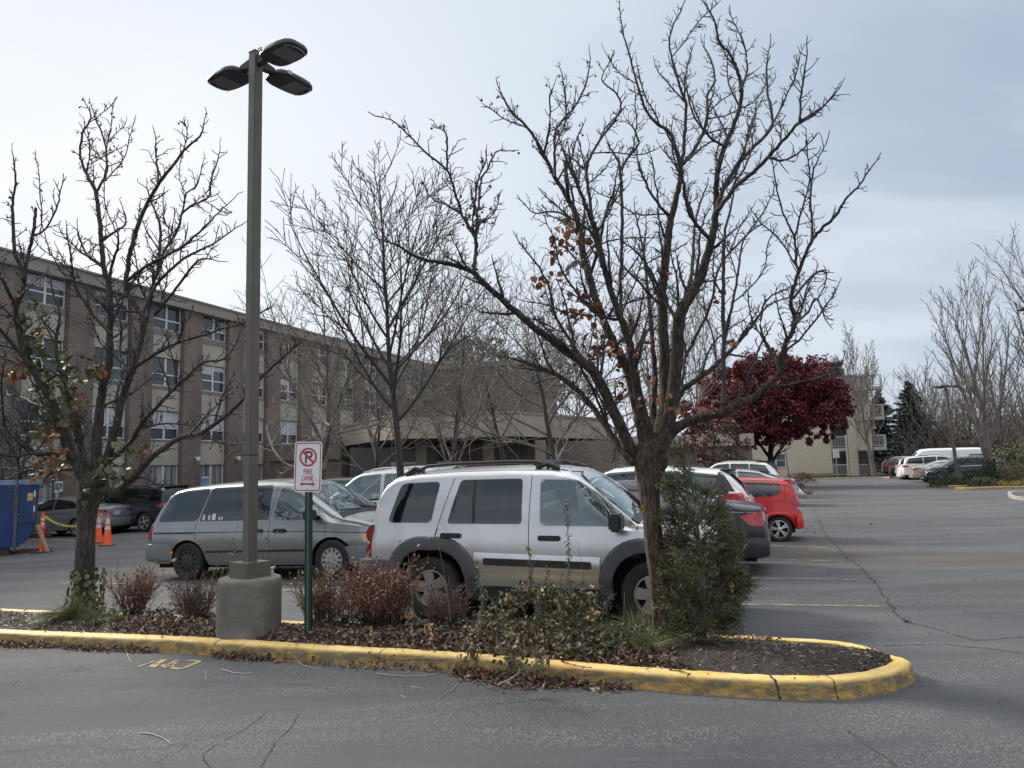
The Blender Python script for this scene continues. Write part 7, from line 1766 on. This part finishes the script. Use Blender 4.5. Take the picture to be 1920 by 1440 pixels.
# ------------------------------------------------------------------ planting in the near island
rb = random.Random(77)
CED1 = leafmat("juniper_scale_leaf", (.040,.052,.020), (.080,.092,.035), (.20,.17,.06))
jp0 = B(1322,1195); jp0 = Vector((P(1322,1190,7.15).x, 7.15, jp0.z))
jn = empty("juniper_shrub", jp0, 0, "green juniper shrub growing against the trunk of the big pear tree", "shrub")
st, lf = MB(), MB()
def spray(lf, st, p, d, L, rng, dens=1.0):
    """feathery juniper spray"""
    n = max(4, int(L/.035)); c = p.copy(); dd = d.copy(); pts = [c.copy()]
    for i in range(n):
        dd = (dd+perp(dd,rng)*.16+Vector((0,0,.05))).normalized(); c = c+dd*(L/n); pts.append(c.copy())
        k = 3+int(rng.random()*2*dens)
        for _ in range(k):
            a = tilt(dd, rng.uniform(.45,.95), rng); l2 = rng.uniform(.03,.085)*(1.1-i/n*.5)
            e1 = c+a*l2; w_ = a.cross(rv(rng)).normalized()*.003
            lf.add([c-w_, c+w_, e1+w_*.5, e1-w_*.5], [(0,1,2,3)])
            for q in range(3):
                b = tilt(a, rng.uniform(.4,.9), rng); s0 = c+a*l2*(.3+.3*q); e2 = s0+b*l2*rng.uniform(.35,.6); w2 = b.cross(rv(rng)).normalized()*.0028
                lf.add([s0-w2, s0+w2, e2+w2*.4, e2-w2*.4], [(0,1,2,3)])
    st.tube(pts, [.004+.003*(1-i/n) for i in range(n+1)], 3, cap=False)
def juniper_px(px, py, d, L, k, rad, up=.3):
    c = P(px,py,d)-jp0
    for _ in range(k):
        o = rv(rb)*rad*rb.random()**.5; q = c+o; out = Vector((q.x, q.y*.7, 0)); 
        dd = (out.normalized()*rb.uniform(.3,1)+Vector((0,0,rb.uniform(-.1,1)*up*2))+rv(rb)*.5).normalized()
        spray(lf, st, q, dd, L*rb.uniform(.6,1.2), rb)
# leader and side stems
for pl_ in ([(1322,1195),(1318,1100),(1310,1000),(1300,930),(1292,880),(1285,840)],[(1325,1180),(1350,1110),(1375,1060),(1400,1020)],[(1320,1150),(1345,1150),(1390,1120),(1430,1095)],[(1318,1100),(1290,1040),(1270,1000)],[(1312,1020),(1345,980),(1370,965)],[(1308,990),(1285,940),(1265,915)],[(1322,1180),(1290,1140),(1262,1110)]):
    q = cr_spline([tuple(P(a,b,7.15+rb.uniform(-.12,.12))-jp0) for a,b in pl_], 5); st.tube(q, [.016*(1-.7*i/len(q)) for i in range(len(q))], 5)
for a in [(1285,855,.10,12,.07),(1292,885,.12,12,.08),(1275,900,.12,9,.08),(1300,915,.14,12,.10),(1262,915,.10,6,.06),(1320,925,.12,9,.09),(1285,940,.15,16,.12),(1315,950,.15,18,.12),(1345,960,.14,14,.12),(1300,975,.16,20,.13),(1335,985,.16,22,.14),(1262,985,.12,12,.10),(1362,990,.13,10,.08),(1290,1010,.15,16,.12),(1270,1025,.14,14,.1),(1320,1035,.16,24,.14),(1350,1030,.15,20,.13),(1375,1045,.13,14,.08),(1300,1060,.17,26,.15),(1340,1070,.17,28,.16),(1370,1085,.15,22,.12),(1270,1065,.14,14,.11),(1395,1075,.10,6,.05),(1310,1100,.18,30,.17),(1355,1115,.17,30,.16),(1385,1105,.15,20,.1),(1405,1095,.12,7,.05),(1425,1094,.10,5,.03),(1300,1140,.17,28,.16),(1345,1150,.17,30,.16),(1375,1145,.14,20,.1),(1290,1175,.15,20,.14),(1335,1180,.15,24,.15),(1365,1170,.13,16,.09),(1275,1130,.13,12,.1),(1400,1010,.10,5,.03)]:
    juniper_px(a[0]-max(0,a[0]-1300)*.24, a[1], 7.15+rb.uniform(-.15,.15), a[2], int(a[3]*(1.0 if a[1] < 960 else 1.5)), a[4])
st.build("stems", TWIG_MID, jn, smooth=True, sharp=None); lf.build("foliage", CED1, jn)

# thin-stemmed shrubs
RUSTL = leafmat("rust_red_shrub_leaf", (.11,.040,.026), (.22,.085,.045), (.32,.19,.10)); PURL = leafmat("dull_purple_leaf", (.06,.03,.03), (.12,.06,.05), (.10,.09,.04)); YGL = leafmat("yellow_green_small_leaf", (.14,.13,.04), (.26,.23,.08), (.10,.11,.04))
STEM_R = mat("red_brown_stem",(.085,.052,.045),.85,col2=(.15,.10,.085),vscale=5)
def shrub(px, py, R_, H, ns, leafm, dens, ls, label, name="shrub", seed=1, stemm=STEM_R, spread=.5, dy=0, tipw=1.0):
    rng = random.Random(seed); p = B(px,py); p.y += dy; p.x += dy*(px-960)/F; o = empty(name, p, 0, label, "shrub"); st, lm = MB(), MB()
    for _ in range(ns):
        a = rng.uniform(0,6.28); r0 = rng.uniform(0,.12); c = Vector((math.cos(a)*r0, math.sin(a)*r0, -.03)); h = H*rng.uniform(.55,1.05); k = 7; lean_ = spread*rng.random()**.7*R_/H*1.6
        dd = Vector((math.cos(a)*lean_, math.sin(a)*lean_, 1)).normalized(); pts = [c]
        for i in range(k):
            dd = (dd+perp(dd,rng)*.11).normalized(); c = c+dd*(h/k); pts.append(c)
            if i > 1 and rng.random() < .75:
                for _q in range(rng.randint(1,2)):
                    d2 = tilt(dd, rng.uniform(.35,.8), rng, Vector((0,0,.4))); L = rng.uniform(.08,.24)*(h/.6); e1 = c+d2*L*.5+rv(rng)*.01; e2 = e1+(d2+rv(rng)*.2+Vector((0,0,.2))).normalized()*L*.5
                    st.tube([c,e1,e2],[.0028,.0022,.0016],3,cap=False)
                    for t in (.4,.6,.75,.9,1.0):
                        if rng.random() < dens*tipw: q = c.lerp(e1,t*2) if t < .5 else e1.lerp(e2,t*2-1); leaf(lm, q, rv(rng), (d2+rv(rng)*.8).normalized(), ls*rng.uniform(.6,1.3), rng, .55, .12)
            if i > 2 and rng.random() < dens: leaf(lm, c, rv(rng), rv(rng), ls*rng.uniform(.6,1.3), rng, .55, .12)
        st.tube(pts, [.0048*(1-.6*i/k) for i in range(k+1)], 4, cap=False)
    st.build("stems", stemm, o); lm.build("foliage", leafm, o); return o
shrub(262,1150,.34,.60,90,RUSTL,.40,.030,"reddish twiggy shrub left of its neighbour, between pear tree and lamp base",seed=1)
shrub(368,1158,.30,.52,110,PURL,.16,.026,"purplish bare-stemmed shrub touching the left side of the lamp base",seed=2)
shrub(603,1168,.26,.55,70,YGL,.28,.030,"thin shrub with small yellowing leaves right behind the sign post",seed=3)
shrub(590,1120,.30,.95,22,YGL,.55,.032,"wispy yellow-green shrub stems rising beside the sign post",seed=13,spread=.6,dy=.2)
shrub(700,1172,.46,.66,130,RUSTL,.62,.034,"dense rust-red shrub in front of the silver suv's rear bumper",seed=4,spread=.62)
shrub(768,1160,.22,.62,50,RUSTL,.5,.034,"orange-tinged shrub just left of the silver suv's rear wheel",seed=14,spread=.5)
shrub(848,1172,.24,.46,90,PURL,.12,.026,"clump of dark purple stems just right of the suv's rear wheel",seed=5)
shrub(655,1165,.22,.5,50,RUSTL,.4,.03,"small red shrub between the sign post and the dense rust-red shrub",seed=15)
# wilted vine and weeds in the middle
WLT = leafmat("wilted_green_leaf", (.045,.052,.018), (.125,.120,.045), (.30,.26,.13)); WLD = leafmat("dark_groundcover_leaf", (.014,.024,.012), (.035,.050,.022), (.070,.060,.030))
wv = empty("vine", B(1010,1215), 0, "heap of wilted yellow-green vine leaves spilling over the kerb", "plant"); ow = wv.location.copy(); lm, st, lm2 = MB(), MB(), MB()
for px, py, rad_, n, s, h in [(900,1180,.10,60,.055,.10),(930,1150,.12,80,.055,.16),(960,1130,.12,80,.055,.22),(990,1110,.12,80,.05,.28),(1020,1120,.13,90,.055,.26),(1050,1130,.13,90,.055,.22),(1080,1130,.12,80,.055,.22),(1110,1150,.12,70,.055,.18),(950,1190,.13,100,.055,.10),(990,1180,.14,110,.055,.14),(1030,1180,.14,110,.055,.14),(1070,1185,.14,90,.055,.12),(1110,1190,.13,70,.055,.10),(900,1215,.09,50,.05,.04),(960,1225,.12,80,.055,.05),(1010,1230,.10,80,.055,.06),(975,1250,.06,40,.05,.03),(1145,1180,.10,40,.05,.10),(1060,1225,.10,50,.05,.05),(1130,1220,.08,30,.05,.04),(880,1190,.08,30,.05,.08),(990,1262,.05,26,.05,.02),(890,1170,.10,50,.05,.1),(920,1195,.12,70,.05,.1),(960,1205,.12,80,.055,.1),(1000,1205,.12,80,.055,.1),(1040,1208,.12,80,.055,.1),(1080,1205,.12,80,.055,.1),(935,1172,.12,70,.055,.1),(975,1172,.12,80,.055,.1),(1015,1172,.12,80,.055,.1),(1055,1172,.12,80,.055,.1),(1095,1172,.12,70,.055,.1),(1125,1200,.12,60,.055,.1),(1160,1200,.1,40,.05,.1)]:
    d = 7.0+ (1190-py)*.011 - .15; c = P(px,py,7.45) if py < 1168 else G(px,py,.20)
    
    if py > 1225: n *= .5
    c = c+Vector((rb.gauss(0,.03),rb.gauss(0,.04),rb.gauss(0,.03)))
    for _ in range(int(n*1.5)):
        o_ = rv(rb)*rad_*1.25*rb.random()**.7; q_ = c-ow+o_; ax = (rv(rb)*.8+Vector((0,0,-.8))).normalized(); leaf(lm if rb.random() < .72 else lm2, q_, rv(rb), ax, rb.uniform(.022,.062), rb, rb.uniform(.4,.85), rb.uniform(0,.5))
    for _ in range(3):
        a_ = c-ow+rv(rb)*rad_*.7; d_ = (Vector((0,0,1))+rv(rb)*.7).normalized(); st.tube([a_, a_+d_*.09, a_+(d_+rv(rb)*.4).normalized()*.2],[.0026,.002,.0012],3,cap=False)
for _ in range(60):
    a = G(rb.uniform(880,1130), rb.uniform(1170,1235), .15)-ow; st.tube([a, a+rv(rb)*.12+Vector((0,0,.08)), a+rv(rb)*.25+Vector((0,0,.05))],[.003,.0025,.002],4,cap=False)
lm.build("foliage", WLT, wv); lm2.build("withered_leaves", leafmat("withered_brown_leaf",(.05,.033,.02),(.13,.085,.045),(.22,.17,.09)), wv); st.build("stems", STEM_R, wv)
gc = MB()
for px, py, n, r_ in [(225,1150,60,.12),(255,1160,80,.14),(300,1160,80,.14),(340,1160,60,.12),(395,1165,70,.12),(240,1135,40,.12),(620,1178,60,.12),(660,1182,90,.14),(720,1180,90,.15),(760,1178,80,.14),(800,1185,70,.12),(850,1190,50,.12),(880,1175,40,.1),(1170,1200,60,.12),(1215,1215,60,.1),(1250,1205,60,.1),(1130,1230,30,.07),(1090,1235,24,.06)]:
    c = B(px,py)+Vector((0,0,.04)); 
    for _ in range(n): o_ = Vector((rb.gauss(0,r_),rb.gauss(0,r_*.6),abs(rb.gauss(0,.05)))); leaf(gc, c+o_, (Vector((0,0,1))+rv(rb)*.6).normalized(), rv(rb), rb.uniform(.03,.065), rb, .85, .15)
tag(gc.build("groundcover", WLD), kind="stuff")
# tall weeds with narrow drooping leaves
NARR = leafmat("narrow_weed_leaf", (.040,.060,.032), (.085,.105,.060), (.14,.14,.09)); WST = mat("weed_stalk",(.10,.11,.05),.8)
def weed(px, py_base, py_top, d, label, lx=0, n=1.0):
    b = P(px,py_base,d); t_ = P(px+lx,py_top,d); o = empty("weed", b, 0, label, "plant"); st, lm = MB(), MB(); L = (t_-b); k = 12
    pts = [L*(i/k)+Vector((rb.uniform(-1,1),rb.uniform(-1,1),0))*.008 for i in range(k+1)]; st.tube(pts, [.0045*(1-.6*i/k) for i in range(k+1)], 5)
    for i in range(int(L.length/.011*n)):
        t = .15+.85*rb.random(); q = L*t; a = rb.uniform(0,6.28); ax = Vector((math.cos(a),math.sin(a),-.6-.8*rb.random())).normalized(); leaf(lm, q, rv(rb), ax, rb.uniform(.035,.075)*(1.15-t*.5), rb, .22, .05)
        if rb.random() < .2: e1 = q+Vector((math.cos(a),math.sin(a),.5))*rb.uniform(.04,.09); st.tube([q,e1],[.0018,.0012],3,cap=False)
    st.build("stalk", WST, o); lm.build("leaves", NARR, o)
for a in [(1070,1165,928,7.7,"tallest weed stalk with drooping narrow leaves before the suv's front door",-8),(1003,1150,1025,7.6,"weed stalk left of the tallest, against the suv's side moulding",-12),(1027,1150,1058,7.5,"short weed stalk between the tallest one and its left neighbour",-2),(1092,1170,1085,7.6,"short weed stalk right of the tallest, near an orange leaf",4),(905,1140,1042,7.7,"leaning weed stalk near the suv's rear wheel arch",-14),(985,1150,1085,7.4,"low feathery weed at the left of the wilted vine heap",-20),(1110,1180,1100,7.4,"low weed right of the wilted vine heap",10),(940,1150,1095,7.5,"low feathery weed over the wilted vine's left side",-40),(1045,1160,1075,7.4,"bushy weed at the middle of the wilted vine heap",10),(1015,1165,1090,7.3,"feathery weed in front of the suv sill",-5),(1060,1165,1100,7.3,"leafy weed just left of the tall stalk's foot",-14),(1125,1175,1125,7.3,"small weed near the dark front wheel arch",12)]:
    weed(*a[:4], a[4], a[5], 1.5)
for px, py0, py1, d, lx in ((1105,1170,1015,7.5,-22),(775,1170,1040,7.7,-10),(845,1165,1010,7.6,-25),(1163,1190,1110,7.2,8)):
    b = P(px,py0,d); t_ = P(px+lx,py1,d); o = MB().tube([Vector((0,0,0)),(t_-b)*.5+Vector((.015,0,0)),(t_-b)],[.004,.003,.002],5).build("dry_stem", TWIG_MID); o.location = b
    tag(o, "thin dry stem rising at photo column %s" % {1105:"of the orange leaf, right of the tallest weed",775:"of the suv's rear wheel arch",845:"just right of the suv's rear wheel",1163:"left of the big pear trunk's foot"}[px] if False else {1105:"thin dry stem carrying an orange leaf, right of the tallest weed",775:"thin bare stem before the suv's rear wheel arch",845:"thin bare stem just right of the suv's rear wheel",1163:"short thin stem left of the big pear trunk's foot"}[px], "stem")
lo = MB(); 
for px, py, d, n, r_, s in ((1112,1100,7.45,5,.025,.06),(1108,1150,7.2,12,.05,.07),(770,1155,7.35,8,.04,.06),(385,0,1,0,.1,.1)): leaf_cluster(lo, P(px,py,d), r_, n, s, rb, .6, .6)
for px, py, d in ((320,1035,9.6),(322,1050,9.55),(800,1172,7.3),(1205,955,7.2),(1370,1098,6.9)): leaf_cluster(lo, P(px,py,d), .03, 3, .08, rb, .4, .6)
o = lo.build("orange_leaves", leafmat("orange_tan_leaf",(.30,.14,.04),(.42,.24,.08),(.34,.27,.12))); tag(o, kind="stuff")
for k in range(14):
    px = rb.uniform(885,1150); weed(px, 1190, rb.uniform(1095,1150), rb.uniform(7.0,7.5), "wispy green weed stem mixed into the wilted vine heap", rb.uniform(-14,14), 1.3)
for o in COL.objects:
    if o.get("label","").startswith("wispy green weed"): o["group"] = "weeds in the wilted vine heap"
# grass clumps
GR = leafmat("lush_grass_blade", (.055,.080,.022), (.115,.140,.040), (.22,.20,.08))
def grass(px, py, n, H, R_, label, drape=.6, bias=(0,0)):
    p = B(px,py); o = empty("grass_clump", p, 0, label, "grass clump"); m_ = MB()
    for _ in range(n):
        a = rb.uniform(0,6.28); r0 = R_*.5*rb.random(); c = Vector((math.cos(a)*r0,math.sin(a)*r0,0)); d = Vector((math.cos(a)*drape+bias[0]+rb.gauss(0,.2),math.sin(a)*drape+bias[1]+rb.gauss(0,.2),1)).normalized(); L = H*rb.uniform(.6,1.2); w_ = d.cross(rv(rb)).normalized()*.0022; k = 5; vs = []
        for i in range(k+1): vs += [c-w_*(1-i/(k+.5)), c+w_*(1-i/(k+.5))]; c = c+d*(L/k); d = (d+Vector((0,0,-.28))+rv(rb)*.05).normalized()
        m_.add(vs, [(2*i,2*i+1,2*i+3,2*i+2) for i in range(k)])
    m_.build("blades", GR, o)
grass(1195,1195,900,.30,.22,"bright green grass tuft at the foot of the big pear tree",.7,(-.3,-.3))
grass(1215,1225,500,.24,.2,"trailing grass tuft by the kerb below the big pear tree",.8,(.1,-.3))
grass(130,1168,800,.42,.25,"drooping green grass clump left of the ivied pear trunk",.8,(-.7,-.2))
grass(185,1172,500,.30,.25,"smaller green grass clump right of the ivied pear trunk",.8,(.5,-.2))
# bundle of dead twigs under the juniper
tw = MB()
for _ in range(44):
    c = Vector((rb.uniform(-.15,.15),rb.uniform(-.1,.1),.02)); d = Vector((rb.gauss(.1,.7),rb.gauss(-.3,.4),rb.uniform(.15,.7))).normalized(); L = rb.uniform(.12,.34); e1 = c+d*L*.5+rv(rb)*.02; e2 = e1+(d+rv(rb)*.4).normalized()*L*.5
    tw.tube([c,e1,e2],[.004,.003,.0018],4,cap=False)
    for _q in range(2): tw.tube([e1, e1+(d+rv(rb)*.7).normalized()*L*.3],[.0022,.0014],3,cap=False)
PALES = mat("bleached_twig",(.28,.245,.21),.85,col2=(.42,.37,.32),vscale=20)
o = tw.build("dead_twigs", PALES); o.location = B(1318,1205); tag(o, "spray of bleached dead twigs under the juniper by the kerb", "twigs")
# fallen leaves, chips
def scatter(mb, pts_fn, n, s0, s1, flat=.35):
    for _ in range(n):
        p = pts_fn(); leaf(mb, p+Vector((0,0,rb.uniform(.003,.012))), (Vector((0,0,1))+rv(rb)*flat).normalized(), rv(rb), rb.uniform(s0,s1), rb, rb.uniform(.5,.8), rb.uniform(0,.35))
LIT = leafmat("brown_litter_leaf", (.045,.028,.018), (.125,.078,.050), (.26,.18,.12)); LIR = leafmat("reddish_litter_leaf", (.13,.025,.025), (.24,.055,.05), (.28,.14,.10)); LIP = leafmat("pale_litter_leaf",(.24,.20,.10),(.38,.32,.20),(.28,.17,.09))
def inbed(x0, x1):
    s0 = bed_s_of(x0, 1190)[0]; s1 = bed_s_of(x1, 1225)[0]
    def f():
        s = rb.uniform(s0, s1); t = rb.betavariate(1.3,1.6); t = min(max(t,.02),.98); return bed_point(s,t)
    return f
a, b, c3 = MB(), MB(), MB()
F1 = inbed(215,1260); F2 = inbed(600,1240); F3 = inbed(0,420)
scatter(a, F1, 5600, .018, .058, .8); scatter(a, F2, 5200, .020, .066, .9); scatter(a, F3, 700, .02, .045); scatter(b, F2, 260, .03, .06, .6); scatter(b, F3, 60, .03, .05); scatter(c3, F1, 420, .02, .05, .6); scatter(c3, F2, 260, .025, .055, .6)
def line_pile(px0, px1, off, wd, fn=None):
    i0 = min(range(nL), key=lambda k: (loop[k]-Vector((G(px0[0],px0[1]).x,G(px0[0],px0[1]).y,0))).length); i1 = min(range(nL), key=lambda k: (loop[k]-Vector((G(px1[0],px1[1]).x,G(px1[0],px1[1]).y,0))).length)
    def f():
        t = rb.betavariate(1.6,1.6); i = int(i0+(i1-i0)*t); q = loop[i]-nrm[i]*(off+abs(rb.gauss(0,wd))*(.4+1.2*math.sin(math.pi*t))); h = max(0,.05*math.exp(-((q-loop[i]).length/wd)**2))*rb.random(); return Vector((q.x,q.y,gz(q.x)+h))
    return f
for p0, p1, n, wd in (((-60,1203),(120,1214),420,.05),((120,1214),(300,1224),300,.04),((400,1229),(525,1239),330,.04),((850,1262),(1110,1286),1500,.085),((1080,1284),(1200,1292),160,.05),((530,1240),(850,1262),110,.03)):
    f = line_pile(p0,p1,.0,wd); scatter(a, f, n, .02, .048, .9); scatter(b, f, n//14, .03, .05, .7); scatter(c3, f, n//9, .02, .045, .8)
# on the back kerb and nose of the island
def backpile():
    s = rb.uniform(.80,.93); p = bed_point(s, .93); return p+Vector((rb.gauss(0,.03),rb.gauss(.03,.05),.02))
scatter(a, backpile, 200, .02,.04,.7); scatter(b, backpile, 60, .02,.04,.7)
def onkerb():
    i = rb.randrange(nL//8, int(nL*.42)); q = loop[i]+nrm[i]*rb.uniform(.05,.16); return Vector((q.x,q.y,gz(q.x)+KH+.004))
scatter(a, onkerb, 90, .015,.035,.5); 
def lotleaf():
    q = G(rb.uniform(1380,1640), rb.uniform(905,1020)); return q
scatter(a, lotleaf, 60, .03,.07,.4)
def rowend(): return G(rb.gauss(1512,8), rb.gauss(925,5))
scatter(b, rowend, 200, .05,.1,.5)
leaf(b, G(510,1243)+Vector((0,0,.01)), Vector((0,-.3,1)).normalized(), Vector((1,.1,0)), .10, rb, .8, .1)
tag(a.build("fallen_leaves", LIT), kind="stuff"); tag(b.build("red_fallen_leaves", LIR), kind="stuff"); tag(c3.build("pale_fallen_leaves", LIP), kind="stuff")
ch = MB(); fch = inbed(-60,1700)
for _ in range(5200):
    p = fch(); s_ = rb.uniform(.006,.022); a_ = rv(rb); a_.z *= .3; a_.normalize(); b2 = a_.cross(Vector((0,0,1))).normalized()*s_*.28; q = p+Vector((0,0,.004)); ch.add([q-a_*s_-b2, q+a_*s_-b2, q+a_*s_+b2+Vector((0,0,.004)), q-a_*s_+b2+Vector((0,0,.003))], [(0,1,2,3)])
tag(ch.build("mulch_chips", leafmat("mulch_chip",(.045,.030,.022),(.10,.07,.05),(.30,.25,.20))), kind="stuff")
# pale sticks lying on the asphalt
for k, (pp, w_, lb) in enumerate([([(707,1264),(735,1268),(770,1269),(800,1268),(825,1263)],.010,"long pale curved stick on the asphalt by the kerb, centre-left"),([(772,1288),(788,1292)],.008,"short pale twig below the long curved stick"),([(752,1305),(763,1311)],.008,"tiny pale twig, lowest below the long curved stick"),([(863,1275),(850,1292),(830,1305),(824,1310)],.007,"thin curved twig running out from the leaf pile"),([(262,1376),(285,1378),(305,1386),(323,1397)],.011,"bright bent stick alone on the asphalt, bottom left"),([(415,1256),(440,1263),(476,1264)],.012,"pale stick on the asphalt right of the painted letters"),([(238,1224),(243,1238),(249,1242)],.008,"short upright-lying twig left of the painted letters"),([(558,1244),(580,1252),(606,1256)],.008,"pale twig on asphalt right of the red leaf"),([(386,1258),(385,1268),(388,1272)],.006,"small hooked twig beside the painted letters"),([(20,1286),(37,1274)],.007,"dark straight twig on the asphalt at far left")]):
    q = cr_spline([tuple(G(*p)+Vector((0,0,w_*.6))) for p in pp], 6); q = [Vector(p) for p in q]; o0 = q[0].copy()
    o = MB().tube([p-o0+rv(rb)*.002 for p in q], [w_*.5*(1-.4*i/len(q)) for i in range(len(q))], 6).build("stick", PALES, smooth=True, sharp=None); o.location = o0; tag(o, lb, "stick")
q = G(1060,1242,.14)
o0 = P(975,1290,6.15); o = MB().tube([G(933,1289)-o0+Vector((0,0,.02)), P(952,1275,6.2)-o0, P(972,1262,6.3)-o0, P(983,1242,6.45)-o0],[.006,.006,.005,.003],5).build("stick", PALES); o.location = o0; tag(o, "stick propped from the leaf pile up on to the kerb", "stick")
# trailing dead vine over the kerb
vt = MB()
for pp in ([(690,1226),(715,1236),(750,1240),(790,1238),(830,1241)],[(735,1230),(722,1245),(712,1258)],[(1052,1242),(1080,1250),(1110,1254)],[(1255,1258),(1285,1262),(1290,1272)]):
    q = [Vector(p)+Vector((0,0,.008)) for p in cr_spline([tuple(G(*p, .14)) for p in pp], 5)]; vt.tube(q, .0035, 4)
    for p in q[::4]: leaf(vt, p, Vector((0,0,1)), rv(rb), .04, rb, .8, .2)
tag(vt.build("trailing_vine", mat("dead_vine",(.05,.028,.02),.9)), "brown dead vine trailing along the yellow kerb top", "vine")
